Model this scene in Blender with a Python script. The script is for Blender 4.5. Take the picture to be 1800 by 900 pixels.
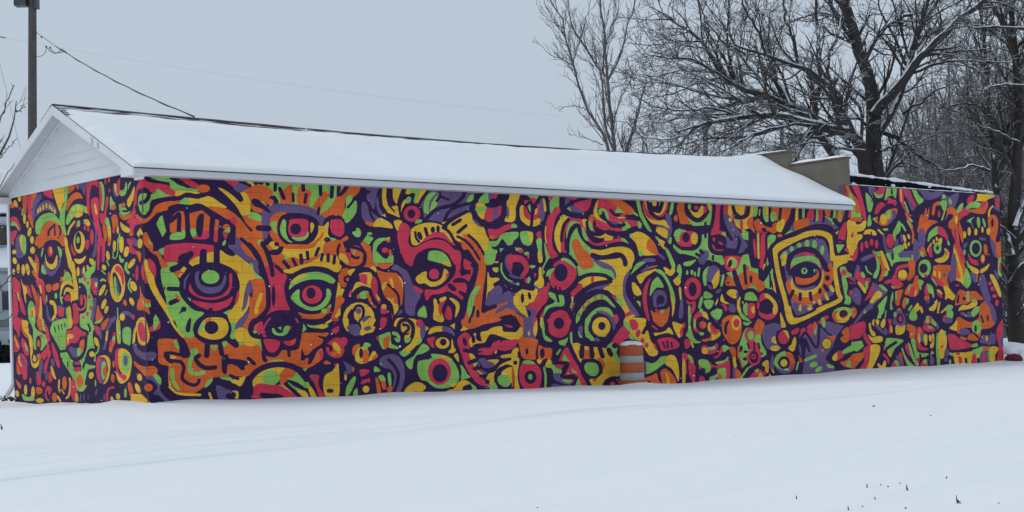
import bpy, bmesh, math, random
import numpy as np
from mathutils import Vector, Matrix
from mathutils.geometry import delaunay_2d_cdt

for ob in list(bpy.data.objects):
    bpy.data.objects.remove(ob, do_unlink=True)
scene = bpy.context.scene
COL = scene.collection
R = math.radians

# ---------------------------------------------------------------- camera
EYE = 0.8286                 # eye height above the snow line of the painted wall
FOCAL_PX, ROLL, PP_Y = 2859.9, 0.02604, 602.8      # long lens, slight roll, lens axis on the horizon
cam_d = bpy.data.cameras.new('camera')
cam_d.sensor_width = 36.0
cam_d.lens = 36.0 * FOCAL_PX / 1800.0
cam_d.shift_y = (PP_Y - 450.0) / 1800.0
cam_d.clip_start = 0.1
cam_d.clip_end = 2500
cam = bpy.data.objects.new('camera', cam_d)
COL.objects.link(cam)
cam.matrix_world = Matrix.Translation((0, 0, EYE)) @ Matrix.Rotation(R(90), 4, 'X') @ Matrix.Rotation(-ROLL, 4, 'Z')
scene.camera = cam

# ---------------------------------------------------------------- sky, overcast daylight
SUN_EL, SUN_AZ = R(55), R(300)       # soft brightness of the cloud deck, to the left and a little beyond the building
world = bpy.data.worlds.new('World')
scene.world = world
world.use_nodes = True
nt = world.node_tree
nt.nodes.clear()
sky = nt.nodes.new('ShaderNodeTexSky')
sky.sky_type = 'NISHITA'
sky.sun_disc = False
sky.sun_elevation = SUN_EL
sky.sun_rotation = SUN_AZ
sky.air_density = 1.6
sky.dust_density = 6.0
skm = nt.nodes.new('ShaderNodeVectorMath'); skm.operation = 'SCALE'; skm.inputs['Scale'].default_value = 0.09
nt.links.new(sky.outputs[0], skm.inputs[0])
cloud = nt.nodes.new('ShaderNodeRGB'); cloud.outputs[0].default_value = (0.505, 0.588, 0.688, 1)   # even cloud deck
mixs = nt.nodes.new('ShaderNodeMix'); mixs.data_type = 'RGBA'
mixs.inputs[0].default_value = 0.93
nt.links.new(skm.outputs[0], mixs.inputs[6])
nt.links.new(cloud.outputs[0], mixs.inputs[7])
bg = nt.nodes.new('ShaderNodeBackground'); bg.inputs[1].default_value = 1.0
wo = nt.nodes.new('ShaderNodeOutputWorld')
nt.links.new(mixs.outputs[2], bg.inputs[0])
nt.links.new(bg.outputs[0], wo.inputs[0])

sun_d = bpy.data.lights.new('sun', 'SUN')
sun_d.energy = 0.95
sun_d.angle = R(48)
sun_d.color = (1.0, 0.975, 0.95)
sun = bpy.data.objects.new('sun', sun_d)
COL.objects.link(sun)
sdir = Vector((math.sin(SUN_AZ) * math.cos(SUN_EL), math.cos(SUN_AZ) * math.cos(SUN_EL), math.sin(SUN_EL)))
sun.rotation_euler = sdir.to_track_quat('Z', 'Y').to_euler()
sun.location = sdir * 60

scene.view_settings.view_transform = 'Standard'
scene.view_settings.look = 'None'
scene.view_settings.exposure = 0.0
scene.view_settings.gamma = 1.0
scene.view_settings.use_curve_mapping = False
scene.cycles.max_bounces = 6
scene.cycles.diffuse_bounces = 4

# ---------------------------------------------------------------- helpers
rng = random.Random(11)
nrng = np.random.default_rng(7)

def mesh_obj(name, verts, faces, mats=(), parent=None, smooth=False, mat_idx=None):
    me = bpy.data.meshes.new(name)
    me.from_pydata([tuple(v) for v in verts], [], faces)
    for m in mats:
        me.materials.append(m)
    if mat_idx is not None:
        me.polygons.foreach_set('material_index', mat_idx)
    if smooth:
        me.polygons.foreach_set('use_smooth', [True] * len(me.polygons))
    me.update()
    o = bpy.data.objects.new(name, me)
    COL.objects.link(o)
    if parent:
        o.parent = parent
    return o

def empty(name, loc=(0, 0, 0), rz=0.0):
    o = bpy.data.objects.new(name, None)
    o.location = loc
    o.rotation_euler = (0, 0, rz)
    o.empty_display_size = 0.3
    COL.objects.link(o)
    return o

def tag(o, label=None, cat=None, group=None, kind=None):
    if label: o['label'] = label
    if cat: o['category'] = cat
    if group: o['group'] = group
    if kind: o['kind'] = kind
    return o

def box(x0, x1, y0, y1, z0, z1):
    v = [(x0, y0, z0), (x1, y0, z0), (x1, y1, z0), (x0, y1, z0), (x0, y0, z1), (x1, y0, z1), (x1, y1, z1), (x0, y1, z1)]
    f = [(0, 3, 2, 1), (4, 5, 6, 7), (0, 1, 5, 4), (1, 2, 6, 5), (2, 3, 7, 6), (3, 0, 4, 7)]
    return v, f

def box_obj(name, b, mat, parent=None, bevel=0.0):
    v, f = box(*b)
    o = mesh_obj(name, v, f, [mat], parent)
    if bevel:
        bm = bmesh.new(); bm.from_mesh(o.data)
        bmesh.ops.bevel(bm, geom=bm.edges[:], offset=bevel, segments=2, affect='EDGES', profile=0.6)
        bm.to_mesh(o.data); bm.free()
    return o

def prism(poly, axis, a0, a1):
    """extrude a 2-D outline along an axis: 'u' (outline in w,z), 'w' (outline in u,z), 'z' (outline in x,y)"""
    n = len(poly)
    def put(p, a):
        if axis == 'u': return (a, p[0], p[1])
        if axis == 'w': return (p[0], a, p[1])
        return (p[0], p[1], a)
    v = [put(p, a0) for p in poly] + [put(p, a1) for p in poly]
    f = [tuple(range(n))[::-1], tuple(range(n, 2 * n))] + [(i, (i + 1) % n, n + (i + 1) % n, n + i) for i in range(n)]
    return v, f

def fix_normals(o):
    bm = bmesh.new(); bm.from_mesh(o.data)
    bmesh.ops.recalc_face_normals(bm, faces=bm.faces[:])
    bm.to_mesh(o.data); bm.free()
    return o

def tubes_mesh(P, Rad, k):
    """P (B,n,3) centre lines, Rad (B,n) radii -> verts, quads as arrays"""
    B, n, _ = P.shape
    T = np.gradient(P, axis=1)
    T /= np.linalg.norm(T, axis=2, keepdims=True) + 1e-9
    ref = np.zeros_like(T); ref[:] = (0.12, 0.97, 0.21)
    A = np.cross(T, ref); A /= np.linalg.norm(A, axis=2, keepdims=True) + 1e-9
    Bv = np.cross(T, A)
    ang = np.arange(k) * 2 * math.pi / k
    V = P[:, :, None, :] + Rad[:, :, None, None] * (np.cos(ang)[None, None, :, None] * A[:, :, None, :] + np.sin(ang)[None, None, :, None] * Bv[:, :, None, :])
    idx = np.arange(B * n * k).reshape(B, n, k)
    a = idx[:, :-1, :]; b = np.roll(a, -1, 2); d = idx[:, 1:, :]; c = np.roll(d, -1, 2)
    F = np.stack([a, d, c, b], -1).reshape(-1, 4)
    return V.reshape(-1, 3), F

def quads_obj(name, parts, mats, parent=None, smooth=True):
    """parts: list of (verts, quads) arrays joined into one mesh"""
    off = 0; VV = []; FF = []
    for V, F in parts:
        VV.append(V); FF.append(F + off); off += len(V)
    V = np.concatenate(VV).astype(np.float32); F = np.concatenate(FF).astype(np.int32)
    me = bpy.data.meshes.new(name)
    me.vertices.add(len(V)); me.vertices.foreach_set('co', V.ravel())
    me.loops.add(F.size); me.loops.foreach_set('vertex_index', F.ravel())
    me.polygons.add(len(F)); me.polygons.foreach_set('loop_start', np.arange(0, F.size, 4, dtype=np.int32))
    me.polygons.foreach_set('use_smooth', np.full(len(F), smooth))
    me.update(calc_edges=True)
    for m in mats: me.materials.append(m)
    o = bpy.data.objects.new(name, me); COL.objects.link(o)
    if parent: o.parent = parent
    return o

def tube_obj(name, pts, rad, k, mat, parent=None):
    P = np.array(pts, float)[None]
    rr = np.full((1, P.shape[1]), rad) if np.isscalar(rad) else np.array(rad, float)[None]
    return quads_obj(name, [tubes_mesh(P, rr, k)], [mat], parent)

def lathe(prof, k, cx=0, cy=0):
    v = []; f = []
    for r, z in prof:
        for i in range(k):
            a = 2 * math.pi * i / k
            v.append((cx + r * math.cos(a), cy + r * math.sin(a), z))
    for j in range(len(prof) - 1):
        for i in range(k):
            i2 = (i + 1) % k
            f.append((j * k + i, j * k + i2, (j + 1) * k + i2, (j + 1) * k + i))
    return v, f

# ray of a point of the survey photograph (its own 1800 x 900 units) and its meeting with a plane or a depth
def ray(x, y):
    a0 = np.asarray(x, float) - 900; b0 = PP_Y - np.asarray(y, float)
    a = math.cos(ROLL) * a0 + math.sin(ROLL) * b0
    b = -math.sin(ROLL) * a0 + math.cos(ROLL) * b0
    return a / FOCAL_PX, b / FOCAL_PX
def at(x, y, depth):
    a, b = ray(x, y)
    return np.array([float(a) * depth, depth, EYE + float(b) * depth])
def on_ground(x, y, z):
    a, b = ray(x, y)
    d = (z - EYE) / float(b)
    return np.array([float(a) * d, d, z])

# ---------------------------------------------------------------- materials
def mat(name, color, rough=0.7, var=0.0, vscale=3.0, bump=0.0, bscale=40.0, metal=0.0, spec=0.3, var_col=None, detail=4.0):
    m = bpy.data.materials.new(name); m.use_nodes = True
    t = m.node_tree; b = t.nodes['Principled BSDF']
    b.inputs['Roughness'].default_value = rough
    b.inputs['Metallic'].default_value = metal
    b.inputs['Specular IOR Level'].default_value = spec
    b.inputs['Base Color'].default_value = (*color, 1)
    tc = t.nodes.new('ShaderNodeTexCoord')
    if var or var_col:
        n = t.nodes.new('ShaderNodeTexNoise'); n.inputs['Scale'].default_value = vscale; n.inputs['Detail'].default_value = detail
        t.links.new(tc.outputs['Object'], n.inputs['Vector'])
        cr = t.nodes.new('ShaderNodeValToRGB')
        lo = tuple(c * (1 - var) for c in color); hi = tuple(min(1, c * (1 + var)) for c in color)
        if var_col: lo, hi = color, var_col
        cr.color_ramp.elements[0].position = 0.32; cr.color_ramp.elements[0].color = (*lo, 1)
        cr.color_ramp.elements[1].position = 0.68; cr.color_ramp.elements[1].color = (*hi, 1)
        t.links.new(n.outputs['Fac'], cr.inputs['Fac'])
        t.links.new(cr.outputs['Color'], b.inputs['Base Color'])
    if bump:
        n2 = t.nodes.new('ShaderNodeTexNoise'); n2.inputs['Scale'].default_value = bscale; n2.inputs['Detail'].default_value = 5
        t.links.new(tc.outputs['Object'], n2.inputs['Vector'])
        bp = t.nodes.new('ShaderNodeBump'); bp.inputs['Strength'].default_value = bump; bp.inputs['Distance'].default_value = 0.02
        t.links.new(n2.outputs['Fac'], bp.inputs['Height'])
        t.links.new(bp.outputs['Normal'], b.inputs['Normal'])
    return m

def snowy_mat(name, bark, thr=0.35, soft=0.12, nscale=6.0, namp=0.5):
    """bark with settled snow on whatever faces up"""
    m = bpy.data.materials.new(name); m.use_nodes = True
    t = m.node_tree; b = t.nodes['Principled BSDF']
    b.inputs['Roughness'].default_value = 0.85; b.inputs['Specular IOR Level'].default_value = 0.1
    tc = t.nodes.new('ShaderNodeTexCoord'); ge = t.nodes.new('ShaderNodeNewGeometry')
    sp = t.nodes.new('ShaderNodeSeparateXYZ'); t.links.new(ge.outputs['Normal'], sp.inputs[0])
    n = t.nodes.new('ShaderNodeTexNoise'); n.inputs['Scale'].default_value = nscale; n.inputs['Detail'].default_value = 3
    t.links.new(tc.outputs['Object'], n.inputs['Vector'])
    ma = t.nodes.new('ShaderNodeMath'); ma.operation = 'MULTIPLY_ADD'
    t.links.new(n.outputs['Fac'], ma.inputs[0]); ma.inputs[1].default_value = namp; ma.inputs[2].default_value = -namp * 0.5
    ad = t.nodes.new('ShaderNodeMath'); ad.operation = 'ADD'
    t.links.new(sp.outputs['Z'], ad.inputs[0]); t.links.new(ma.outputs[0], ad.inputs[1])
    mr = t.nodes.new('ShaderNodeMapRange'); mr.inputs['From Min'].default_value = thr; mr.inputs['From Max'].default_value = thr + soft
    t.links.new(ad.outputs[0], mr.inputs['Value'])
    nb = t.nodes.new('ShaderNodeTexNoise'); nb.inputs['Scale'].default_value = 9; nb.inputs['Detail'].default_value = 5
    t.links.new(tc.outputs['Object'], nb.inputs['Vector'])
    cr = t.nodes.new('ShaderNodeValToRGB')
    cr.color_ramp.elements[0].color = (*[c * 0.65 for c in bark], 1); cr.color_ramp.elements[1].color = (*[c * 1.4 for c in bark], 1)
    t.links.new(nb.outputs['Fac'], cr.inputs['Fac'])
    mx = t.nodes.new('ShaderNodeMix'); mx.data_type = 'RGBA'
    t.links.new(mr.outputs[0], mx.inputs[0]); t.links.new(cr.outputs[0], mx.inputs[6]); mx.inputs[7].default_value = (0.80, 0.84, 0.90, 1)
    t.links.new(mx.outputs[2], b.inputs['Base Color'])
    return m

PAINT = {
    'K': mat('paint_dark_purple', (0.0360, 0.0160, 0.0700), 0.62, 0.13, 1.9, 0.3, 45, spec=0.15),
    'O': mat('paint_orange', (0.8000, 0.1480, 0.0320), 0.62, 0.13, 1.9, 0.3, 45, spec=0.15),
    'R': mat('paint_crimson', (0.7400, 0.0520, 0.1000), 0.62, 0.13, 1.9, 0.3, 45, spec=0.15),
    'Y': mat('paint_gold', (0.9400, 0.5300, 0.0420), 0.62, 0.13, 1.9, 0.3, 45, spec=0.15),
    'G': mat('paint_green', (0.2900, 0.5900, 0.1180), 0.62, 0.13, 1.9, 0.3, 45, spec=0.15),
    'V': mat('paint_violet', (0.1700, 0.1080, 0.2450), 0.62, 0.13, 1.9, 0.3, 45, spec=0.15),
}
PKEYS = 'KORYGV'
MORTAR = mat('painted_mortar', (0.130, 0.080, 0.085), 0.85, 0.3, 2.0)
SNOW = mat('snow', (0.845, 0.872, 0.900), 0.75, 0.02, 0.7, 0.22, 9.0, spec=0.2)
WHITE = mat('white_painted_trim', (0.80, 0.81, 0.83), 0.5, 0.05, 1.5, 0.05, 30)
SOFFIT = mat('white_vented_soffit', (0.62, 0.63, 0.65), 0.6, 0.05, 2.0)
SIDING = mat('white_vinyl_siding', (0.77, 0.785, 0.80), 0.5, 0.04, 0.8, 0.04, 50)
FASCIA = mat('pale_grey_fascia', (0.62, 0.615, 0.63), 0.5, 0.06, 0.7)
SHINGLE = mat('dark_grey_shingle', (0.055, 0.056, 0.062), 0.9, 0.4, 14.0, 0.3, 60)
TAN = mat('tan_painted_block', (0.150, 0.132, 0.108), 0.85, var_col=(0.200, 0.176, 0.145), vscale=1.7, bump=0.25, bscale=25)
CLAY = mat('red_clay_coping', (0.20, 0.095, 0.07), 0.8, 0.25, 5.0)
BLACKROOF = mat('black_roof_membrane', (0.008, 0.009, 0.011), 0.95, 0.3, 3.0, spec=0.05)
WOODPOLE = mat('weathered_wood_pole', (0.085, 0.078, 0.075), 0.9, var_col=(0.125, 0.112, 0.105), vscale=7.0, bump=0.4, bscale=30)
GREYMETAL = mat('dark_grey_metal', (0.075, 0.085, 0.10), 0.5, 0.15, 4.0, metal=0.3)
WIRE = mat('black_wire', (0.03, 0.03, 0.035), 0.6)
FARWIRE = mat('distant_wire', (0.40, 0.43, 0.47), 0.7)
BARK_LIMB = snowy_mat('bark_with_snow', (0.055, 0.049, 0.046), 0.30, 0.10, 3.0, 0.8)  # base tone lifted to stand for the veil of falling snow
BARK_TWIG = snowy_mat('twigs_with_snow', (0.068, 0.060, 0.057), 0.52, 0.15, 2.0, 1.1)  # twig colour lightened too, in place of snowfall haze
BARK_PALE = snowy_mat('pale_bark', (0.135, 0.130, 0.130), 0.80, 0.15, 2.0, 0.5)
BARK_FAR = snowy_mat('far_bark', (0.125, 0.117, 0.114), 0.60, 0.2, 1.0, 1.0)  # paler than the near bark, distance haze put into the colour

def dusted_mat():
    """bare shingle courses with streaks of blown snow lying along them"""
    m = bpy.data.materials.new('dusted_shingle'); m.use_nodes = True
    t = m.node_tree; b = t.nodes['Principled BSDF']; b.inputs['Roughness'].default_value = 0.9
    tc = t.nodes.new('ShaderNodeTexCoord'); mp = t.nodes.new('ShaderNodeMapping'); mp.inputs['Scale'].default_value = (1.1, 16, 16)
    n = t.nodes.new('ShaderNodeTexNoise'); n.inputs['Scale'].default_value = 1.6; n.inputs['Detail'].default_value = 5
    t.links.new(tc.outputs['Object'], mp.inputs[0]); t.links.new(mp.outputs[0], n.inputs['Vector'])
    cr = t.nodes.new('ShaderNodeValToRGB')
    cr.color_ramp.elements[0].position = 0.46; cr.color_ramp.elements[0].color = (0.060, 0.046, 0.052, 1)
    cr.color_ramp.elements[1].position = 0.57; cr.color_ramp.elements[1].color = (0.80, 0.83, 0.87, 1)
    t.links.new(n.outputs['Fac'], cr.inputs['Fac']); t.links.new(cr.outputs[0], b.inputs['Base Color'])
    return m
DUSTED = dusted_mat()

def ground_snow():
    """snow with wind streaks and old wheel marks running along the street"""
    m = mat('ground_snow', (0.845, 0.872, 0.900), 0.8, spec=0.15)
    t = m.node_tree; b = t.nodes['Principled BSDF']; tc = t.nodes.new('ShaderNodeTexCoord')
    h = None
    for (ang, sc, scale, det, amp) in ((44, (1.0, 0.10, 1), 1.3, 5, 1.0), (0, (1, 1, 1), 0.8, 6, 0.8), (0, (1, 1, 1), 9.0, 4, 0.12)):
        mp = t.nodes.new('ShaderNodeMapping'); mp.vector_type = 'TEXTURE'
        mp.inputs['Rotation'].default_value = (0, 0, -R(46) if ang else 0)
        mp.inputs['Scale'].default_value = (1 / sc[0], 1 / sc[1], 1)
        n = t.nodes.new('ShaderNodeTexNoise'); n.inputs['Scale'].default_value = scale; n.inputs['Detail'].default_value = det
        t.links.new(tc.outputs['Object'], mp.inputs[0]); t.links.new(mp.outputs[0], n.inputs['Vector'])
        k = t.nodes.new('ShaderNodeMath'); k.operation = 'MULTIPLY'; k.inputs[1].default_value = amp
        t.links.new(n.outputs['Fac'], k.inputs[0])
        if h is None: h = k
        else:
            s = t.nodes.new('ShaderNodeMath'); s.operation = 'ADD'
            t.links.new(h.outputs[0], s.inputs[0]); t.links.new(k.outputs[0], s.inputs[1]); h = s
    bp = t.nodes.new('ShaderNodeBump'); bp.inputs['Strength'].default_value = 0.8; bp.inputs['Distance'].default_value = 0.09
    t.links.new(h.outputs[0], bp.inputs['Height']); t.links.new(bp.outputs['Normal'], b.inputs['Normal'])
    return m
SNOW_GROUND = ground_snow()

# ---------------------------------------------------------------- where the painted building stands
TH = 0.8822
CX, CY = -6.1604, 27.389                       # near corner of the block walls
SU = np.array([math.sin(TH), math.cos(TH)])    # along the long wall
SW = np.array([-math.cos(TH), math.sin(TH)])   # along the gable wall, away from the street
PHI = math.pi / 2 - TH
L1, L2, WID = 18.49, 24.87, 5.60               # end of the gabled part, end of the flat-roofed part, gable width
EAVE_Z, RIDGE_Z = 3.80, 5.34
COURSE, BLOCK_L = 0.2032, 0.4064
Z_JOINT = 0.7576                               # height of one bed joint

def uw(X, Y):
    dx = X - CX; dy = Y - CY
    return dx * SU[0] + dy * SU[1], dx * SW[0] + dy * SW[1]
def world(u, w, z):
    return np.array([CX + u * SU[0] + w * SW[0], CY + u * SU[1] + w * SW[1], z])

# ---------------------------------------------------------------- ground: one sheet of snow
ROAD = math.radians(46)
RD = np.array([math.sin(ROAD), math.cos(ROAD)]); RN = np.array([-math.cos(ROAD), math.sin(ROAD)])
BASE_U = np.array([-9, -2, 0, 4, 8, 11, 13, 15.5, 18.6, 22, 25, 40.0])
BASE_Z = np.array([-0.05, -0.02, -0.03, -0.08, -0.10, -0.14, -0.15, -0.12, -0.05, -0.03, -0.03, 0.05])
def sstep(a, b, x):
    t = np.clip((x - a) / (b - a), 0, 1)
    return t * t * (3 - 2 * t)
def ground_flat(X, Y):
    u, w = uw(X, Y)
    b = np.interp(u, BASE_U, BASE_Z)
    near = np.exp(-np.maximum(0, np.abs(w) - 0.2) / 5.0)
    z = b * near + (-0.13) * (1 - near)
    z = z - 0.66 * sstep(25, 4, Y)                                       # falls to the street where the viewer stands
    z = z + 0.05 * np.sin(0.35 * X + 0.5 * Y) * np.sin(0.23 * Y - 0.4 * X + 1.0) * np.clip(-w / 4, 0, 1)
    z = z + 0.05 * np.exp(-np.abs(w) / 0.35) * (0.5 + 0.5 * np.sin(2.1 * u) * np.sin(0.77 * u + 1))
    z = z + 0.07 * np.exp(-((u + 0.22) / 0.25) ** 2) * np.exp(-((w - 0.62) / 0.28) ** 2) - 0.03 * np.exp(-((u + 0.1) / 0.6) ** 2 - (w / 0.35) ** 2)       # little heap at the corner
    z = z + 0.55 * np.exp(-((u - 27.0) / 1.3) ** 2 - ((w - 1.5) / 1.6) ** 2)                 # drift past the far end
    z = z + 0.50 * sstep(3, 9, w) * sstep(24.5, 28, u)
    lump_ = np.sin(4.1 * w + 1.3 * np.sin(2.3 * u)) * np.sin(1.7 * w + 3.1 * u + 0.5) + 0.6 * np.sin(9.0 * w + 2 * u)
    z = z + np.where((w > -0.6) & (w < 6.5) & (u < 0.3), 0.035 * np.exp(-np.abs(u + 0.12) / 0.35) * lump_, 0.0)
    z = z + 0.09 * np.exp(-((u - 10.75) / 0.6) ** 2 - ((w + 0.82) / 0.35) ** 2)              # snow pushed against the drum
    return z
TRACKS = []
for (px, py, gz, dep, wid) in [(310, 836, -0.47, 0.035, 0.07), (175, 831, -0.45, 0.02, 0.10), (290, 798, -0.36, 0.022, 0.13),
                               (560, 783, -0.30, 0.012, 0.10), (700, 742, -0.2, 0.02, 0.30), (700, 765, -0.25, 0.012, 0.15), (300, 770, -0.22, 0.016, 0.30)]:
    g = on_ground(px, py, gz)
    TRACKS.append((float(g[:2] @ RN), (1.8 if len(TRACKS) == 0 else 3.2) * dep, wid))
def ground_z(X, Y):
    z = ground_flat(X, Y)
    a = X * RD[0] + Y * RD[1]; t = X * RN[0] + Y * RN[1]
    for k, (t0, dep, wid) in enumerate(TRACKS):
        wob = 0.05 * np.sin(a * 0.21 + k) + 0.03 * np.sin(a * 0.9 + 2 * k)
        d = (t - t0 - wob) / wid
        fade = 0.55 + 0.45 * np.sin(a * 0.35 + 1.7 * k) * np.sin(a * 0.13 + k)
        z = z - dep * fade * np.exp(-d * d) + 0.4 * dep * fade * np.exp(-(np.abs(d) - 1.8) ** 2)
    return z
def axis(lo, hi, step, far):
    core = list(np.arange(lo, hi, step)); out = []
    s = step; x = core[-1]
    while x < far:
        s *= 1.5; x += s; out.append(x)
    pre = []; s = step; x = core[0]
    while x > -far:
        s *= 1.5; x -= s; pre.append(x)
    return pre[::-1] + core + out
aa = np.array(axis(-14, 48, 0.22, 1500))
ts = set(np.round(np.arange(-6, 28, 0.16), 3))
for (t0, dep, wid) in TRACKS:
    for q in np.arange(-3.2, 3.3, 0.4): ts.add(round(t0 + q * wid, 3))
tcore = sorted(ts)
tt = np.array(sorted(set([round(x, 3) for x in axis(-6, 28, 0.16, 1500) if x < -6 or x > 28] + tcore)))
A, Tt = np.meshgrid(aa, tt, indexing='ij')
GX = A * RD[0] + Tt * RN[0]; GY = A * RD[1] + Tt * RN[1]
GZ = ground_z(GX, GY)
na, ntt = A.shape
ids = np.arange(na * ntt).reshape(na, ntt)
Fq = np.stack([ids[:-1, :-1], ids[1:, :-1], ids[1:, 1:], ids[:-1, 1:]], -1).reshape(-1, 4)
ground = quads_obj('snowy_ground', [(np.stack([GX, GY, GZ], -1).reshape(-1, 3), Fq)], [SNOW_GROUND])
tag(ground, 'fresh snow covering the open lot and street in front of the painted wall', 'ground', kind='structure')

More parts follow.
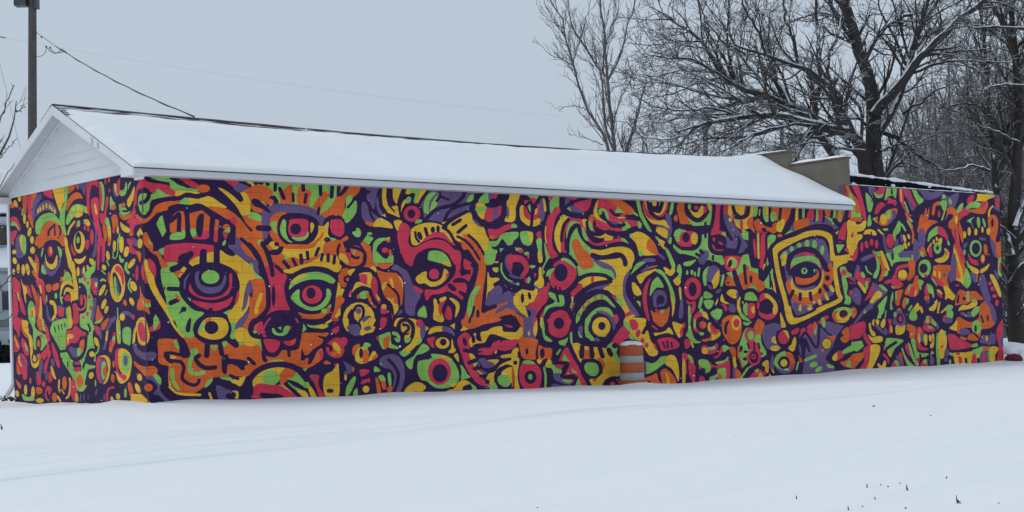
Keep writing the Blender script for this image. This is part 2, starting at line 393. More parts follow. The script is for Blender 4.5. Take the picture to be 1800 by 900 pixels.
# ---------------------------------------------------------------- the mural: flat paint outlines
MURAL = """
T 0 280
O b 110 450 145 460 150 505 112 510
Y e 205 415 17 32
Y e 165 468 17 38 -18
R b 300 375 335 360 330 480 335 600 310 600 290 500 275 420
O b 350 360 385 350 380 400 345 470 335 520 335 400
O b 245 385 275 380 275 560 250 540 240 470
O b 295 590 330 600 350 700 345 720 310 650
V b 385 375 435 365 440 410 400 460 370 530 360 640 345 650 340 560 350 450 375 410
V b 375 600 400 500 450 450 500 435 550 460 590 520 605 585 560 550 500 535 440 550 400 580
Y e 402 545 9 26
Y e 425 525 9 26
Y e 455 505 9 26
Y e 490 490 9 26
Y e 525 500 9 26
Y e 550 525 9 26
Y e 577 552 9 26
R l 455 345 545 320 560 420 500 395 460 370
Y l 555 320 670 290 680 430 650 500 630 560 600 470 575 390
G b 675 290 712 285 705 430 690 520 680 640 685 720 700 790 680 800 640 700 630 620 640 540 670 490 685 400
O b 720 280 780 265 785 310 750 340 720 360
O b 700 540 700 480 730 410 770 365 820 350 855 375 870 415 830 410 780 430 740 480 715 530
G b 695 660 720 570 760 500 810 475 870 485 925 515 925 560 900 560 850 555 800 580 750 640 715 690
Y e 825 515 12 35
Y e 860 530 10 25
Y e 775 530 12 25
Y e 745 595 10 28
Y e 915 535 12 35
Y e 830 587 44 22 -20
V b 820 270 910 245 900 330 890 380 870 330 840 290
O e 815 290 10 25 -20
R b 920 245 970 235 950 330 940 450 945 560 940 590 920 540 915 400
R b 975 235 1020 220 1025 290 1000 270 975 270
R b 965 430 1000 405 1035 420 1045 520 1040 640 1060 740 1080 850 1085 900 1050 900 1030 790 1000 720 985 610 960 520
Y e 1008 525 10 60 -12
R b 1040 245 1065 270 1080 370 1075 480 1065 540 1055 480 1050 370
G b 1055 235 1085 260 1100 350 1095 480 1085 545 1070 520 1080 440 1080 350 1065 280
R b 1120 400 1140 405 1140 470 1120 560 1115 640 1105 690 1075 680 1055 620 1060 570 1095 570 1110 500
R e 1112 230 8 35
O e 1150 215 7 30
R e 1155 330 9 18
V b 1195 290 1205 260 1215 330 1235 390 1215 390 1195 350
Y b 1205 265 1225 265 1230 340 1240 385 1215 340
R b 1240 240 1265 205 1262 300 1265 360 1245 380 1235 320
G b 1265 330 1290 330 1315 310 1330 240 1340 300 1325 360 1290 388 1265 370
G b 1375 235 1380 250 1360 290 1352 320 1355 270
Y b 1420 290 1415 360 1400 430 1365 500 1345 480 1345 430 1380 370 1405 310
G b 1165 390 1190 440 1215 475 1185 490 1170 530 1160 480
O e 1198 510 28 22 -30
G b 1258 480 1275 470 1285 510 1320 510 1345 550 1375 550 1340 585 1290 590 1262 540
O e 1302 480 20 22
K s 22 1300 545 1340 548 1375 525 1400 480
O b 1258 560 1290 595 1340 595 1390 560 1415 500 1410 570 1370 620 1310 640 1270 610
R b 1490 175 1520 200 1480 300 1450 330 1440 450 1425 580 1380 660 1340 660 1390 600 1410 500 1420 400 1440 300 1470 230
R b 1500 180 1540 230 1640 255 1720 260 1790 290 1830 385 1760 370 1700 330 1655 310 1640 355 1600 350 1540 300 1480 320 1470 260
G l 1530 165 1830 165 1830 250 1700 235 1610 200
K s 28 1520 175 1570 210 1650 235 1790 258
G b 1655 310 1700 335 1760 375 1830 385 1830 410 1700 410 1640 430 1600 425 1590 490 1560 560 1520 585 1480 560 1460 500 1460 420 1480 370 1530 360 1590 370 1640 355
K s 42 1480 340 1530 320 1570 360 1560 410 1530 445 1485 460
O b 1660 480 1720 455 1830 445 1830 510 1720 545 1650 570 1600 620 1550 660 1500 675 1460 640 1430 600 1440 580 1480 600 1520 615 1580 600 1610 540 1635 500
K s 40 1830 405 1700 425 1640 440 1605 460 1590 540 1540 600 1500 600 1460 560 1440 500
R b 1380 640 1430 620 1460 645 1480 680 1440 690 1410 720 1400 790 1370 790 1370 700 1350 650
O e 1385 790 20 18
O b 1180 600 1230 590 1245 680 1240 740 1220 690 1205 770 1185 680
R e 1200 755 14 25
Y b 1270 665 1300 690 1360 730 1365 765 1330 770 1285 735
Y e 1242 745 10 38
Y b 1130 670 1160 700 1170 800 1160 900 1140 900 1140 780
G b 1115 620 1140 620 1155 690 1140 710 1110 670
O b 1085 700 1125 710 1130 800 1110 870 1095 800
Y l 1450 770 1480 725 1510 790 1490 800 1480 775 1465 825 1445 790
V b 1395 830 1440 850 1450 900 1410 900
Y e 1475 880 25 42
R b 1340 850 1390 850 1400 900 1360 900
Y e 1282 865 20 50
G e 1257 830 6 55 8
Y e 1207 890 14 30
O b 1515 790 1540 768 1560 800 1590 870 1610 940 1565 940 1530 900 1512 850
G l 1565 840 1600 890 1565 895
R b 115 620 150 605 190 640 215 720 205 760 180 700 150 660 118 660
G b 118 670 150 660 180 690 200 750 160 700 120 700
R b 118 770 180 755 160 820 140 860 120 870
O e 135 885 12 18
Y e 258 625 13 55
Y e 290 688 12 34
Y e 312 765 17 48 10
Y e 338 850 18 38
G e 238 555 8 40 5
R l 190 505 220 510 210 545
O b 380 910 410 800 450 720 500 665 560 645 620 670 650 730 670 800 690 910
G b 375 700 390 650 430 600 490 570 550 570 600 610 630 660 630 700 590 660 540 645 490 660 440 720 410 790 380 770
K b 440 990 460 910 490 870 550 850 610 865 655 920 670 990
K s 22 510 800 520 750 575 690
K s 18 575 690 580 800
K s 18 620 700 640 760 620 830
Y b 715 770 740 700 790 645 780 680 740 740 720 800
V b 945 620 980 670 1005 760 1000 900 1010 850 1020 780 990 680
G b 815 660 840 650 840 700 815 710
R b 800 680 815 670 812 715 800 720
Y b 885 640 930 640 950 690 920 700 895 670
R e 895 720 10 30
R e 930 730 10 32
R e 968 820 18 80
Y b 680 820 700 830 715 900 685 900
T 300 300
G l 900 105 1800 140 1830 400 1560 470 1450 400 1150 350 1060 250 920 150
O b 780 210 870 155 1000 165 1080 220 1060 260 1010 330 1010 370 970 440 890 430 850 390 845 340 810 260
O b 1150 340 1110 300 1160 230 1200 190 1250 155 1285 165 1285 300 1270 345
O b 1335 340 1350 180 1420 190 1485 230 1470 280 1450 380
O b 1500 400 1560 280 1620 220 1670 260 1640 310 1600 360 1570 430
O b 1590 450 1680 390 1730 310 1760 250 1800 240 1830 420 1700 490 1620 490
G s 24 1085 255 1120 265 1150 330
K s 40 880 105 960 130
K s 40 1010 115 1025 145
K s 38 1105 110 1100 205
K s 40 1150 190 1195 290
K s 32 1290 245 1293 320
K s 40 1395 135 1400 205
K s 34 1430 250 1415 335
K s 38 1578 140 1582 250
K s 42 1705 150 1695 275
K s 40 1775 150 1770 255 1800 220
K s 36 1060 285 1090 280 1120 325
O e 1050 330 35 30
V b 960 450 1010 390 1100 350 1270 350 1400 370 1500 400 1580 460 1635 520 1590 590 1540 510 1440 460 1300 445 1120 440 1060 480 1035 560 1035 620 1020 700 985 720 965 640
K s 30 1565 395 1555 455
K b 850 320 880 295 930 310 1000 370 1050 430 1040 445 960 400 880 370
G l 945 320 975 330 1010 375
O l 690 480 750 480 860 440 960 530 970 700 1010 820 1040 900 800 900 740 800 690 700
Y b 1560 580 1610 590 1665 540 1655 660 1680 720 1620 770 1610 850 1540 920 1180 920 1190 820 1300 850 1420 845 1510 800 1450 770 1530 710 1560 640
O b 1045 560 1060 490 1120 445 1230 445 1160 480 1125 560 1130 660 1170 740 1260 800 1400 800 1500 760 1570 700 1610 640 1600 700 1540 760 1480 830 1400 850 1250 840 1130 780 1060 700 1040 620
G b 1050 560 1090 535 1120 545 1110 600 1120 660 1070 610
K e 1340 625 215 180
G b 1165 560 1190 515 1215 540 1215 640 1240 720 1280 755 1240 745 1180 690 1155 620
R b 1250 560 1260 520 1340 510 1440 520 1450 600 1420 690 1330 710 1260 680 1240 600
G b 1280 700 1340 710 1420 690 1450 640 1450 690 1400 735 1320 735
K e 1318 615 56 58
Y b 1480 550 1505 560 1510 600 1480 655 1475 600
O b 1620 790 1680 740 1800 740 1830 900 1650 920 1610 850
K e 1780 600 115 130
R b 1685 560 1700 520 1800 520 1830 600 1800 690 1720 670 1690 620
G b 1680 710 1740 720 1710 740
K e 1650 728 32 26
K s 30 1620 560 1660 500 1720 480
G b 815 470 840 435 950 470 950 530 900 520 840 500
V b 610 790 690 700 740 760 790 880 820 920 720 920 660 850
K s 38 745 720 820 790 890 890
K s 60 925 605 1035 610
K b 940 760 990 740 1040 690 1040 730 1070 740 1020 780 990 790 1020 860 1030 900 1000 900 970 820
G b 915 770 930 730 960 735 940 760 950 800 925 795
Y b 1035 780 1080 745 1130 800 1150 810 1100 830 1060 810
K e 1117 775 24 22
O l 1000 790 1040 780 1080 830 1040 845
K b 1020 860 1110 845 1140 810 1185 800 1180 850 1150 880 1050 890
Y b 505 185 560 200 650 260 740 340 720 260 760 215 810 260 840 350 830 440 760 475 700 380 600 270
K s 46 560 130 660 200 720 260 745 305
K b 640 400 740 460 790 550 860 625 840 635 770 550 730 500 640 440
R b 40 60 140 60 210 100 290 150 270 185 200 160 100 90
O e 345 188 70 40
G b 0 95 80 150 180 180 280 200 270 220 150 215 50 215 0 180
K s 30 0 75 100 130 180 170
Y b 45 260 60 215 140 215 310 230 240 245 150 240 80 265
R b 0 195 45 225 35 260 0 270
R b 570 90 700 90 725 120 680 165 640 155
V b 660 180 720 135 830 170 790 200 730 230
Y b 785 95 830 100 880 145 850 160
K s 30 730 110 800 140 840 160
Y b 180 290 290 300 360 268 440 285 520 340 590 385 540 390 440 375 330 380 240 370 190 365
G b 90 350 130 295 180 290 190 360 140 370
O b 0 325 100 310 80 350 0 370
K s 40 0 300 100 290 170 250 300 270 400 240
O b 370 385 500 385 600 410 700 480 640 510 560 500 450 430
R b 625 520 660 485 695 510 690 580 660 560
K s 60 0 400 80 380 200 390 300 375 400 430 500 490 600 560 650 640 650 780
O b 0 520 60 440 110 430 140 450 150 640 120 640 60 640 0 650
K s 46 0 530 60 480 90 470 85 640
G b 0 680 60 650 110 650 145 625 150 700 100 725 0 725
O l 200 450 330 420 415 490 400 650 340 640 210 630
K b 270 600 280 500 310 460 350 460 345 560 330 690 290 690
G b 210 620 270 620 275 665 235 700 215 660
R b 235 715 280 680 340 640 395 640 390 715
K b 270 640 275 600 335 600 325 690 290 690
O l 475 510 510 525 495 650 460 640
R b 465 640 495 640 490 745 455 735
O b 550 600 575 565 620 580 600 620
G b 560 640 620 600 620 650 570 655
R b 555 650 600 650 585 720 560 690
G b 545 770 575 730 580 760 560 790
R b -60 800 100 770 210 765 400 785 465 820 440 860 330 860 200 860 100 880 50 920 -60 920
G l -150 560 -115 490 -90 470 -50 640 -85 700
T 600 310
O b 40 95 190 95 190 150 150 200 120 215 70 200 40 240 35 340 40 380 -20 410 -20 180
G l -10 85 40 88 0 130
K s 40 70 90 30 150 -10 190
G b 50 230 80 200 120 215 110 260 160 265 150 390 60 490 30 450 10 420 50 330
K s 26 150 220 110 280 70 325
R b 0 490 15 540 30 580 10 620 -10 620
G b 115 590 150 580 165 545 195 560 205 600 190 635 150 635
O b 0 670 55 630 75 650 60 670 0 695
V b 215 290 245 270 270 300 300 420 340 480 260 480 220 420
V b 260 105 400 105 370 180 350 330 330 330 300 270 270 240 270 200 320 160 270 140
V b 370 240 385 220 390 300 410 350 440 400 420 415 380 350
V l 310 370 395 440 370 480
O b 250 480 330 490 340 525 290 520
Y b 345 530 345 490 400 440 470 465 520 500 540 545 480 540 400 530
Y l 430 410 460 395 470 430
Y l 435 110 475 110 470 220 490 310 560 385 570 370 530 320 590 305 615 435 490 380 440 300 430 220
Y b 560 115 660 115 640 180 600 290 555 250 545 180
K s 30 660 120 620 220 600 300
Y b 680 180 700 130 760 130 730 180
Y b 630 380 640 290 680 240 670 290 640 340
G b 680 280 690 230 720 215 735 240 720 275
G b 720 165 780 125 840 125 820 200 790 280 765 260 780 180
Y l 840 130 910 130 840 220 805 285 790 270 820 190
V l 920 135 1030 135 1500 155 1400 190 1360 290 1340 340 1090 460 1040 480 940 460 880 455 860 330 830 300 880 220
K s 30 930 140 870 210 820 300
G b 870 360 880 260 920 190 970 165 1000 180 950 230 920 300 920 385 890 385
G b 935 360 960 270 1010 200 1000 260 1010 290 970 360 940 375
K s 24 1040 160 1050 210 1130 245
K s 26 1050 210 1005 260
K s 40 890 455 1000 350 1180 300 1280 220 1300 160
K s 34 1090 460 1130 380 1220 320 1370 280
G b 1325 270 1340 220 1390 190 1390 240 1360 265
K e 745 395 105 115
R e 745 395 86 83
K e 738 395 40 48
G b 780 495 800 460 845 460 840 485
K e 1555 330 175 170
Y b 1420 310 1440 280 1500 290 1520 340 1500 450 1440 400
G b 1450 270 1470 220 1540 170 1555 270 1500 290
G b 1420 330 1530 320 1510 360 1430 370
V l 1550 160 1600 160 1590 230 1555 260
R b 1595 220 1620 175 1650 175 1630 230
R b 1540 335 1610 335 1590 470 1510 450
V l 1620 320 1655 320 1645 440 1590 470
R l 1655 310 1690 310 1680 400 1650 440
K b 1520 290 1580 270 1700 200 1700 290 1600 330 1540 320
Y b 1745 270 1800 230 1830 300 1830 460 1725 470 1760 380
V b 1745 330 1760 330 1770 400 1750 450
Y b 555 480 590 460 640 480 600 570 575 540
R b 635 490 720 540 705 700 770 750 900 690 1000 670 1100 690 1200 780 1255 800 1255 920 1180 920 1130 840 1060 770 960 750 870 770 800 830 770 920 690 920 640 820 600 690 595 590
Y b 735 640 740 560 820 510 940 490 1040 510 1100 560 1180 680 1150 690 1090 610 1000 590 920 630 850 690 790 725 745 710
R b 850 690 920 620 1000 590 1080 600 1150 680 1200 720 1170 720 1090 660 1000 640 930 660
K s 26 780 590 790 650 820 690
K e 828 628 24 45 -20
K s 34 885 550 905 620
K e 965 563 22 32
K e 1020 555 18 40
Y b 1120 530 1200 460 1350 380 1390 470 1450 530 1500 540 1530 620 1555 680 1540 780 1500 800 1400 660 1340 610 1260 690 1190 650 1150 590
V b 1380 450 1420 470 1470 520 1430 510
K s 34 1175 510 1255 460
K s 36 1230 590 1315 520
Y l 1050 490 1110 475 1080 500
K s 30 1070 540 1140 590 1190 680
K s 30 1090 520 1200 440 1330 370
O b 1260 690 1300 650 1280 620 1330 615 1400 670 1470 750 1510 840 1520 920 1450 920 1400 860 1340 770 1290 770
K s 28 1225 635 1310 680 1400 780 1460 880
K s 28 1340 620 1430 700 1500 820
R b 1550 555 1640 560 1720 520 1800 500 1830 530 1700 590 1640 650 1590 660 1560 620
O e 1590 640 30 22
G b 1560 690 1640 680 1690 610 1780 590 1830 600 1800 720 1760 730 1730 690 1700 660 1680 700 1620 740 1590 760 1620 790 1630 830 1600 920 1510 920 1540 780
K b 1580 740 1640 740 1700 660 1740 730 1800 730 1800 820 1740 830 1730 900 1640 900 1630 800
G l 1670 760 1710 760 1680 800
V b 1740 840 1800 820 1780 920 1730 920
O e 130 870 130 142
O l 205 710 220 685 310 740 300 920 250 920 250 780
K s 34 60 790 90 745 170 760 240 800 255 900
K s 30 80 780 100 830 150 860 180 855
R b 50 830 90 800 100 850 90 890 50 860
Y b -20 820 40 830 70 900 -20 900
G l 120 790 155 780 130 825
G l 230 680 270 620 340 650 290 720
G e 298 605 26 14
G b 335 750 350 690 400 655 480 650 500 670 440 680 400 720 375 780 400 850 470 880 520 820 545 890 520 940 360 940 335 850
K e 440 790 70 90
R e 462 780 34 28
O b 480 690 510 640 510 690
O e 515 810 12 40
Y l 485 645 510 640 505 665
T 900 320
Y b -20 115 80 115 60 200 30 300 20 400 -20 400
Y b 85 270 120 250 150 340 190 370 185 460 130 430 90 380
Y b 220 380 260 390 300 380 295 430 260 460 215 460
R b 120 260 140 260 170 320 195 350 190 400 150 380 125 330
R b 220 370 260 300 270 230 295 260 295 330 270 380 220 400
R b 130 200 180 180 220 150 260 170 240 230 210 210 190 180 140 230
G b 165 135 280 135 260 175 230 160 200 165
G l 165 260 185 230 210 280 195 320
V b 290 250 300 190 330 180 350 300 330 400 300 400
Y b 325 175 345 190 360 290 345 310 335 240
Y l 245 290 270 270 260 330 240 350
K s 30 130 130 200 220 215 300 205 460
K s 30 300 150 240 250 220 320
G b 0 450 30 440 55 475 0 480
G b -20 540 60 530 60 580 -10 620
G b 90 530 210 530 215 620 180 670 110 640
Y b 165 540 215 535 215 610 200 640 185 590
R b 258 545 300 520 308 600 280 600
G b 260 610 310 600 312 700 320 820 290 740 270 690
Y b 275 730 300 740 320 830 290 850 275 810
G e 70 710 35 16
R e 95 730 28 18
G e 155 755 25 18
R e 172 790 10 20
R b -40 780 50 770 130 800 175 870 175 920 140 920 110 860 40 840 -40 850
G b 190 880 245 880 230 905 200 905
G b 400 185 440 140 500 140 510 250 450 270 410 330
R b 390 145 435 145 420 180 400 200
Y e 490 155 12 15
G b 345 640 380 760 430 820 400 850 340 900 320 900 360 820 350 740
R b 510 245 515 300 460 380 430 500 420 620 440 720 480 770 470 810 420 800 380 720 355 600 360 440 400 340
Y s 10 355 470 350 560 360 640
V b 545 150 625 150 610 200 550 240
R b 610 150 700 150 680 180 630 185
R b 650 240 700 205 770 175 840 175 835 260 760 310 690 270
V l 725 190 780 180 755 220
V b 600 270 640 250 700 280 765 320 700 330 640 310
G l 580 280 605 260 630 315
K s 30 560 260 700 190 800 170
Y b 510 390 550 350 620 380 590 400 540 450 510 560 515 720 520 760 480 700 450 600 455 500 490 420
G l 505 370 545 340 550 360 510 390
R b 620 385 720 385 760 480 800 580 880 650 1000 620 1150 590 1160 630 1050 640 930 670 860 660 780 600 740 520 710 430 660 420 600 460 560 540 550 640 555 750 520 750 520 600 560 450
G b 600 650 630 560 690 480 720 560 770 640 830 700 830 770 860 830 880 900 850 920 700 920 600 790 580 750 610 740
G b 555 750 600 720 660 800 690 850 650 850 590 790
G b 620 420 680 420 720 440 660 435 600 500 575 600 580 500
K s 34 600 390 550 450 525 560 525 620
K s 26 440 640 460 720
K s 36 590 740 590 640 620 520 690 450 720 540 770 620 870 690 1000 680 1100 650 1230 650
K s 60 530 150 530 260 570 320 660 350 780 350 850 270 870 170
O b 635 680 640 620 680 600 720 640 760 720 830 810 855 870 820 900 720 920 680 800
G b 740 470 770 530 800 600 790 620 750 570
Y b 740 400 790 400 780 460 800 530 860 570 940 570 1000 530 1010 500 1060 510 1060 600 980 615 890 610 820 570 770 490
O b 810 400 830 350 870 350 850 440 870 530 845 490
G b 805 420 830 420 850 510 820 490
K s 30 790 420 800 520 850 580 920 605 960 605
Y b 900 200 925 200 900 270 900 330 940 390 1000 430 980 440 900 400 865 340 870 270
R b 870 390 940 410 1020 450 1070 490 1000 510 930 490 880 450
K s 24 870 420 880 480 920 520
R b 920 170 980 170 1080 230 1100 280 1090 330 1130 360 1240 390 1330 400 1335 470 1290 490 1220 420 1120 420 1030 410 1000 330 960 270 905 270
O b 990 170 1090 175 1180 210 1280 290 1270 340 1200 330 1110 260
G l 1110 260 1190 325 1090 325
G b 915 290 970 280 1010 330 1020 400 990 370 950 330 920 350
K s 26 960 320 990 400 1050 450
R b 1120 350 1200 330 1230 350 1150 360
V b 1030 430 1110 430 1100 450 1050 445
G b 1110 425 1180 430 1210 420 1260 490 1180 520 1160 490 1180 450
K s 40 1040 450 1100 470 1180 450
K s 30 1040 295 1080 340 1130 360
R b 1060 490 1150 490 1160 525 1090 520
K s 60 1020 530 1110 550 1200 540 1280 500 1370 490
K s 50 1210 370 1320 385 1380 440 1470 530
G b 1310 190 1340 190 1370 320 1420 420 1470 520 1430 500 1370 400 1340 330
G b 1280 310 1320 340 1330 360 1290 340
G b 1330 410 1365 440 1360 480 1335 480
Y s 14 1120 375 1190 375
G l 1150 585 1190 600 1235 650 1160 620
Y b 1240 570 1280 540 1330 525 1400 550 1480 620 1540 750 1480 770 1380 770 1340 740 1310 650 1270 600
G l 1240 550 1275 540 1275 590 1250 580
G e 1358 750 22 32
O b 1420 670 1430 620 1460 600 1510 660 1540 760 1480 750 1430 710
V l 1540 745 1620 800 1600 820 1540 770
Y b 835 710 940 720 1060 690 1180 685 1260 720 1290 800 1270 860 1240 920 1060 920 980 850 900 820 1000 820 1100 810 1160 800 1190 860 1200 800 1160 760 1080 750 990 790 880 800 840 760
K s 50 850 780 930 800 1010 790 1100 765 1160 780 1190 830 1195 870
V b 850 790 890 830 980 850 1040 890 1060 920 920 920 880 870
R b 1385 205 1420 200 1420 290 1470 360 1550 400 1480 390 1400 320 1380 270
R b 1490 330 1560 330 1600 290 1620 210 1660 210 1640 280 1600 350 1550 370
Y b 1400 205 1430 200 1440 290 1500 320 1560 330 1590 280 1610 210 1630 210 1620 270 1580 330 1530 345 1440 310
Y e 1500 220 60 55
K s 28 1465 225 1480 265 1530 260 1540 215
K s 34 1430 200 1450 290 1520 370 1590 380 1650 320 1670 210
Y b 1390 320 1440 380 1540 410 1610 400 1640 450 1670 495 1630 490 1560 450 1470 430
V b 1520 470 1580 455 1650 490 1690 480 1660 600 1630 610 1640 500 1560 490
V b 1620 340 1670 350 1680 470 1640 440
Y b 1520 515 1540 480 1620 495 1640 520 1630 590 1570 560
Y b 1540 600 1610 630 1600 660 1610 710 1570 670
G b 1650 620 1680 580 1680 640 1660 650
G b 1680 220 1705 210 1690 320 1660 340
O b 1740 280 1770 210 1830 210 1830 420 1780 410
O b 1705 380 1735 345 1745 390 1730 415
G l 1505 570 1545 585 1535 615
G b 1715 570 1720 520 1770 490 1830 490 1830 540 1790 560 1790 610 1740 630
R b 1740 640 1800 620 1830 660 1780 670
G b 1705 660 1740 690 1800 730 1830 760 1780 760 1710 700
G b 1610 690 1650 720 1690 800 1720 900 1690 900 1650 790
V b 1350 840 1420 805 1500 810 1510 830 1430 835 1360 860
G b 1290 900 1320 860 1370 840 1410 845 1350 880 1310 910
T 1200 330
O b -30 155 20 155 30 260 60 340 95 385 40 380 -30 360
G l 20 240 60 300 100 330 160 350 250 290 300 180 310 200 300 330 320 420 280 390 160 400 110 400 60 330
K s 44 40 170 45 260 100 320 165 345 230 300 265 230 250 170
Y b 75 230 120 260 160 255 190 200 215 195 225 250 200 290 160 315 110 290
G e 72 200 14 28
R e 142 210 20 22
R e 235 230 18 35
Y b 260 175 300 180 280 240 270 210
G l 195 500 265 480 270 600 300 690 420 720 440 800 330 860 300 760 200 760 80 720 -20 690 -20 660 140 650 190 580
R b 340 175 405 175 395 290 390 400 400 450 455 500 450 525 350 510 300 490 320 400 345 300
K s 36 330 180 325 300 300 420
K s 40 420 190 410 300 410 390
R b 440 180 490 180 470 280 435 290
Y b 490 185 520 185 530 280 540 320 510 330 480 280
R l 520 260 545 300 545 350 525 330
Y b 535 185 670 185 680 240 640 290 590 280 550 230
R b 660 190 690 190 690 260 650 290
Y b 545 330 600 350 700 300 720 190 760 195 740 290 700 330 680 380 700 420 640 440 600 430 560 390
K s 36 530 190 550 260 610 310 670 280 690 200
G b 550 345 580 335 620 350 570 360
R b 605 350 630 340 635 460 610 440
G b 745 270 750 195 790 195 780 290 740 300
O b 680 390 690 330 740 310 740 400 760 450 745 540 750 470 700 420
O b 940 200 1140 210 1140 270 1100 370 1060 410 1060 340 1000 350 940 310
O b 750 370 790 330 830 350 870 400 940 390 990 370 990 460 950 480 920 460 890 450 870 420 830 430 790 460 770 420
K s 40 830 200 820 300 870 380 930 400
G b 850 195 870 195 890 300 910 340 880 360 850 300
Y b 870 195 905 200 905 310 890 300
K s 30 920 210 920 350
G b 930 270 970 260 990 300 970 350 935 350
K s 30 1035 215 1020 350
Y b 1000 370 1070 335 1060 450 1020 465 990 440
Y s 10 815 230 808 290
K s 60 1180 220 1150 320 1110 390 1070 480
Y b 1190 290 1200 215 1225 215 1220 340 1190 360
K s 40 1240 220 1240 340
G l 1262 215 1285 218 1285 320 1262 320
R b 1310 310 1340 220 1385 225 1380 330 1330 340
K s 26 1400 230 1398 330
G l 1410 230 1425 230 1430 350 1420 390 1405 350
R l 1430 230 1480 235 1470 340 1430 335
V b 1335 350 1400 360 1490 320 1550 350 1640 410 1600 440 1500 390 1400 380 1330 410
K s 24 1490 240 1485 360
O b 1500 235 1555 235 1555 290 1520 295
G b 1590 235 1615 235 1610 320 1590 390 1560 350 1500 300 1560 310
K s 30 1575 240 1570 310
O b 1620 330 1640 245 1710 250 1690 340 1650 370
G s 22 1660 250 1658 350
R l 1740 240 1780 240 1775 320 1740 310
O b 1170 370 1230 340 1310 325 1330 350 1320 410 1240 450 1190 490
V b 1130 440 1160 390 1175 440 1170 470
Y b 1330 420 1380 390 1410 400 1350 425
G b 1080 500 1140 450 1180 480 1170 510
O e 1025 505 25 15
V b 435 320 460 280 510 310 540 380 590 450 640 520 680 590 670 650 620 690 590 690 600 640 570 650 500 650 460 620 440 560 450 520 500 520 470 430
Y e 502 338 16 20
K s 34 400 430 450 440 490 500 515 545
K s 34 565 510 600 560 590 620 560 660 480 650
K e 370 570 95 80
R b 300 600 330 610 350 650 400 650 430 660 380 670 320 650
R l 370 570 400 570 435 600 400 600
R e 330 545 12 20
K s 44 290 540 290 620 330 680 430 690 480 670
K s 36 440 690 540 715 640 700 680 650
G l 420 465 450 470 460 510 415 490
R b -20 480 90 460 120 480 100 600 50 620 -20 610
Y e 125 535 35 62
K e 35 525 38 52
K s 40 180 480 175 580 120 640 0 640
K s 50 -20 410 80 430 180 430 280 430
K s 26 240 370 240 520
K s 24 320 720 320 760
V b 170 720 200 670 260 665 275 720 240 780 210 810 170 780
K s 36 190 665 210 690
K s 30 145 700 180 720
K b -20 700 60 710 150 740 100 770 -20 760
G b 15 790 100 770 140 760 80 820 20 820
G l 690 700 720 840 800 860 800 920 560 920 570 860 620 740 640 710
G l 640 440 690 470 720 560 640 540 620 490
R b 440 740 500 720 610 730 600 800 560 870 500 880 450 840
Y e 520 790 50 58
G e 545 800 28 40
K e 500 800 20 42 12
K b 700 470 760 480 760 560 780 680 800 760 820 840 730 840 715 700 690 600 640 540 690 570
R b 745 550 765 570 775 720 760 720
R b 830 500 880 520 860 800 850 870 815 870 820 700
R l 770 480 810 480 900 460 860 500 830 430
Y s 22 795 490 800 740
G b 890 560 920 500 980 510 960 580 920 640 910 780 890 820 900 700
Y b 895 560 910 680 870 820 850 860 870 750
K s 26 880 520 885 700 865 790
O b 650 810 680 820 760 900 650 920
G b 890 900 940 850 950 900
K s 110 1000 900 960 780 950 680 990 620 1100 550 1250 490 1400 440 1530 450 1580 530 1600 640 1620 720
V l 1000 720 1050 650 1160 590 1290 540 1420 510 1500 530 1560 700 1580 800 1590 1000 1640 1100 1400 1230 1180 1340 1140 1280 1080 850
K s 36 1010 760 1010 700 1060 650 1200 580 1300 535 1420 520 1500 540 1540 620 1570 740
Y b 1000 920 980 800 955 700 970 620 1060 560 1200 510 1300 465 1440 450 1560 490 1580 560 1600 700 1640 720 1800 700 1800 760 1660 780 1610 840 1600 920 1590 920 1590 780 1560 760 1550 600 1500 520 1400 500 1280 530 1150 590 1030 660 990 720 1010 800 1040 920
G e 1230 605 22 24
G e 1312 590 24 38
G e 1390 595 24 40
G e 1470 660 20 50 8
G e 1150 650 20 32
G e 1080 700 22 28
Y b 1030 740 1060 700 1110 740 1090 800 1040 820
G e 1035 765 22 28
K s 60 1120 860 1130 740 1200 680 1300 650 1400 680 1470 770 1530 860
R b 1170 730 1220 700 1300 680 1400 710 1330 710 1240 710
R b 1430 740 1480 820 1520 900 1490 890 1440 800
K s 46 1600 340 1650 390 1700 360 1730 260
R b 1640 560 1660 450 1720 360 1720 500 1690 570
Y b 1740 350 1830 380 1830 700 1760 690 1730 600 1740 480
R e 1790 520 12 50
G l 1620 600 1710 600 1640 700
K s 24 1600 480 1640 440 1630 540 1680 560 1720 600 1670 690 1620 700
R b 1710 660 1740 640 1780 680 1760 740 1830 740
Y l 1610 480 1645 450 1630 490
K b 1620 830 1720 770 1830 780 1830 860 1700 850 1650 920
T 1500 310
O b -85 95 -60 90 -20 170 50 260 80 380 60 390 20 380 0 390 -30 300 -60 180
R b -30 85 40 85 70 160 100 260 130 400 130 470 100 420 70 290 30 190 -10 110
R l -85 180 -75 170 -40 260 -60 240
G b -30 170 0 250 20 380 60 390 80 400 75 440 40 440 -15 470 -20 330 -40 250
O b -30 440 85 430 85 470 40 475 -20 470
Y b -40 500 60 510 110 470 135 480 120 550 70 580 0 580 -40 580
G b 130 190 150 185 205 270 190 360 165 375 150 330
V l 165 230 205 260 200 275
G b 160 430 175 410 190 490 180 520 150 520
V b 165 95 215 95 210 180 190 200 165 150
R b 215 95 250 160 280 110 330 110 330 160 300 195 250 180
G b 220 165 260 195 320 190 290 225 240 220
G b 360 105 400 105 390 180 420 190 415 105 455 105 445 230 420 200 370 210 330 250 340 200
R b 330 250 370 225 400 240 450 260 445 310 400 280 360 290 370 250
R b 250 310 290 275 340 300 300 330 260 390 225 390
O b 270 490 330 390 400 345 460 345 450 410 390 490 320 520
Y e 318 450 36 52
G b 355 370 390 360 390 435 360 440
V b 410 370 440 360 450 420 420 460 370 510 370 480 410 440
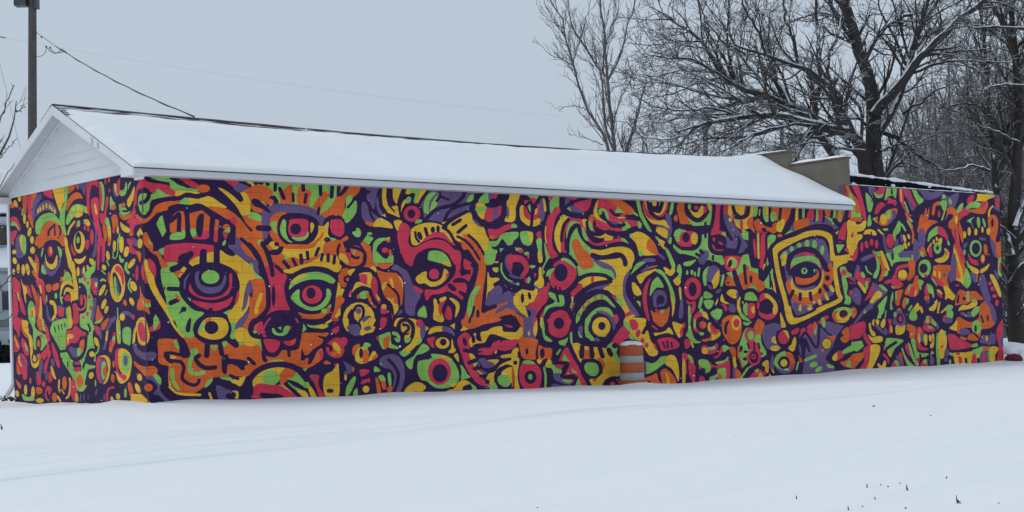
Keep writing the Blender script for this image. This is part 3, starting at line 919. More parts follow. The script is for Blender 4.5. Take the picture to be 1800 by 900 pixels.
O l 205 450 255 420 255 500
G l 205 450 225 430 245 490
R b 485 110 520 110 530 220 540 320 580 390 620 410 600 420 560 380 510 300 485 220
Y s 12 500 130 505 260
R b 540 110 600 120 620 210 670 300 640 320 590 250 545 200
V b 545 120 570 150 600 260 650 330 620 360 580 270
G s 14 540 270 580 380
G b 610 120 650 125 690 200 740 250 690 295 660 270 630 200
O b 545 380 580 410 610 490 630 540 600 520 570 450
G b 590 430 625 470 620 480 600 470
K s 20 610 150 640 230 680 300
V b 690 130 940 140 920 200 840 240 760 240 730 190
K e 830 145 40 22
V b 960 210 1010 215 1060 190 1110 170 1100 240 1060 330 1000 320 990 260 920 240
G e 955 212 18 22
G e 1022 265 14 30 -10
O b 830 400 840 310 870 275 920 265 910 300 870 310 860 360 850 405
O b 690 500 710 420 730 400 730 460 760 350 770 345 770 420 795 340 800 340 790 440 740 480 710 510
G b 910 290 940 255 980 260 985 300 970 370 945 350 930 310
R e 905 395 12 35
G s 14 960 380 935 460
O b 990 340 1040 320 1090 360 1110 380 1100 480 1090 550 1060 560 1010 540 1010 480 1050 440 1050 400 1000 400 970 460 990 390
Y e 1085 460 14 40
O b 680 590 690 520 740 490 800 460 890 480 830 510 780 560 760 620 750 640 740 560
V e 722 655 38 110
O b 665 740 700 770 715 760 740 740 770 840 720 810 690 870
G b 705 820 720 790 745 840 730 850
G b 785 690 800 600 850 550 890 530 890 600 830 640
R b 895 530 950 550 990 620 1000 690 960 640 895 600
G e 1005 705 10 24 -15
Y b 785 760 825 700 800 800 785 790
R b 795 760 820 740 830 850 800 830
Y b 960 760 1000 790 960 850 900 900 860 880 940 850 970 800
R b 975 800 1010 790 1010 850 980 870
K e 888 760 60 85
G e 888 755 40 60
K e 888 755 14 24
Y b 900 700 905 660 935 655 925 720
Y e 880 660 10 20
Y e 848 690 10 22
O b 1040 560 1100 540 1110 640 1130 800 1110 720 1060 640
R b 1060 560 1085 550 1100 700 1150 850 1170 920 1130 920 1100 800 1065 640
Y b 1060 740 1085 800 1110 860 1120 920 1085 920 1060 820
R b 1110 470 1120 400 1150 330 1200 350 1220 390 1150 430
G b 1095 370 1110 320 1155 280 1150 330 1115 380
R b 1200 280 1210 230 1260 195 1270 230 1230 290
O b 1200 360 1340 330 1400 260 1420 300 1390 380 1340 395
G b 1195 350 1200 310 1270 265 1340 290 1320 330 1250 330
R b 1340 290 1380 255 1400 290 1370 330
Y l 1305 155 1500 165 1480 220 1430 235 1400 260 1290 260 1310 220
V b 1490 200 1540 180 1560 230 1500 260
R e 1527 280 32 48
V b 1490 320 1545 330 1550 370 1500 350
Y s 18 1470 315 1435 360 1430 425
O b 1425 430 1490 410 1525 470 1520 580 1500 660 1510 700 1570 690 1575 850 1510 850 1500 720 1450 650 1430 560
K e 1467 490 14 45
G b 1200 470 1275 430 1240 470 1270 550 1240 490
G e 1320 485 16 58 -5
G e 1380 490 10 50 -15
Y e 1172 615 16 36
Y e 1222 580 15 42
Y e 1293 585 15 35
Y e 1362 563 10 32
Y e 1425 580 20 36
V l 1160 720 1210 690 1190 740 1165 770
G e 1290 760 62 88
K e 1293 760 42 62
O b 1380 720 1410 740 1410 830 1380 800
V b 1440 650 1490 720 1500 850 1470 800
V l 1330 640 1400 655 1390 675 1330 670
G e 1172 800 10 30
R b 1210 810 1250 870 1310 890 1300 905 1230 890
O e 1370 860 16 30
G b 1530 880 1560 855 1575 920 1530 920
O b 1110 480 1140 540 1160 640 1150 700 1120 600
Y b 110 610 130 570 180 560 230 580 240 620 190 615 150 605
K s 16 188 590 190 615
Y s 16 265 565 310 610
V b 310 620 330 610 340 720 370 770 430 750 440 690 470 660 470 760 430 810 360 810 330 760
R e 390 680 42 72
G b 420 600 450 530 480 470 500 500 490 580 450 620 440 680
G s 18 510 505 550 570
G e 340 560 28 12
Y e 540 655 13 38 -15
Y e 585 635 12 26 -15
Y e 550 730 12 36 -20
Y e 585 715 10 20
V b 500 620 520 620 520 690 505 680
G e 525 750 12 30
O s 20 600 520 630 600 625 700
G s 14 570 470 610 540
Y b -40 680 40 620 90 615 90 650 50 690 20 790 -40 820
R e 90 745 14 50
R e 140 720 18 38 -10
R e 192 695 16 36
R e 245 715 16 42
R b 0 830 40 750 50 780 30 860 0 900
V b 80 870 110 850 210 815 220 840 110 890
G l 205 775 240 800 290 790 310 830 270 850
O b 205 790 260 850 300 920 280 920 230 850
Y l 290 785 310 790 350 890 330 910 290 830
G b 345 820 380 815 410 870 420 910 400 920
G b 440 800 500 720 510 800 480 850 560 870 600 860 580 890 460 890 430 860
V b 480 820 540 800 610 800 600 850 500 850
T 0 420
V b 175 -10 195 -40 230 -45 265 0 275 100 262 155 235 190 200 200 170 170 165 60
Y b 205 -10 235 -45 245 0 240 130 215 70
G b 240 -35 270 -10 275 100 260 165 240 140 235 60
Y e 150 137 20 22
Y e 155 230 20 34 -15
Y e 192 312 13 52
Y e 245 328 17 58
Y e 292 320 18 62 -10
Y e 345 120 24 36
Y e 145 345 12 30
O b 370 170 400 200 410 290 400 400 440 430 465 470 460 500 420 470 385 420 340 360 350 330 385 360 395 290
Y b 300 190 330 200 365 260 375 200 385 290 380 360 350 300 315 240
R b 370 170 388 180 392 240 380 250
R b 135 410 180 430 210 470 215 540 205 660 190 600 170 560 140 560
Y e 195 610 9 50 -15
R b 140 580 165 590 185 680 190 760 175 830 140 850
R b 200 560 230 640 260 740 270 800 240 780 215 720
Y b 220 420 235 470 270 500 290 560 270 590 275 680 255 600 240 510
R b 280 480 310 520 330 600 340 620 310 600 290 560
R b 380 430 430 440 465 500 475 600 480 700 450 640 430 540 400 500
Y e 428 530 8 50 -10
O b 330 480 370 540 400 640 400 700 375 660 345 560
R b 400 560 420 640 425 760 410 840 375 790 370 700 395 660
Y b 425 600 440 700 440 860 410 840 420 720
G b 300 700 325 655 350 680 370 760 370 880 350 900 310 850 295 770
Y e 342 785 20 55
O e 338 790 10 40
O b 395 840 440 860 445 900 395 900
R b 140 860 190 830 215 860 240 830 220 900 145 900
Y e 262 885 28 25
V b 600 70 640 160 640 250 600 330 560 380 520 385 480 350 460 290 470 240 490 300 540 345 590 310 620 240 620 150
G b 445 270 470 320 485 370 440 350
G b 610 80 650 120 645 190 630 170
Y b 480 170 490 230 530 270 570 250 600 170 605 230 590 290 545 322 500 290 480 230
R e 530 130 26 55
Y e 535 120 10 32
G e 445 140 7 50 10
O b 385 -20 440 -20 445 40 415 100 390 50
O b 620 -30 660 -25 685 -20 695 70 670 60 645 10
Y l 678 -20 700 20 760 230 785 260 800 400 830 560 838 630 745 658 750 600 735 560 700 550 670 600 655 640 650 580 680 520 720 510 760 535 780 520 760 360 725 290 690 120
Y b 640 560 645 490 680 440 730 430 765 470 770 520 745 500 720 475 680 490 660 530 650 580
K s 22 660 600 665 550 690 500 720 490 770 520
R b 690 650 685 620 710 585 735 600 740 650
G b 650 430 670 400 700 345 735 370 760 440 720 430 680 440
G b 645 520 632 580 640 660 660 690 650 640 640 590
O l 635 460 640 400 665 400 650 450
O l 680 320 690 330 675 380
Y e 836 35 58 115
K e 825 20 30 95
G e 823 12 15 34
R b 755 50 775 120 800 160 780 170 750 110
R b 905 20 930 10 940 60 920 110 905 90
Y b 785 210 830 215 870 205 905 180 885 230 840 262 800 245
Y e 968 238 22 36 -25
Y e 823 345 14 48
Y b 915 280 935 290 940 340 925 340
V e 865 350 10 40
Y e 885 330 9 42
V b 1005 0 1020 0 1015 120 1000 190 970 180 995 100
R b 1035 0 1055 60 1050 200 1040 320 1025 300 1025 100
R b 1080 30 1105 0 1105 150 1095 235 1075 225
O e 1150 20 12 50
G b 830 420 870 410 920 330 985 270 1005 230 1000 330 960 380 955 440 950 560 970 600 985 700 975 800 940 860 900 900 850 900 845 800 870 790 910 760 920 680 915 560 880 490 840 470
R e 893 420 11 32 -10
R e 928 465 10 20
R e 942 610 14 24
R e 960 730 17 24
R e 922 795 15 24
R e 882 840 12 30
K b 830 480 880 480 915 560 915 700 890 770 850 780 830 700
O s 16 890 600 905 650 895 720 850 750 820 730
R b 845 600 870 600 872 680 850 690
R b 765 700 800 680 825 760 830 860 800 900 770 880 775 780
Y b 725 710 745 740 755 850 760 900 730 890 725 800
G b 700 730 720 740 725 860 700 800
O b 485 490 530 480 540 530 520 560 490 540
O b 555 490 615 465 615 520 560 545
V b 495 690 490 780 510 850 545 880 570 850 530 840 510 780
Y b 525 650 570 660 595 720 590 810 560 860 550 840 575 780 560 700 535 690
G e 490 630 6 40
G e 590 600 12 30
V b 610 700 660 715 690 740 640 735 610 730
R b 610 740 670 740 670 810 640 820 612 800
G b 640 880 690 850 720 880 760 910 580 910 600 860
V b 590 830 640 850 680 830 670 870 620 880 595 860
R b 965 430 990 415 1000 470 1020 560 1020 590 985 570 960 500
V b 990 420 1030 420 1030 560 1010 500 990 480
Y e 1013 480 13 27
V b 980 630 1015 640 1000 780 980 880 955 870 975 760 985 700
Y e 1238 465 80 202
K b 1190 370 1215 355 1250 420 1280 520 1265 590 1230 610 1205 560 1195 480
R b 1215 300 1250 285 1290 330 1308 400 1305 480 1290 470 1275 400 1240 350 1218 335
G b 1205 400 1225 430 1230 520 1255 580 1240 610 1215 590 1203 500
V b 1225 430 1245 470 1258 560 1245 570 1230 510
Y e 1205 80 14 55
Y e 1280 70 22 75
Y e 1333 135 24 55 12
Y e 1138 175 17 48 -8
Y e 1388 260 22 60 35
Y e 1097 300 20 30 -20
Y e 1407 497 30 55 -25
Y e 1390 660 20 42 -25
Y e 1078 540 20 64 28
Y e 1095 685 20 55 20
Y e 1122 745 17 40 15
O b 1315 640 1335 670 1330 705 1300 680
G s 26 1335 255 1325 310 1355 360
G s 14 1375 420 1352 490 1385 560
G s 20 1065 440 1085 425 1110 440
G s 12 1125 230 1150 280
G s 10 1070 330 1110 370
G s 10 1130 540 1110 590
G b 1260 170 1280 210 1305 215 1295 250 1265 235
G s 8 1240 0 1240 150 1215 205 1185 190
G s 8 1190 130 1195 200
G s 10 1240 730 1245 900
R b 1440 290 1455 300 1455 400 1440 440 1430 370
R l 1395 370 1415 370 1415 410
O b 1140 370 1155 350 1160 420 1150 470 1138 420
R b 1340 0 1390 10 1395 80 1450 140 1450 160 1370 140 1365 60
O b 1440 130 1485 150 1480 240 1465 220
V b 1390 -20 1430 20 1450 80 1410 60
Y e 1473 50 24 48
O b 1565 100 1525 60 1520 30 1570 20 1610 50 1605 140
G l 1565 10 1605 60 1570 50
O b 1605 145 1670 135 1720 220 1790 280 1830 310 1720 310 1700 290 1660 180
G l 1670 120 1710 95 1740 95 1740 165 1710 170
R b 1725 130 1750 90 1800 65 1840 70 1840 270 1770 210 1740 180
K s 30 1735 190 1800 265
R e 1568 340 78 130
Y b 1520 220 1550 230 1565 310 1615 390 1650 510 1720 640 1800 770 1830 860 1800 860 1750 780 1670 660 1590 520 1540 360
G b 1700 320 1740 308 1800 320 1830 640 1765 640 1725 520 1700 400
K e 1765 520 40 28
O b 1475 490 1490 560 1520 620 1580 650 1585 690 1560 700 1580 795 1520 750 1450 745 1455 660 1475 620 1480 560
G b 1500 640 1530 680 1580 685 1585 715 1530 715
O b 1030 700 1050 760 1090 830 1050 860 1010 860
R l 1040 780 1080 820 1045 815
G b 1000 880 1050 860 1080 840 1060 880 1010 895
V b 1150 850 1190 830 1220 810 1180 870 1150 890
O b 1070 900 1110 860 1150 830 1120 890 1080 920
V b 1265 800 1300 765 1350 765 1410 810 1415 840 1380 830 1340 800 1290 810
Y e 1290 825 26 36
R b 1395 830 1415 800 1415 840 1405 850
T 300 430
R b -60 30 0 10 300 0 440 10 465 40 430 85 380 85 200 80 110 100 75 140 70 180 -60 190
R b 165 130 240 95 300 80 300 120 200 170
Y b 200 180 300 125 300 210 250 230 215 215
Y l 380 90 450 75 450 195 385 190
G b -30 190 60 190 75 210 30 250 -30 210
G b -60 280 30 300 70 350 95 420 90 500 130 580 240 690 350 720 280 790 240 870 240 910 100 910 50 810 -30 690
O b 30 290 80 270 150 280 110 320 60 330
Y b 115 230 165 250 130 290 110 265
Y s 16 90 340 110 310
K s 46 -20 465 90 470
K s 50 0 615 80 580
K s 56 95 780 140 680
K s 50 190 800 185 890
O b 40 520 70 530 110 595 80 580
Y l 520 60 700 110 850 220 900 330 880 370 830 370 790 450 750 680 830 530 840 600 800 700 700 830 640 870 600 740 650 680 720 560 730 400 700 300 640 240 520 190
V b 610 10 740 10 760 60 830 130 920 190 915 230 880 250 830 190 720 110 660 70
K b 520 10 600 30 680 100 640 120 560 80
O b 740 0 820 40 900 160 920 180 830 120 770 60
G b 840 195 870 220 900 300 960 350 960 370 900 370 890 300
V b 870 240 920 240 930 310 900 300
O b 840 380 970 365 1000 430 1010 560 1000 680 900 780 800 880 760 880 830 700 850 600 870 480
Y b 935 530 965 515 960 570 930 650 915 720 890 725 890 660
V b 800 430 830 390 860 430 850 500 820 540 800 640 760 695 750 690 790 540
V b 800 730 830 680 820 760 760 860 690 890 680 880 730 780
O l 830 560 850 550 840 650 830 690
G l 555 720 640 680 600 740
K e 410 445 320 262
V b 265 300 300 280 290 350 320 420 400 450 500 440 550 390 570 320 585 350 570 420 520 490 430 515 340 500 280 440 258 370
G e 420 342 92 70
V b 140 430 150 360 205 300 160 380 150 470
R b 205 410 225 470 280 530 380 560 500 550 580 500 620 430 620 320 645 310 645 420 620 500 560 550 450 580 330 570 240 530 195 480
R b 220 590 300 600 420 620 520 610 600 580 655 550 620 630 560 670 470 697 380 680 280 640
G l 180 555 215 575 210 600
R b 705 500 725 500 705 600 675 640 685 580
O b 660 250 720 290 700 300
K s 74 345 80 340 200
K s 60 485 30 485 190
K s 66 210 100 150 160 90 230 20 260
K s 50 420 690 430 740
O b 830 -20 950 10 1000 120 1030 230 980 230 940 130
R l 980 235 1040 230 1070 330 1090 200 1130 200 1190 260 1225 340 1200 420 1200 500 1230 620 1260 690 1180 690 1010 740 1040 680 1060 560 1040 420 1000 320
O l 1030 100 1060 110 1170 95 1230 130 1310 130 1400 180 1300 230 1190 255 1100 190 1060 190
O b 1200 0 1450 0 1540 -20 1480 50 1350 70 1240 50
Y l 1170 90 1190 45 1250 50 1420 50 1540 30 1610 20 1610 110 1500 150 1380 120 1250 130
K s 50 830 0 920 120 980 280 1020 420 1030 560 1020 680 930 780 850 830
K s 44 970 0 1030 100 1060 220 1075 320
K e 1085 540 20 112
K s 34 1110 225 1180 290
K b 1030 80 1110 70 1160 30 1185 35 1170 80 1120 110 1040 100
O b 1620 0 1760 0 1760 120 1640 110 1610 80
Y b 1190 270 1300 240 1420 200 1520 140 1600 120 1780 130 1800 240 1750 290 1640 240 1500 225 1380 250 1300 300 1230 300
O l 1330 200 1480 140 1590 90 1560 140 1440 200 1350 220
G e 1225 135 22 18
K s 40 1195 180 1245 240
K s 34 1290 155 1320 215
K s 38 1372 110 1382 190
K s 36 1440 80 1448 150
K s 34 1530 110 1560 40
K s 30 1600 100 1588 165
K s 34 1660 105 1660 170
K s 34 1730 120 1722 195
Y b 1720 380 1770 400 1800 470 1800 540 1750 570 1730 450
O b 1740 570 1800 540 1800 630 1730 760 1690 800 1720 680
K b 1200 480 1215 380 1280 310 1380 260 1500 230 1640 250 1750 310 1760 420 1740 560 1720 700 1660 790 1560 840 1420 830 1340 770 1240 640
G b 1250 470 1270 400 1340 330 1430 300 1560 290 1680 330 1730 380 1700 410 1600 370 1480 365 1380 390 1300 430
Y b 1270 390 1330 340 1430 305 1410 340 1330 380 1275 405
G b 1270 560 1300 510 1355 475 1360 580 1420 640 1500 660 1580 630 1640 550 1645 470 1680 480 1690 540 1650 630 1580 680 1480 695 1380 660 1310 610
R e 1492 527 105 95
K e 1480 512 48 58
O b 1340 715 1430 735 1560 730 1640 670 1670 650 1680 690 1640 760 1540 790 1440 785
G e 1618 700 28 24
G l 1660 650 1690 625 1690 670
O b 1770 330 1800 300 1830 440 1790 420
Y l 1730 760 1790 660 1790 740 1740 780
R b 1710 790 1770 775 1760 805 1710 805
K s 26 1780 0 1760 80 1800 180
K b 960 870 1000 760 1100 700 1220 700 1340 800 1380 830 1380 910 970 910
R b 985 880 1000 800 1080 740 1180 715 1240 720 1270 760 1350 800 1350 830 1260 770 1150 755 1060 780 1010 850
G e 1135 765 30 12
T 600 440
O b 240 180 260 100 290 0 320 20 330 100 370 170 330 170 300 190
Y b -20 40 40 60 75 110 70 150 20 110 -20 90
K s 40 250 60 235 140 180 180 110 190 40 170 0 130
G b 335 10 345 100 380 140 470 130 545 110 540 50 500 90 440 80 370 10
O b 375 140 470 130 530 130 500 180 450 195 410 180
O l 370 205 460 235 580 240 640 300 655 420 640 560 620 590 600 580 520 580 480 520 430 480 420 380
K s 26 490 360 560 420 600 480 610 600 590 690
Y b 430 380 450 345 480 335 470 370 440 420
Y b 510 300 535 310 555 390 530 380
Y s 12 610 280 640 330 648 380
Y b 485 505 530 520 555 500 545 550 600 580 590 640 540 690 520 620
R b 440 490 470 480 480 530 460 545
Y b 305 190 340 170 370 200 360 235 330 215
V b 530 200 570 150 640 190 700 230 740 330 770 400 830 450 830 500 780 590 770 680 720 685 680 650 670 560 670 380 650 290 600 220
O b 0 210 70 190 80 250 120 280 100 340 60 390 20 380 -20 340
Y b 70 220 120 195 150 215 130 290 90 260
K s 26 110 300 70 275 35 295 45 330 75 330
Y l 60 320 100 300 90 340
Y b 0 410 40 425 20 480 -20 500
O b -20 480 20 490 30 530 0 560
K s 60 40 480 120 290 200 210 300 220 370 300 400 420 440 520 510 580 530 720
Y b 190 250 250 235 320 250 310 380 270 360 270 270 200 260
R b 200 260 265 260 265 350 230 360 195 310
R b 330 280 370 310 385 400 380 480 410 560 380 540 340 480 310 390
Y b 120 420 150 350 190 335 250 360 300 370 300 400 220 370 160 410 120 460
R b 80 470 100 420 120 440 110 490
K s 36 120 480 160 420 230 395 300 420 330 500 380 570
G b 190 460 240 430 285 440 280 480 250 510 200 500
O b 260 450 300 480 330 560 370 600 340 600 300 550
O e 178 490 14 22
Y b 370 460 400 500 410 530 380 510
R b 415 610 430 580 440 615 470 610 485 650 450 670 420 660
Y e 450 592 26 22
K e 185 720 200 200
Y e 185 720 165 170
K b 65 690 90 640 110 620 130 640 140 720 190 760 220 800 200 840 170 790 100 800 70 760
K s 30 130 640 160 590 210 590 235 640 220 720 180 750
V e 182 640 28 30
V e 268 722 52 28 -30
V b 65 800 130 790 160 780 195 810 190 870 140 895 90 870
V e 278 824 40 20 -10
R b 420 715 475 715 475 760 430 830 412 820
R l 530 660 545 690 540 735
V l 590 690 625 620 650 650
R b 630 0 830 0 790 60 740 165 690 130 650 60
R b 1110 0 1180 0 1250 20 1255 200 1260 270 1310 260 1390 210 1340 330 1300 320 1320 380 1310 450 1280 430 1280 520 1220 480 1130 430 1070 450 1010 460 950 470 900 530 885 420 1000 420 1100 370 1160 310 1200 250 1210 170 1170 80
K b 760 130 800 40 900 0 1100 20 1160 100 1200 180 1180 260 1120 340 1000 400 870 380 800 330 770 250
G b 915 70 930 15 1000 5 1080 30 1130 90 1140 130 1060 135 990 120 920 100
Y b 1060 135 1140 125 1155 170 1110 160
Y b 785 300 830 250 895 225 900 290 940 330 1000 330 1060 290 1085 200 1120 220 1130 260 1090 320 1020 370 940 380 880 345 820 350
R e 978 250 52 53
R l 1110 250 1140 225 1120 280 1095 305
K b 1180 320 1230 290 1300 300 1340 340 1260 340 1190 340
K b 1120 370 1150 350 1210 400 1200 430 1160 420
R b 1300 90 1330 110 1370 130 1360 160 1390 200 1310 200 1290 150
K s 30 1260 220 1350 240
K s 30 1250 440 1300 480
R b 760 370 800 390 860 420 850 450 810 440 770 410
O b 1370 10 1400 0 1500 0 1520 120 1520 250 1500 380 1480 560 1480 660 1580 610 1700 560 1800 600 1830 660 1700 690 1620 740 1500 780 1400 820 1330 825 1280 790 1310 680 1340 560 1400 400 1430 300 1450 180 1430 80
G b 1330 620 1340 540 1370 450 1420 390 1470 375 1440 430 1400 510 1390 610 1350 705
K s 26 1400 600 1380 680 1345 760
K e 1440 670 16 48
Y l 1255 850 1290 795 1335 830
K s 24 1400 0 1460 100
K s 26 1480 0 1510 50
Y b 975 520 1000 520 1015 570 1040 600 1060 660 1080 740 1040 755 980 730 970 690 980 620
Y b 1040 510 1100 490 1100 520 1060 545 1040 535
R b 1030 570 1060 545 1090 540 1060 610 1055 690 1030 650
R b 1095 670 1120 590 1155 620 1165 700 1140 735 1100 710
Y b 1140 505 1180 510 1240 560 1240 630 1200 710 1210 600 1180 550
G b 810 650 840 610 880 590 900 700 860 705 810 690
G b 1520 0 1640 0 1620 60 1600 120 1560 90 1520 130
Y b 1620 120 1655 120 1650 130 1620 130
Y b 1600 185 1655 190 1640 230 1605 215
G e 1645 205 8 25
V b 1740 60 1790 50 1800 100 1760 130 1780 200 1800 240 1780 240 1740 180 1725 120
R b 1770 100 1800 60 1800 200 1760 180
G s 16 1690 140 1690 220 1740 300 1800 330
Y b 1545 230 1570 290 1640 290 1665 310 1600 350 1610 400 1550 440 1530 510 1540 400
V b 1530 520 1580 420 1660 370 1700 420 1690 470 1760 430 1800 460 1830 540 1700 570 1600 600 1520 570
V b 1720 360 1745 380 1740 390
O b 1620 600 1700 560 1760 545 1720 590 1650 640
V b 1620 670 1650 620 1720 580 1800 570 1830 640 1750 610 1690 640
K s 44 1500 640 1560 610 1620 590
T 900 440
R b -40 60 60 50 130 80 175 150 170 220 120 285 90 270 130 200 110 140 50 110 -40 130
V b -20 250 60 280 130 285 100 300 40 295 -20 275
G b 190 160 245 160 220 185 200 180
R l 230 240 255 245 245 290
R e 150 320 14 28 -15
G b 165 300 180 280 195 310 170 350
G e 60 355 18 14
V b -20 330 40 345 30 360 -20 345
G l 320 180 350 140 400 100 540 30 620 60 690 120 870 120 950 190 1040 210 1090 250 1085 320 1050 280 960 240 830 230 700 270 690 180 620 80 560 70 450 90 360 200 330 260
K s 40 350 200 400 110 470 60 550 40 620 80 680 150
R b 370 0 440 0 480 50 460 90 420 90
O b 660 20 780 0 850 110 855 170 800 195 730 190 690 80
Y l 930 100 1000 100 1120 90 1180 150 1240 60 1290 80 1240 200 1200 300 1170 420 1180 500 1230 620 1290 700 1200 720 1160 600 1150 490 1110 480 1060 380 960 420 1020 360 1060 320 1090 300 1090 230 1040 160
V b 850 80 890 110 970 130 1050 170 1095 240 1090 300 1060 220 990 190 900 150
K s 50 850 50 930 75 1010 70 1100 45 1160 60 1190 110 1195 145
V b 1180 300 1220 230 1240 240 1200 340 1200 450 1260 560 1340 680 1310 700 1240 620 1180 500 1170 400
G b 1060 375 1100 400 1120 470 1160 510 1160 600 1120 560 1090 520 1110 450
R b 1040 470 1110 510 1110 530 1070 510
K e 520 250 178 190
R b 450 180 440 150 510 105 580 120 640 160 680 210 670 290 620 360 550 415 480 410 420 380 400 310 410 240 440 190
K e 515 235 72 92
G b 515 100 550 80 620 110 680 190 620 150 570 115
G b 365 240 400 200 450 195 410 240 400 300 370 290
K b 300 290 340 280 390 280 380 310 340 320
K s 20 460 380 465 430
K s 18 505 390 510 420
R e 385 365 14 25
Y b 285 190 310 190 320 270 335 320 330 380 290 400 240 370 240 340 280 300
Y b 20 490 80 430 120 415 220 430 260 390 270 450 230 540 170 580 140 590 180 740 120 680 30 580
K e 110 505 17 52
K e 185 480 16 40 -10
V s 20 250 385 310 430
R b 340 390 395 380 370 470 380 510 320 600 280 640 240 700 240 640 170 600 180 560 230 540 270 460
R b 220 720 250 690 250 780 240 810 220 800
V b -20 530 20 570 70 640 140 690 180 740 200 650 160 620 140 590 210 610 250 640 240 690 225 700 220 820 240 910 110 910 140 820 130 720 70 660 0 630
O b 0 630 40 660 120 720 130 790 110 900 110 820 80 760 40 700 0 680
Y b -20 880 50 860 90 810 110 850 110 910 -20 910
G b 390 480 400 440 470 470 540 480 545 580 460 590 390 610 350 660 330 700 345 620 380 560 430 540 470 540
K s 26 470 460 490 540
K s 30 430 545 350 580 300 660 270 760 265 900
R b 300 690 330 640 340 640 320 710
Y b 300 740 325 710 330 790 320 830 300 790
G s 16 325 800 335 900
K e 495 770 160 170
R b 385 800 400 760 390 740 420 670 500 635 570 650 605 720 605 820 570 890 500 920 420 890
K e 497 770 55 60
Y b 700 330 760 290 850 270 950 280 1020 315 960 325 850 350 770 390 720 370
R b 835 290 860 280 860 330 840 345
R b 620 450 680 390 710 350 740 370 730 420 670 480 640 490
K s 40 690 320 780 265 900 255 1000 275 1040 330
V b 770 460 800 430 880 390 1000 360 1030 365 960 400 870 420
K s 40 1040 330 900 345 800 390 720 450 670 500
Y b 965 410 1010 375 1060 375 1100 420 1110 480 1060 460 1010 420
K b 640 640 680 520 800 440 900 410 1000 430 1100 540 1190 660 1180 760 1120 900 700 900 680 780
G b 680 770 680 690 720 620 780 550 860 490 930 465 1000 490 1060 560 1090 600 1050 580 980 520 900 520 820 560 760 620 720 700
O l 690 680 725 700 720 680 695 660
O l 735 590 760 570 775 620 760 640
O l 785 530 800 520 825 550 810 575
O l 865 485 890 480 890 520 870 520
O l 935 475 960 475 955 510 935 510
O l 1010 510 1060 570 1040 550
G b 770 800 800 700 880 620 960 600 1030 620 1070 690 1060 700 1000 660 920 650 850 690 810 760 800 850 820 910 780 910
V b 880 650 960 640 1040 690 1080 770 1080 840 1060 780 1010 700 940 665
R e 1095 725 27 50
R e 985 657 18 8
Y e 942 805 95 100
K e 948 798 38 42
V b 700 820 740 800 740 880 720 900
G s 16 640 530 620 600
R s 14 655 560 630 630
Y l 625 490 650 490 635 540
R b 1195 700 1210 660 1250 640 1265 660 1240 700
Y b 1190 720 1290 680 1300 740 1400 760 1400 830 1360 870 1240 910 1200 850 1180 790
R b 1250 740 1300 725 1330 780 1310 830 1270 840 1250 790
K s 30 1290 715 1350 715 1400 740
R b 1120 900 1180 800 1240 860 1240 910
K b 1400 340 1450 270 1540 240 1620 300 1700 420 1730 600 1700 720 1640 830 1560 860 1480 820 1410 700 1370 560
R b 1380 480 1400 380 1460 295 1430 400 1420 540 1450 740 1420 700 1390 600
G b 1455 480 1470 360 1510 300 1540 285 1580 340 1595 390 1530 390 1490 430
V b 1490 540 1490 470 1530 425 1590 430 1630 480 1620 560 1580 590 1540 590 1560 570 1600 560 1610 500 1570 470 1530 490 1520 540 1530 600 1500 590
O b 1465 630 1500 660 1560 640 1620 630 1660 600 1650 700 1610 780 1575 805 1530 780 1490 720
G l 1560 630 1610 625 1585 675
R b 1510 625 1545 630 1540 670
G b 1500 210 1560 205 1620 260 1690 400 1720 520 1710 580 1690 540 1670 450 1640 350 1580 260
Y b 1670 450 1700 540 1715 600 1690 700 1690 600
R s 14 1480 800 1530 835
Y b 1270 340 1310 360 1365 450 1330 480 1290 460 1270 400
Y b 1320 270 1400 230 1470 210 1520 195 1480 230 1410 280 1360 350 1330 310
V b 1360 225 1420 180 1500 160 1530 170 1460 190 1410 220
O s 12 1450 185 1530 165
G l 1250 260 1290 180 1350 130 1410 125 1350 170 1290 220
V b 1350 120 1440 90 1510 100 1500 120 1400 120
Y b 1600 190 1620 180 1670 210 1690 180 1720 210 1690 260 1650 260
G b 1640 0 1680 60 1720 160 1700 180 1660 80
G b 1745 180 1770 150 1790 220 1770 320 1740 290
Y b 1700 310 1740 280 1780 330 1740 370
K s 36 1690 300 1740 250
G l 1310 530 1350 540 1350 590
Y l 1335 540 1355 560 1355 600
Y b 1760 400 1780 400 1785 520 1775 520
V b 1780 530 1800 520 1800 700 1760 700
T 1200 420
K s 104 985 230 995 300 1020 420 1070 600 1110 760 1150 860 1300 810 1450 740 1655 645 1640 560 1615 400 1610 350
Y s 44 972 110 985 230 1020 420 1070 600 1110 760 1150 860 1300 810 1450 740 1655 645 1640 560 1610 380 1610 300 1660 255 1720 232
O b 1090 470 1130 430 1150 530 1250 560 1400 520 1480 440 1480 300 1520 290 1565 260 1590 400 1560 470 1500 560 1450 620 1350 690 1250 690 1170 650 1120 580
Y b 1150 420 1170 340 1180 400 1160 450 1200 520 1300 545 1400 520 1460 440 1480 330 1480 440 1440 530 1360 600 1250 610 1170 560 1140 480
G b 1140 300 1160 220 1240 190 1360 180 1430 220 1450 300 1400 250 1300 230 1220 260 1150 310
R b 1130 310 1190 270 1160 300
K b 1110 380 1140 320 1220 260 1310 240 1400 270 1450 330 1460 420 1420 490 1320 520 1230 510 1170 450 1150 390
G e 1283 337 30 32
K e 1285 335 10 18
O b 1190 430 1200 400 1280 420 1380 400 1420 350 1400 320 1430 340 1430 400 1380 450 1290 480 1210 475
G l 1380 320 1400 320 1390 360
V b 1230 520 1320 515 1400 490 1330 540
K b 1480 480 1510 480 1545 540 1520 555 1490 520
K e 1527 412 26 28
K e 1448 550 18 32
K s 34 1240 580 1240 640
K s 34 1345 570 1355 640
K s 36 1165 550 1130 620
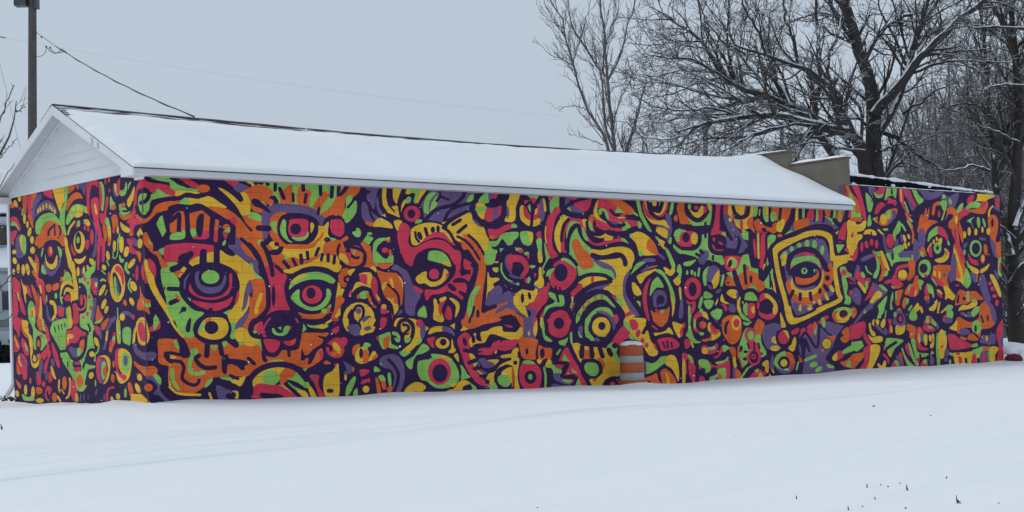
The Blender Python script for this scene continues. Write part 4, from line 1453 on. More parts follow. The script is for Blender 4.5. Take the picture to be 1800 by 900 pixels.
K b 1430 180 1500 250 1545 320 1540 350 1490 330 1450 240
Y e 1243 725 17 32
Y l 1320 700 1360 695 1355 745 1325 745
Y l 1420 650 1450 630 1470 690 1440 700
Y l 1490 580 1515 565 1545 640 1520 650
Y b 1545 510 1570 490 1600 540 1580 560
G s 14 1260 820 1330 785
R e 105 525 88 118
K e 105 530 42 75
R b 40 650 80 670 130 660 135 720 100 790 80 770 105 690 60 690
G e 48 355 10 22
G e 98 352 14 25
G e 130 370 10 24
G s 20 175 310 165 390
K e 325 400 125 165
G b 215 420 220 350 260 300 280 300 250 380 250 480 230 490
V b 270 310 330 280 390 320 370 350 320 430 300 450 260 440 260 370
Y b 310 440 380 330 385 420 370 480 330 525 320 480
G b 400 480 420 380 440 390 420 490 400 500
V b 260 480 300 500 310 530 280 520
V e 380 550 35 16 -40
G b 220 600 240 555 310 590 300 620 240 625
G b 190 620 215 620 190 720 165 720
G b 230 650 320 650 310 710 270 740 235 700
G b 295 785 340 750 410 745 410 790 380 850 340 840
Y b 400 650 415 580 440 650 490 680 450 680
Y l 340 690 375 620 370 660 350 700
Y b 465 570 500 535 560 540 580 570 560 625 510 610
V e 575 590 10 30
R b 405 690 450 690 470 740 450 760 430 710
V l 490 680 545 690 550 760 485 750
G l 460 360 540 340 550 430 510 400
O b 455 480 460 430 490 380 540 440 560 490 500 495
R l 460 400 490 380 470 440
K e 478 462 14 10
G l 580 330 640 260 720 300 800 320 800 370 740 340 690 340 600 360
O b 590 390 610 360 640 350 640 300 700 330 760 350 800 380 830 440 865 430 870 510 800 560 760 520 720 500 690 530 640 530
R b 655 270 690 290 695 320 660 320
K s 30 650 280 660 400 670 470
K e 720 425 14 42
G e 738 525 40 32
K s 50 545 350 570 450 620 550
G b 870 400 940 310 950 380 930 480 980 610 940 540 900 520 870 500
Y b 945 370 970 480 990 610 970 570 950 450
K s 18 920 370 925 510
K s 50 820 330 840 430 930 280
G b 640 620 670 570 740 565 780 620 770 650 650 640
K s 40 630 640 650 560 740 540 800 600
Y b 575 710 580 650 610 610 600 680 605 770 580 750
Y l 625 660 640 660 640 700
R b 690 685 760 690 760 770 740 830 700 825 685 760
Y b 725 750 755 710 755 790 735 790
G b 640 720 660 680 680 680 680 770 660 790
G s 20 600 770 630 830 700 860
K e 905 700 118 175
R b 810 640 830 580 870 575 880 620 830 660
Y b 865 590 900 580 980 660 1000 730 980 790 960 760 960 700 920 640 880 620
R b 805 780 870 790 940 760 1000 740 970 820 900 845 840 830
K e 875 710 65 70
R e 797 695 12 50
G b 1660 310 1710 295 1740 350 1780 370 1770 400 1690 400
R e 1700 357 30 32
G b 1680 400 1720 420 1740 500 1730 580 1770 620 1760 660 1720 640 1700 540
R b 1740 400 1800 410 1790 480 1750 440
K s 24 1740 420 1800 460
R e 1780 570 25 30
G l 1710 650 1780 650 1760 690 1705 685
V b 1770 590 1800 580 1800 640
T 1500 420
V b 640 0 690 60 690 220 650 230 635 140
O b 1060 60 1100 120 1190 330 1180 430 1120 460 1085 430 1090 300
V b 1010 330 1090 300 1090 440 1030 460 1010 420
V l 75 220 215 155 230 180 95 240
G b 210 390 250 300 240 200 270 200 275 320 240 415
O b 200 130 260 180 320 240 340 330 310 420 270 440 300 340 280 240
Y b 285 130 310 140 350 230 380 330 350 310 300 210
G b 320 390 360 320 360 380
G s 14 130 290 150 340 190 370
G b 345 160 380 150 410 210 450 200 600 200 560 220 430 250 410 290 380 230
G l 420 100 500 60 500 150 470 170 430 160
V b 480 150 560 130 630 130 620 180 500 180
G l 615 170 630 170 630 230 610 230
K e 415 195 12 30
O b 580 250 610 220 650 235 650 360 600 430 575 430 590 340
R b 400 430 440 360 460 300 520 270 580 270 570 300 500 310 460 350 460 420 520 470 510 500 420 490
R b 325 460 370 430 410 440 360 475
Y e 520 375 46 50
O b 470 390 500 420 545 420 570 380 560 420 510 440 480 425
O b 400 500 510 500 470 520 420 515
G l 395 485 410 500 440 525 415 520
O b 840 290 930 275 1040 290 1000 360 990 440 1010 510 960 500 900 420 830 400 830 340
K e 745 310 95 120
G b 690 330 700 250 750 220 800 240 815 310 790 380 740 405 700 370
K e 740 310 42 50
R e 755 388 26 14
V b 0 440 40 280 70 310 60 350 20 440 30 480
R b 25 370 45 335 100 400 130 460 110 490 70 460 30 420
G e 103 380 16 36 -25
R b 130 430 160 410 180 440 140 480
Y b 45 460 70 460 130 530 125 575 90 530
G b 130 460 150 450 155 500 140 535 125 500
V l 205 455 280 500 360 560 120 780 110 740 200 650 180 560
R b 120 650 150 600 180 520 205 480 215 520 200 580 160 630
Y b 175 660 220 590 260 550 300 570 290 610 240 640 200 680
G b 270 490 310 490 360 545 320 540
V b 0 530 40 520 80 590 70 690 30 680 0 640
O b -20 730 20 740 35 780 0 830
G b 260 710 300 660 355 600 340 680 300 780 270 800 280 750
G b 395 640 415 560 420 620 405 680 415 740 390 735
O b 450 570 480 540 525 540 510 590 490 650 480 700 445 680
G s 14 450 560 450 630
O b 515 690 540 620 560 630 555 690 535 735
G b 560 630 585 640 575 680 560 690
O b 630 470 650 400 680 390 690 460 690 540 660 600 560 590 545 560 580 490
R b 590 560 620 510 660 510 660 560 640 605 590 600
Y s 12 660 540 650 600
G s 10 600 480 580 560
G b 690 430 740 450 720 490 710 540 695 500
R b 750 540 770 480 790 480 790 560 800 600 770 620
G b 780 480 830 500 850 590 840 620 830 580 800 570 785 530
O b 750 610 800 610 790 650 760 645
V e 785 660 16 20
Y s 20 855 340 860 390
Y s 18 910 350 910 410
V e 960 380 14 24
R b 820 400 850 390 920 440 960 490 930 500 870 460
G s 12 830 420 880 490
Y b 880 540 910 540 940 580 920 580
R b 880 560 920 580 940 620 900 600
Y b 950 500 990 500 1040 560 1075 600 1050 645 1000 620 970 640 970 570
Y b 860 220 930 220 980 180 1000 130 1000 200 950 245 890 245
V b 1030 270 1050 140 1090 230 1060 320 1030 300
R b 1085 0 1120 60 1160 160 1180 250 1150 230 1110 130
Y b 1060 100 1090 150 1130 280 1170 420 1160 490 1130 450 1090 440 1090 400 1130 400 1100 260
O b 1090 290 1110 340 1130 400 1090 410
O b 1140 230 1170 290 1200 380 1190 440 1160 390
G b 1170 400 1190 310 1230 390 1240 460 1200 520 1165 480
K b 1020 480 1060 440 1120 450 1170 500 1200 530 1160 550 1020 520
R e 1095 490 20 8
R b 1210 160 1250 230 1320 260 1300 275 1240 250
Y b 1220 280 1270 300 1320 330 1310 370 1250 340
Y b 1340 330 1400 290 1435 260 1410 320 1350 360
R e 1365 210 24 50
Y e 1367 205 14 36
G b 1195 230 1230 290 1210 300
V b 1240 350 1290 380 1290 460 1260 430
O s 14 1305 380 1300 450
V b 1330 400 1380 380 1420 540 1450 640 1400 660 1360 580 1330 480
Y b 1440 390 1470 380 1520 460 1560 590 1540 605 1490 500
R e 1440 470 16 20
R e 1467 525 20 24
R e 1490 600 24 20
R e 1515 675 18 32
G b 1530 250 1560 200 1580 220 1540 280 1540 330 1575 400 1530 370
R b 1545 270 1565 230 1575 340 1550 330
V b 1490 330 1530 380 1530 430 1500 380
O b 1080 640 1120 540 1200 560 1280 550 1340 600 1370 640 1300 640 1260 640 1200 680 1120 690 1080 700
G s 22 1210 560 1210 650
K e 1168 628 14 22
K s 20 1110 600 1100 670
Y b 1110 750 1150 700 1210 700 1260 660 1300 650 1300 700 1240 730 1170 745
G b 1250 650 1290 635 1290 670
G b 1240 790 1270 750 1325 710 1325 760 1280 805
V b 1130 780 1170 775 1170 805 1140 800
V b 1200 780 1240 775 1240 820 1200 820
G l 1175 790 1195 810 1180 815
O b 1340 700 1400 650 1430 680 1410 730 1450 760 1430 830 1380 800 1340 840 1330 790
V b 1390 660 1430 660 1480 720 1510 830 1490 880 1460 820 1430 720
Y b 800 740 850 690 880 640 885 680 860 740 830 760
Y s 16 910 670 890 780
Y s 14 975 730 930 775
G b 980 720 1010 695 1050 710 1020 740 1050 770 1045 825 990 830 985 770
R b 945 830 975 800 965 850
V b 950 870 980 830 1040 840 1030 880 980 885
Y b 640 740 670 680 690 690 680 740 650 780
G b 595 800 640 740 660 770 670 840 630 862 595 840
Y b 700 700 730 750 725 785 705 740
R s 10 700 700 720 730
G b 580 740 610 700 620 710 590 760
V b 420 860 450 780 500 760 545 840 540 900 430 900
K e 495 840 36 52
R e 498 842 16 28
O e 482 755 22 18
G e 440 800 14 30
T 0 560
R b 145 0 210 0 215 80 200 200 175 130 150 100
R b 150 170 185 220 210 290 200 330 160 355 150 300
Y s 10 155 200 175 260 190 300
O b 225 20 240 20 245 130 290 190 310 220 270 190 235 130
Y b 240 20 290 30 305 90 300 150 330 190 345 260 345 360 380 390 410 380 420 420 405 490 370 520 340 500 325 430 320 330 310 260 300 190 260 140 240 90
K s 14 350 370 340 420 355 465 385 450 390 410 370 385
K b 295 60 325 90 335 150 310 130
O b 405 375 430 380 430 420 410 470
G b 300 -10 355 -10 365 80 390 120 440 150 490 190 500 240 470 290 440 335 420 300 430 230 400 185 385 240 390 310 360 320 350 200 350 120 330 60
O b 395 10 430 5 445 60 440 130 400 90
O e 435 182 18 20
K e 405 260 28 80
O e 405 262 17 38
G b 450 0 470 60 480 130 455 120 445 60
R b 230 210 260 230 290 290 305 370 280 390 250 340 230 270
G b 260 260 285 300 295 345 275 320
R b 200 380 230 370 260 400 285 450 285 560 280 630 250 640 235 580 200 590 175 540 175 450
Y s 14 200 400 205 460 225 500
V b 225 370 250 440 270 500 245 500 230 440
O b 180 490 200 530 210 590 180 570
R b 460 40 500 100 520 180 525 240 490 210 480 120
R b 500 250 520 300 500 380 460 440 440 400 430 380 470 330 490 300
R b 520 330 535 370 510 450 490 540 465 580 470 480 500 420
V b 430 450 450 460 445 540 430 600 430 660 400 640 410 540
R b 390 560 415 600 430 680 400 700 385 640
V b 540 430 565 430 570 500 540 480
Y b 535 500 555 520 580 600 590 640 565 620 540 560
R b 520 560 545 600 550 660 520 670 510 620
V b 480 560 500 560 500 640 480 640
R b 545 250 575 300 610 400 630 500 610 510 580 430 555 340
R e 460 690 18 30
R b 490 720 530 720 545 750 520 800 505 760
R s 14 500 730 480 780 490 840 510 860
O b 165 640 190 670 220 700 210 740 185 700
O b 385 725 440 740 440 785 390 790
Y e 180 790 18 35 -10
Y e 270 752 14 55
Y e 348 780 18 62
Y e 420 865 38 25
G b 235 795 265 820 310 830 330 815 365 860 280 865 245 850
O e 320 655 9 30
G b 535 100 560 40 610 20 700 0 735 40 745 100 700 115 690 200 690 320 640 330 600 260 560 190 535 140
G b 850 20 940 0 990 90 975 160 985 260 1000 330 960 320 920 340 900 400 890 440 900 470 940 490 1000 500 990 520 930 540 905 600 890 640 870 590 840 590 860 540 850 470 790 440 860 410 890 350 910 270 915 190 930 130 890 110 850 80
G b 640 360 700 350 760 430 780 470 800 540 850 560 890 540 920 540 905 620 890 700 915 705 880 760 845 768 815 745 790 670 750 590 720 540 680 480 650 420
K s 10 575 90 585 140
K s 10 615 70 622 120
K s 10 650 60 655 115
K s 10 680 50 690 90
K s 20 930 60 950 120 910 180
R b 705 130 760 120 790 75 820 90 860 130 910 160 880 185 840 190 830 240 780 260 750 250 720 300 695 310 700 220
Y b 705 180 740 165 780 180 760 205 725 215 715 270 708 230
V b 735 300 765 285 800 320 820 310 815 400 790 410 750 390 720 350
O b 850 225 885 225 885 300 865 360 840 310
G b 825 310 850 320 855 370 820 400 815 350
K s 26 640 350 690 340 720 350 760 420 820 430 860 410 900 320 912 190
K s 18 700 320 740 280 800 300 830 240 910 180
K e 805 480 40 50
R b 785 465 830 455 835 485 785 480
R b 775 525 845 515 845 545 815 562 780 550
O e 843 660 36 68
K e 885 490 12 42 15
K s 12 650 420 655 480
K s 12 715 455 715 510
K b 930 330 1000 315 1020 350 1000 440 970 480 940 450
Y e 970 375 27 28
Y e 1018 245 20 52 -20
Y e 962 600 24 34 15
G s 12 1045 290 1030 350 1005 380 1000 450
G e 1007 680 6 35
Y b 720 0 755 0 765 60 745 100 725 60
R b 770 -10 830 -10 825 40 790 40
R b 990 85 1030 80 1050 130 1040 180 1010 140
V b 1040 100 1065 110 1070 200 1055 210
O b 1070 90 1100 30 1140 0 1130 60 1090 120
V s 26 1215 0 1160 60 1130 120
Y s 20 1130 140 1120 230
V s 24 1115 250 1100 320
O b 1150 330 1175 220 1215 240 1190 300 1175 350 1160 350
R b 1155 260 1180 220 1180 250 1160 310
R e 1205 170 12 25
G e 1200 210 15 22
Y b 1230 30 1262 30 1270 240 1240 240
G b 1245 60 1265 60 1272 240 1255 245
G s 8 1245 -20 1250 40
G b 1298 110 1375 105 1372 270 1340 270 1300 240
Y s 24 1445 80 1420 140 1410 260
Y b 1440 40 1480 -10 1530 0 1560 90 1578 170 1560 250 1515 282 1470 260 1450 180 1440 100
R b 1455 70 1480 35 1510 60 1545 150 1550 220 1515 245 1480 210 1455 130
V b 1405 290 1420 250 1450 320 1520 360 1600 350 1645 370 1645 410 1600 440 1530 435 1460 400 1420 350
R l 1560 110 1600 80 1620 60 1690 30 1690 100 1650 125 1580 140
G l 1620 0 1640 -45 1670 0 1680 30 1640 110 1620 120
R b 1015 480 1030 410 1060 390 1080 400 1060 430 1050 500 1055 600 1075 680 1040 660 1020 580
Y b 1065 400 1100 388 1145 410 1162 470 1155 580 1130 660 1090 690 1120 620 1140 540 1125 450 1100 410
V b 1070 430 1100 430 1120 480 1120 600 1090 680 1065 650 1050 560 1055 470
G b 1075 480 1105 455 1115 520 1105 620 1085 640 1070 580
O b 1100 510 1118 510 1115 600 1090 590 1085 560
R b 1215 400 1230 330 1265 315 1255 370 1245 440 1240 520 1260 580 1310 640 1280 660 1245 600 1220 500
Y b 1260 330 1310 320 1360 360 1388 430 1380 540 1350 640 1280 685 1240 640 1225 560 1250 600 1300 650 1330 640 1310 600 1260 530 1250 440
R b 1270 580 1300 590 1330 600 1330 635 1300 640
G b 1290 380 1330 360 1370 400 1375 480 1355 560 1320 582 1290 540 1278 460
V e 1323 445 22 55
O b 1415 450 1470 490 1540 510 1610 500 1655 530 1655 575 1610 605 1540 610 1490 560 1430 500
V b 1550 610 1620 610 1680 680 1690 760 1740 830 1800 870 1800 890 1740 870 1680 810 1620 790 1660 740 1650 690 1600 650 1560 640
G b 1620 600 1650 585 1695 630 1695 690 1680 690 1640 640
Y e 1472 620 24 38 -12
O e 1567 727 42 40
Y e 1453 735 22 55 -22
O b 1350 690 1375 675 1405 770 1400 830 1380 830 1355 740
Y l 1380 797 1490 797 1590 890 1380 900
O e 1190 630 18 45
O e 1197 480 10 35
R s 22 1195 725 1150 740 1130 790 1130 860
Y e 1245 820 20 32 -10
Y e 1180 850 14 28 -10
G e 1323 785 12 48
V s 16 1020 750 1010 800
V s 10 850 800 850 870
V s 10 885 800 885 860
V s 8 930 800 930 850
V e 1100 830 8 40
O e 680 680 22 70
Y s 16 625 650 620 720 630 770
Y s 16 735 630 740 720 725 810 700 840
Y s 10 650 750 675 790
R b 750 650 785 650 800 720 820 800 830 870 780 870 750 800 745 720
Y e 805 830 9 45
G e 815 850 9 30
O e 575 830 26 48
Y b 600 815 625 830 645 880 620 860
O b 1665 240 1700 215 1830 225 1830 340 1740 345 1725 400 1770 460 1830 490 1800 500 1740 490 1675 460 1670 340
Y s 20 1795 490 1785 600 1795 720
T 300 560
O l 0 220 40 220 140 190 250 190 340 260 560 240 700 260 960 270 1180 330 1400 150 1660 150 1700 180 1600 480 1430 530 1300 480 1100 460 900 560 800 610 600 600 450 620 350 720 250 790 100 780 20 720 -20 640 -20 500 30 490 -10 380
G b 60 30 110 -60 240 -60 280 60 240 190 170 195 110 150
K b 165 70 190 10 215 0 205 120 180 145 160 120
K b 0 80 80 150 150 230 195 330 205 400 150 415 100 390 90 300 60 200 0 150
Y s 24 0 20 60 110 130 190
G b 35 230 60 240 90 300 80 325 50 290
K s 32 -10 360 50 370 110 385
Y b 0 390 50 395 45 420 0 420
K s 36 -10 440 60 450 110 460 140 520 120 620 160 670 230 700 280 690 300 650
G s 40 250 350 220 410 200 480 210 560 270 580 350 570
G e 250 350 40 35
K s 46 300 390 265 420 300 480 370 520 470 515
K e 440 110 205 165
Y b 295 160 300 100 350 20 420 -10 560 0 605 70 600 140 550 200 450 220 360 200
G b 295 130 310 80 350 40 380 10 360 60 340 110
O b 365 40 390 5 425 -10 420 30 380 60
K e 430 95 72 68
K s 56 390 240 380 390
K s 52 515 250 540 370
K s 60 600 210 690 280
G l 415 285 500 285 460 345
G b 545 250 590 240 590 280 560 290
G b 640 40 680 30 690 100 680 200 650 215 630 190 645 120
Y b 640 -20 730 -20 700 40 660 30
Y b 690 110 740 95 800 110 830 170 880 210 930 215 910 270 850 290 790 280 760 250 710 240 680 190
G e 740 258 22 15
G l 925 230 955 210 955 300 920 275
O b 780 30 850 -20 900 20 840 60 820 110 770 100
V b 680 110 700 40 760 -20 800 -20 780 50 730 90
K b 540 420 560 390 600 380 620 420 720 430 800 450 815 480 780 500 780 540 740 540 700 500 640 480 600 490 590 570 565 585 540 540
K s 40 820 420 880 475
K s 44 940 0 870 30 840 90 850 160 900 190 960 190
O b 880 90 920 50 950 60 930 110 890 140
K e 1170 80 200 150
R b 920 60 960 30 980 100 1000 150 970 160 910 140
G e 890 140 20 14
R s 16 985 100 1010 40 1050 0
R s 18 1320 0 1345 40
K b 950 190 1000 185 1350 150 1365 250 1340 320 1250 340 1180 330 1120 400 1030 400 975 350
G b 1070 110 1090 105 1120 150 1180 150 1200 90 1250 80 1240 140 1190 178 1120 175 1080 150
G l 1130 95 1165 85 1165 120
R l 1250 85 1275 80 1265 120
R b 990 220 1140 235 1140 300 1100 350 1040 350 1000 290
R b 1190 240 1280 230 1320 210 1310 260 1270 285 1220 275
O b 1270 240 1310 225 1300 270
K s 44 980 350 985 420 1000 440
K s 34 1245 330 1250 390
R b 970 170 1010 180 990 200
K b 1560 180 1640 190 1700 120 1800 60 1800 700 1700 520 1640 590 1560 620 1440 560 1420 540 1500 500 1560 460 1600 420 1610 360 1590 310 1540 350 1520 400 1480 470 1450 480 1450 410 1400 440 1375 430 1380 340 1390 325 1410 380 1450 380 1510 320 1590 270 1610 220 1570 200
G b 1400 60 1430 110 1390 140 1400 90
O b 1400 0 1480 15 1600 0 1650 -20 1400 -20
K s 46 1380 20 1480 30 1600 20 1660 -30
K s 40 1440 80 1500 120 1600 130 1660 120
G b 1440 65 1500 75 1640 60 1650 90 1540 100 1470 90
Y b 1545 80 1600 60 1650 85 1610 105 1560 100
R b 1700 120 1740 95 1775 80 1765 140 1720 155
Y s 20 1640 50 1690 20
R b 1700 0 1770 0 1750 30
R b 1640 290 1680 240 1740 205 1800 220 1830 330 1800 400 1740 415 1680 390 1650 350
Y b 1705 265 1740 255 1790 310 1800 370 1770 365 1720 310
O b 1690 360 1740 340 1760 380 1720 400
K s 30 1640 280 1690 300 1690 330
O e 1645 465 30 18
R e 1750 488 25 14
R b 1580 340 1605 400 1590 430 1570 380
R b 1465 600 1560 600 1555 680 1580 750 1620 830 1570 830 1540 740 1510 670
Y b 1640 590 1700 560 1740 510 1770 500 1770 830 1640 830 1610 680
K e 1680 762 36 22
V e 1515 610 20 10
Y b 870 620 900 590 1000 530 1110 515 1200 520 1210 590 1150 600 1100 700 1150 700 1220 720 1330 820 1300 830 1200 740 950 690 880 720 865 680
O b 1215 520 1300 525 1325 560 1320 600 1230 640 1210 700 1160 690 1150 620 1150 590
G e 1055 622 95 78
R b 875 790 880 720 940 685 1060 700 1150 705 1210 740 1330 820 1300 840 880 840
K b 950 785 1050 790 1150 800 1190 840 970 840
G b 1230 640 1290 620 1330 570 1400 610 1460 690 1460 730 1400 720 1330 680
K s 34 1240 660 1330 690 1400 740 1470 820
G b 1235 670 1290 710 1350 740 1390 760 1340 760 1280 720
Y b 1320 770 1400 760 1440 790 1450 825 1400 825
Y b 1450 720 1480 720 1530 800 1530 835 1490 835
K s 40 1215 690 1280 750 1360 820
K s 60 780 760 850 620 950 530 1100 485 1250 495 1350 545 1430 640
Y s 24 -10 720 60 780 150 800 310 805
G b 0 530 30 530 40 640 90 740 70 750 20 680 0 600
V b 480 720 510 710 600 750 640 770 640 830 560 860 510 860
K e 620 815 40 28
Y b 650 765 710 770 710 840 680 840 690 790
Y s 24 410 790 435 860
Y b 650 650 740 620 790 610 740 710 690 690 640 670
G b 520 620 620 615 650 655 560 640
K s 32 630 600 710 635
G b 390 660 440 630 430 670 380 720 360 720
G b 1040 455 1110 435 1200 440 1150 450
G l 1390 530 1440 530 1420 555
T 600 560
Y b 20 0 70 0 75 60 70 135 40 100 20 40
V b 65 80 130 60 155 90 190 80 200 130 180 175 140 180 95 150 70 110
Y b 205 40 240 0 350 0 350 40 320 80 355 90 330 140 280 150 240 165 215 178 205 130 215 90
V e 278 103 38 22 -15
V b 220 20 240 -10 290 -10 240 35
R b 420 0 480 0 470 60 430 110 412 100
Y b 590 0 720 0 800 20 830 80 830 180 840 220 790 280 730 340 680 350 640 340 700 290 740 250 670 240 675 180 710 170 735 100 720 50 650 40 635 70 560 80
K s 40 595 100 625 30 690 15 750 60 755 150 730 220 690 260 640 300
Y e 680 100 50 55
K s 30 655 65 700 75 710 110 670 150
R e 825 50 38 42
V b 835 110 870 60 890 100 880 170 850 215 835 180
G b 675 215 730 200 720 240 680 255
G b 810 240 850 215 840 250 800 280
G b 615 350 720 350 720 365 655 400
Y l 890 80 925 100 890 130
G b 390 190 440 165 515 150 525 260 600 300 590 320 520 310 490 300 440 320 400 240
O b 440 230 470 195 510 185 500 280 490 300 455 315
R e 385 205 12 22
G b 540 140 590 150 620 200 610 245 580 240 560 205 590 210 580 180 545 170
R b 0 210 40 200 65 230 50 270 10 310 -10 320
O b 0 320 15 330 5 380 -20 400
O b 120 370 120 310 150 280 190 270 190 310 150 350 140 390
G b 230 290 250 255 300 265 310 285 275 305 270 335 230 315 200 310
Y b 150 440 150 370 190 310 280 330 290 420 330 350 360 350 365 380 340 420 290 450 240 470 190 470
O b 230 340 280 340 285 440 240 465 225 440
O b 320 430 370 375 385 400 330 440
K e 208 365 20 52
V b 20 450 60 470 120 510 130 550 110 570 60 590 35 600 30 560 60 540
O e 125 535 12 25
R b 195 545 240 535 290 545 285 570 215 610 200 580
R b 205 680 230 650 275 640 270 670 220 690
R e 292 650 12 22
Y e 260 745 33 35
G b 350 510 370 510 410 550 350 560
V b 400 440 440 400 500 380 580 385 640 450 665 540 665 640 640 720 600 810 560 810 540 740 560 640 550 580 510 530 450 520 420 480
K s 34 500 435 560 500 600 580 590 680 560 760
G l 400 465 430 475 425 500
G b 390 610 440 600 465 660 420 660
O b 360 625 385 640 410 720 420 810 385 810 370 700
O b 420 660 465 680 465 740 440 740
G b 490 590 515 575 525 640 525 700 505 700
O b 490 720 535 720 530 760 515 800 490 795
G b 140 610 150 640 120 730 70 815 45 815 55 730 100 650
G b 165 735 170 810 130 812 130 775
Y e 45 620 12 30
G b 865 265 930 320 850 370 800 380 760 440 745 525 710 520 680 455 760 400 810 330
Y b 920 165 940 110 990 85 1070 85 1070 130 990 140
V b 1070 85 1140 95 1190 150 1190 180 1160 160 1120 140 1070 130
Y l 1150 75 1195 50 1195 110
Y b 975 0 1080 0 1050 35 1000 20
R e 1140 -5 25 15
R b 905 215 990 195 970 250 980 305 945 290
Y e 1067 258 72 60
K e 1075 248 34 36
Y b 1165 220 1175 250 1185 300 1205 330 1180 360 1130 355 1160 310
G b 810 460 860 440 920 430 960 410 950 375 1040 380 1130 410 1200 480 1240 580 1230 660 1160 715 1060 735 980 720 900 660 840 640 805 560
Y b 1050 385 1120 400 1170 435 1130 440 1070 420
R e 1035 560 122 140
K e 1040 575 80 95
Y b 1150 700 1220 680 1180 720
Y b 1190 390 1225 370 1240 450 1220 440
G b 1255 490 1290 520 1330 590 1360 615 1290 640 1265 640 1270 560
Y b 665 810 680 740 740 690 800 670 860 690 890 730 830 780 790 765 750 775 730 805
Y b 1090 790 1130 755 1190 740 1240 670 1300 650 1360 680 1310 700 1280 720 1270 760 1200 770 1110 790
R b 1195 765 1300 760 1290 785 1190 788
G b 1340 670 1420 725 1410 770 1310 775 1380 750 1370 700
R b 1225 230 1270 170 1310 145 1360 190 1355 280 1360 400 1390 500 1450 590 1540 690 1530 715 1450 690 1380 620 1310 500 1270 380
K e 1302 245 20 45 -15
O b 1300 0 1660 0 1650 30 1500 60 1340 105 1280 80
Y l 1255 130 1285 80 1340 110 1300 125
K s 22 1350 40 1360 0
Y b 1350 230 1400 160 1420 160 1420 220 1480 240 1470 150 1540 130 1600 95 1690 85 1710 140 1830 150 1830 225 1720 200 1620 165 1570 165 1540 200 1510 250 1440 260 1400 270 1370 300
K s 36 1390 190 1395 240
K s 36 1440 160 1450 210
R b 1440 330 1500 310 1570 310 1600 260 1670 230 1680 260 1720 230 1830 230 1830 300 1720 340 1620 330 1580 380 1500 380 1440 370 1500 350
K s 22 1610 380 1640 340 1700 350 1800 350
Y e 1630 352 10 18 20
Y b 1690 390 1830 370 1830 400 1700 415
V b 1450 430 1510 420 1540 450 1620 460 1630 490 1560 520 1500 515 1470 470
Y b 1540 440 1660 435 1620 480 1600 460
V b 1430 450 1445 450 1460 500 1440 500
Y b 1350 380 1390 380 1430 450 1420 490 1400 500
Y b 1430 540 1500 590 1530 620 1560 580 1620 560 1680 490 1760 450 1830 440 1830 500 1740 480 1660 530 1620 600 1610 680 1640 740 1590 755 1570 700 1520 620 1480 600
V b 1450 530 1500 550 1540 575 1500 580 1460 550
K s 40 1300 335 1400 350
K s 44 1350 465 1420 440
K s 34 1400 530 1470 520
K s 34 1470 605 1520 610
K e 1540 665 22 22
K e 1720 620 110 120
Y b 1690 570 1740 530 1800 520 1810 640 1780 680 1750 620 1700 600
G b 1660 610 1720 590 1770 620 1780 690 1730 720 1670 690 1650 650
G b 1545 690 1580 720 1610 670 1650 745 1580 755
R b 1725 65 1800 80 1800 95 1760 90
T 900 560
Y b 0 170 60 150 100 90 110 170 90 210 0 220
O b 60 0 120 0 130 60 115 110 100 80
V b 130 0 225 0 210 80 225 130 245 210 190 205 110 190 130 130
Y e 178 157 12 22
R b 230 0 265 0 240 80 220 70
Y b 260 20 265 120 245 190 225 110
R b 0 230 60 220 70 240 20 300 0 310
O b 75 210 180 205 270 225 265 270 245 360 240 430 100 410 85 330
K e 157 345 14 35
Y b 0 350 60 310 75 420 70 500 60 560 60 650 80 750 30 750 30 640 20 540 0 470
K e 35 465 22 22
K s 34 75 360 80 400 100 420
R b 85 520 120 470 230 470 290 520 310 600 300 690 270 750 160 755 100 700 80 620
G b 110 465 150 440 210 450 240 475 170 475
K e 195 618 62 70
G e 192 614 22 28
O b 0 500 15 560 15 680 0 720
Y s 26 310 0 325 60 330 110
G b 325 0 340 100 350 170 425 235 380 240 340 210 320 120
R b 395 0 610 0 605 90 570 160 500 195 430 180 390 130 400 70 380 40
K e 495 50 55 60
G b 495 240 560 220 585 200 580 240 560 270 565 285 510 275
G b 612 170 630 140 635 230 640 280 620 250
O b 280 290 310 290 340 310 420 320 400 440 330 430 300 480 280 420
K e 320 365 25 52
Y b 270 430 310 440 300 480 270 460
Y b 350 500 380 440 410 440 410 490 370 510
K s 26 310 480 360 430
G b 410 470 440 460 460 520 520 540 510 580 440 580 415 520 370 520
G s 22 340 520 355 620 350 745
K b 355 530 420 530 440 600 440 680 400 735 365 730 380 620
V b 440 580 510 580 505 610 570 650 600 690 530 680 450 640
V b 430 690 500 700 600 710 480 740 420 740
R l 560 310 590 305 680 460 740 590 800 725 745 725 700 620 650 580 545 600 600 500 590 450 490 455 520 380
G l 550 375 605 450 530 445
G l 630 525 690 575 640 570
G l 465 375 500 325 520 320 480 385
R b 460 490 540 490 520 525 480 525
K s 34 440 470 480 465 580 470 585 500 550 570 530 610 650 625 660 670 620 720
G b 530 645 640 650 620 680 560 670
G l 700 630 740 725 660 725
R s 12 600 700 640 650
V b 700 100 720 100 745 190 720 170
G b 780 0 830 0 805 70 810 140 870 220 830 230 790 170 770 90
G b 700 130 720 170 740 200 710 190
G l 690 0 720 0 690 40
Y e 942 85 95 90
K e 948 78 38 42
G b 900 180 1000 180 960 190
V b 870 235 890 200 930 235
V b 1060 30 1080 0 1090 80 1070 120
R b 1060 230 1180 70 1240 130 1240 200 1190 220 1130 280 1090 260
R b 1085 0 1120 0 1100 40
G b 1180 60 1200 0 1260 60 1240 130
Y b 1200 0 1400 0 1400 60 1360 120 1430 130 1460 230 1530 330 1530 380 1470 395 1420 350 1370 250 1340 230 1280 210 1300 150 1240 70
G b 1245 160 1310 210 1250 215
R b 1240 20 1290 10 1330 60 1320 110 1280 120 1250 80
R e 1330 155 24 42 15
R e 1377 232 20 30
R e 1420 282 20 26
R b 1490 270 1510 270 1530 330 1510 320
K s 36 1385 150 1420 90
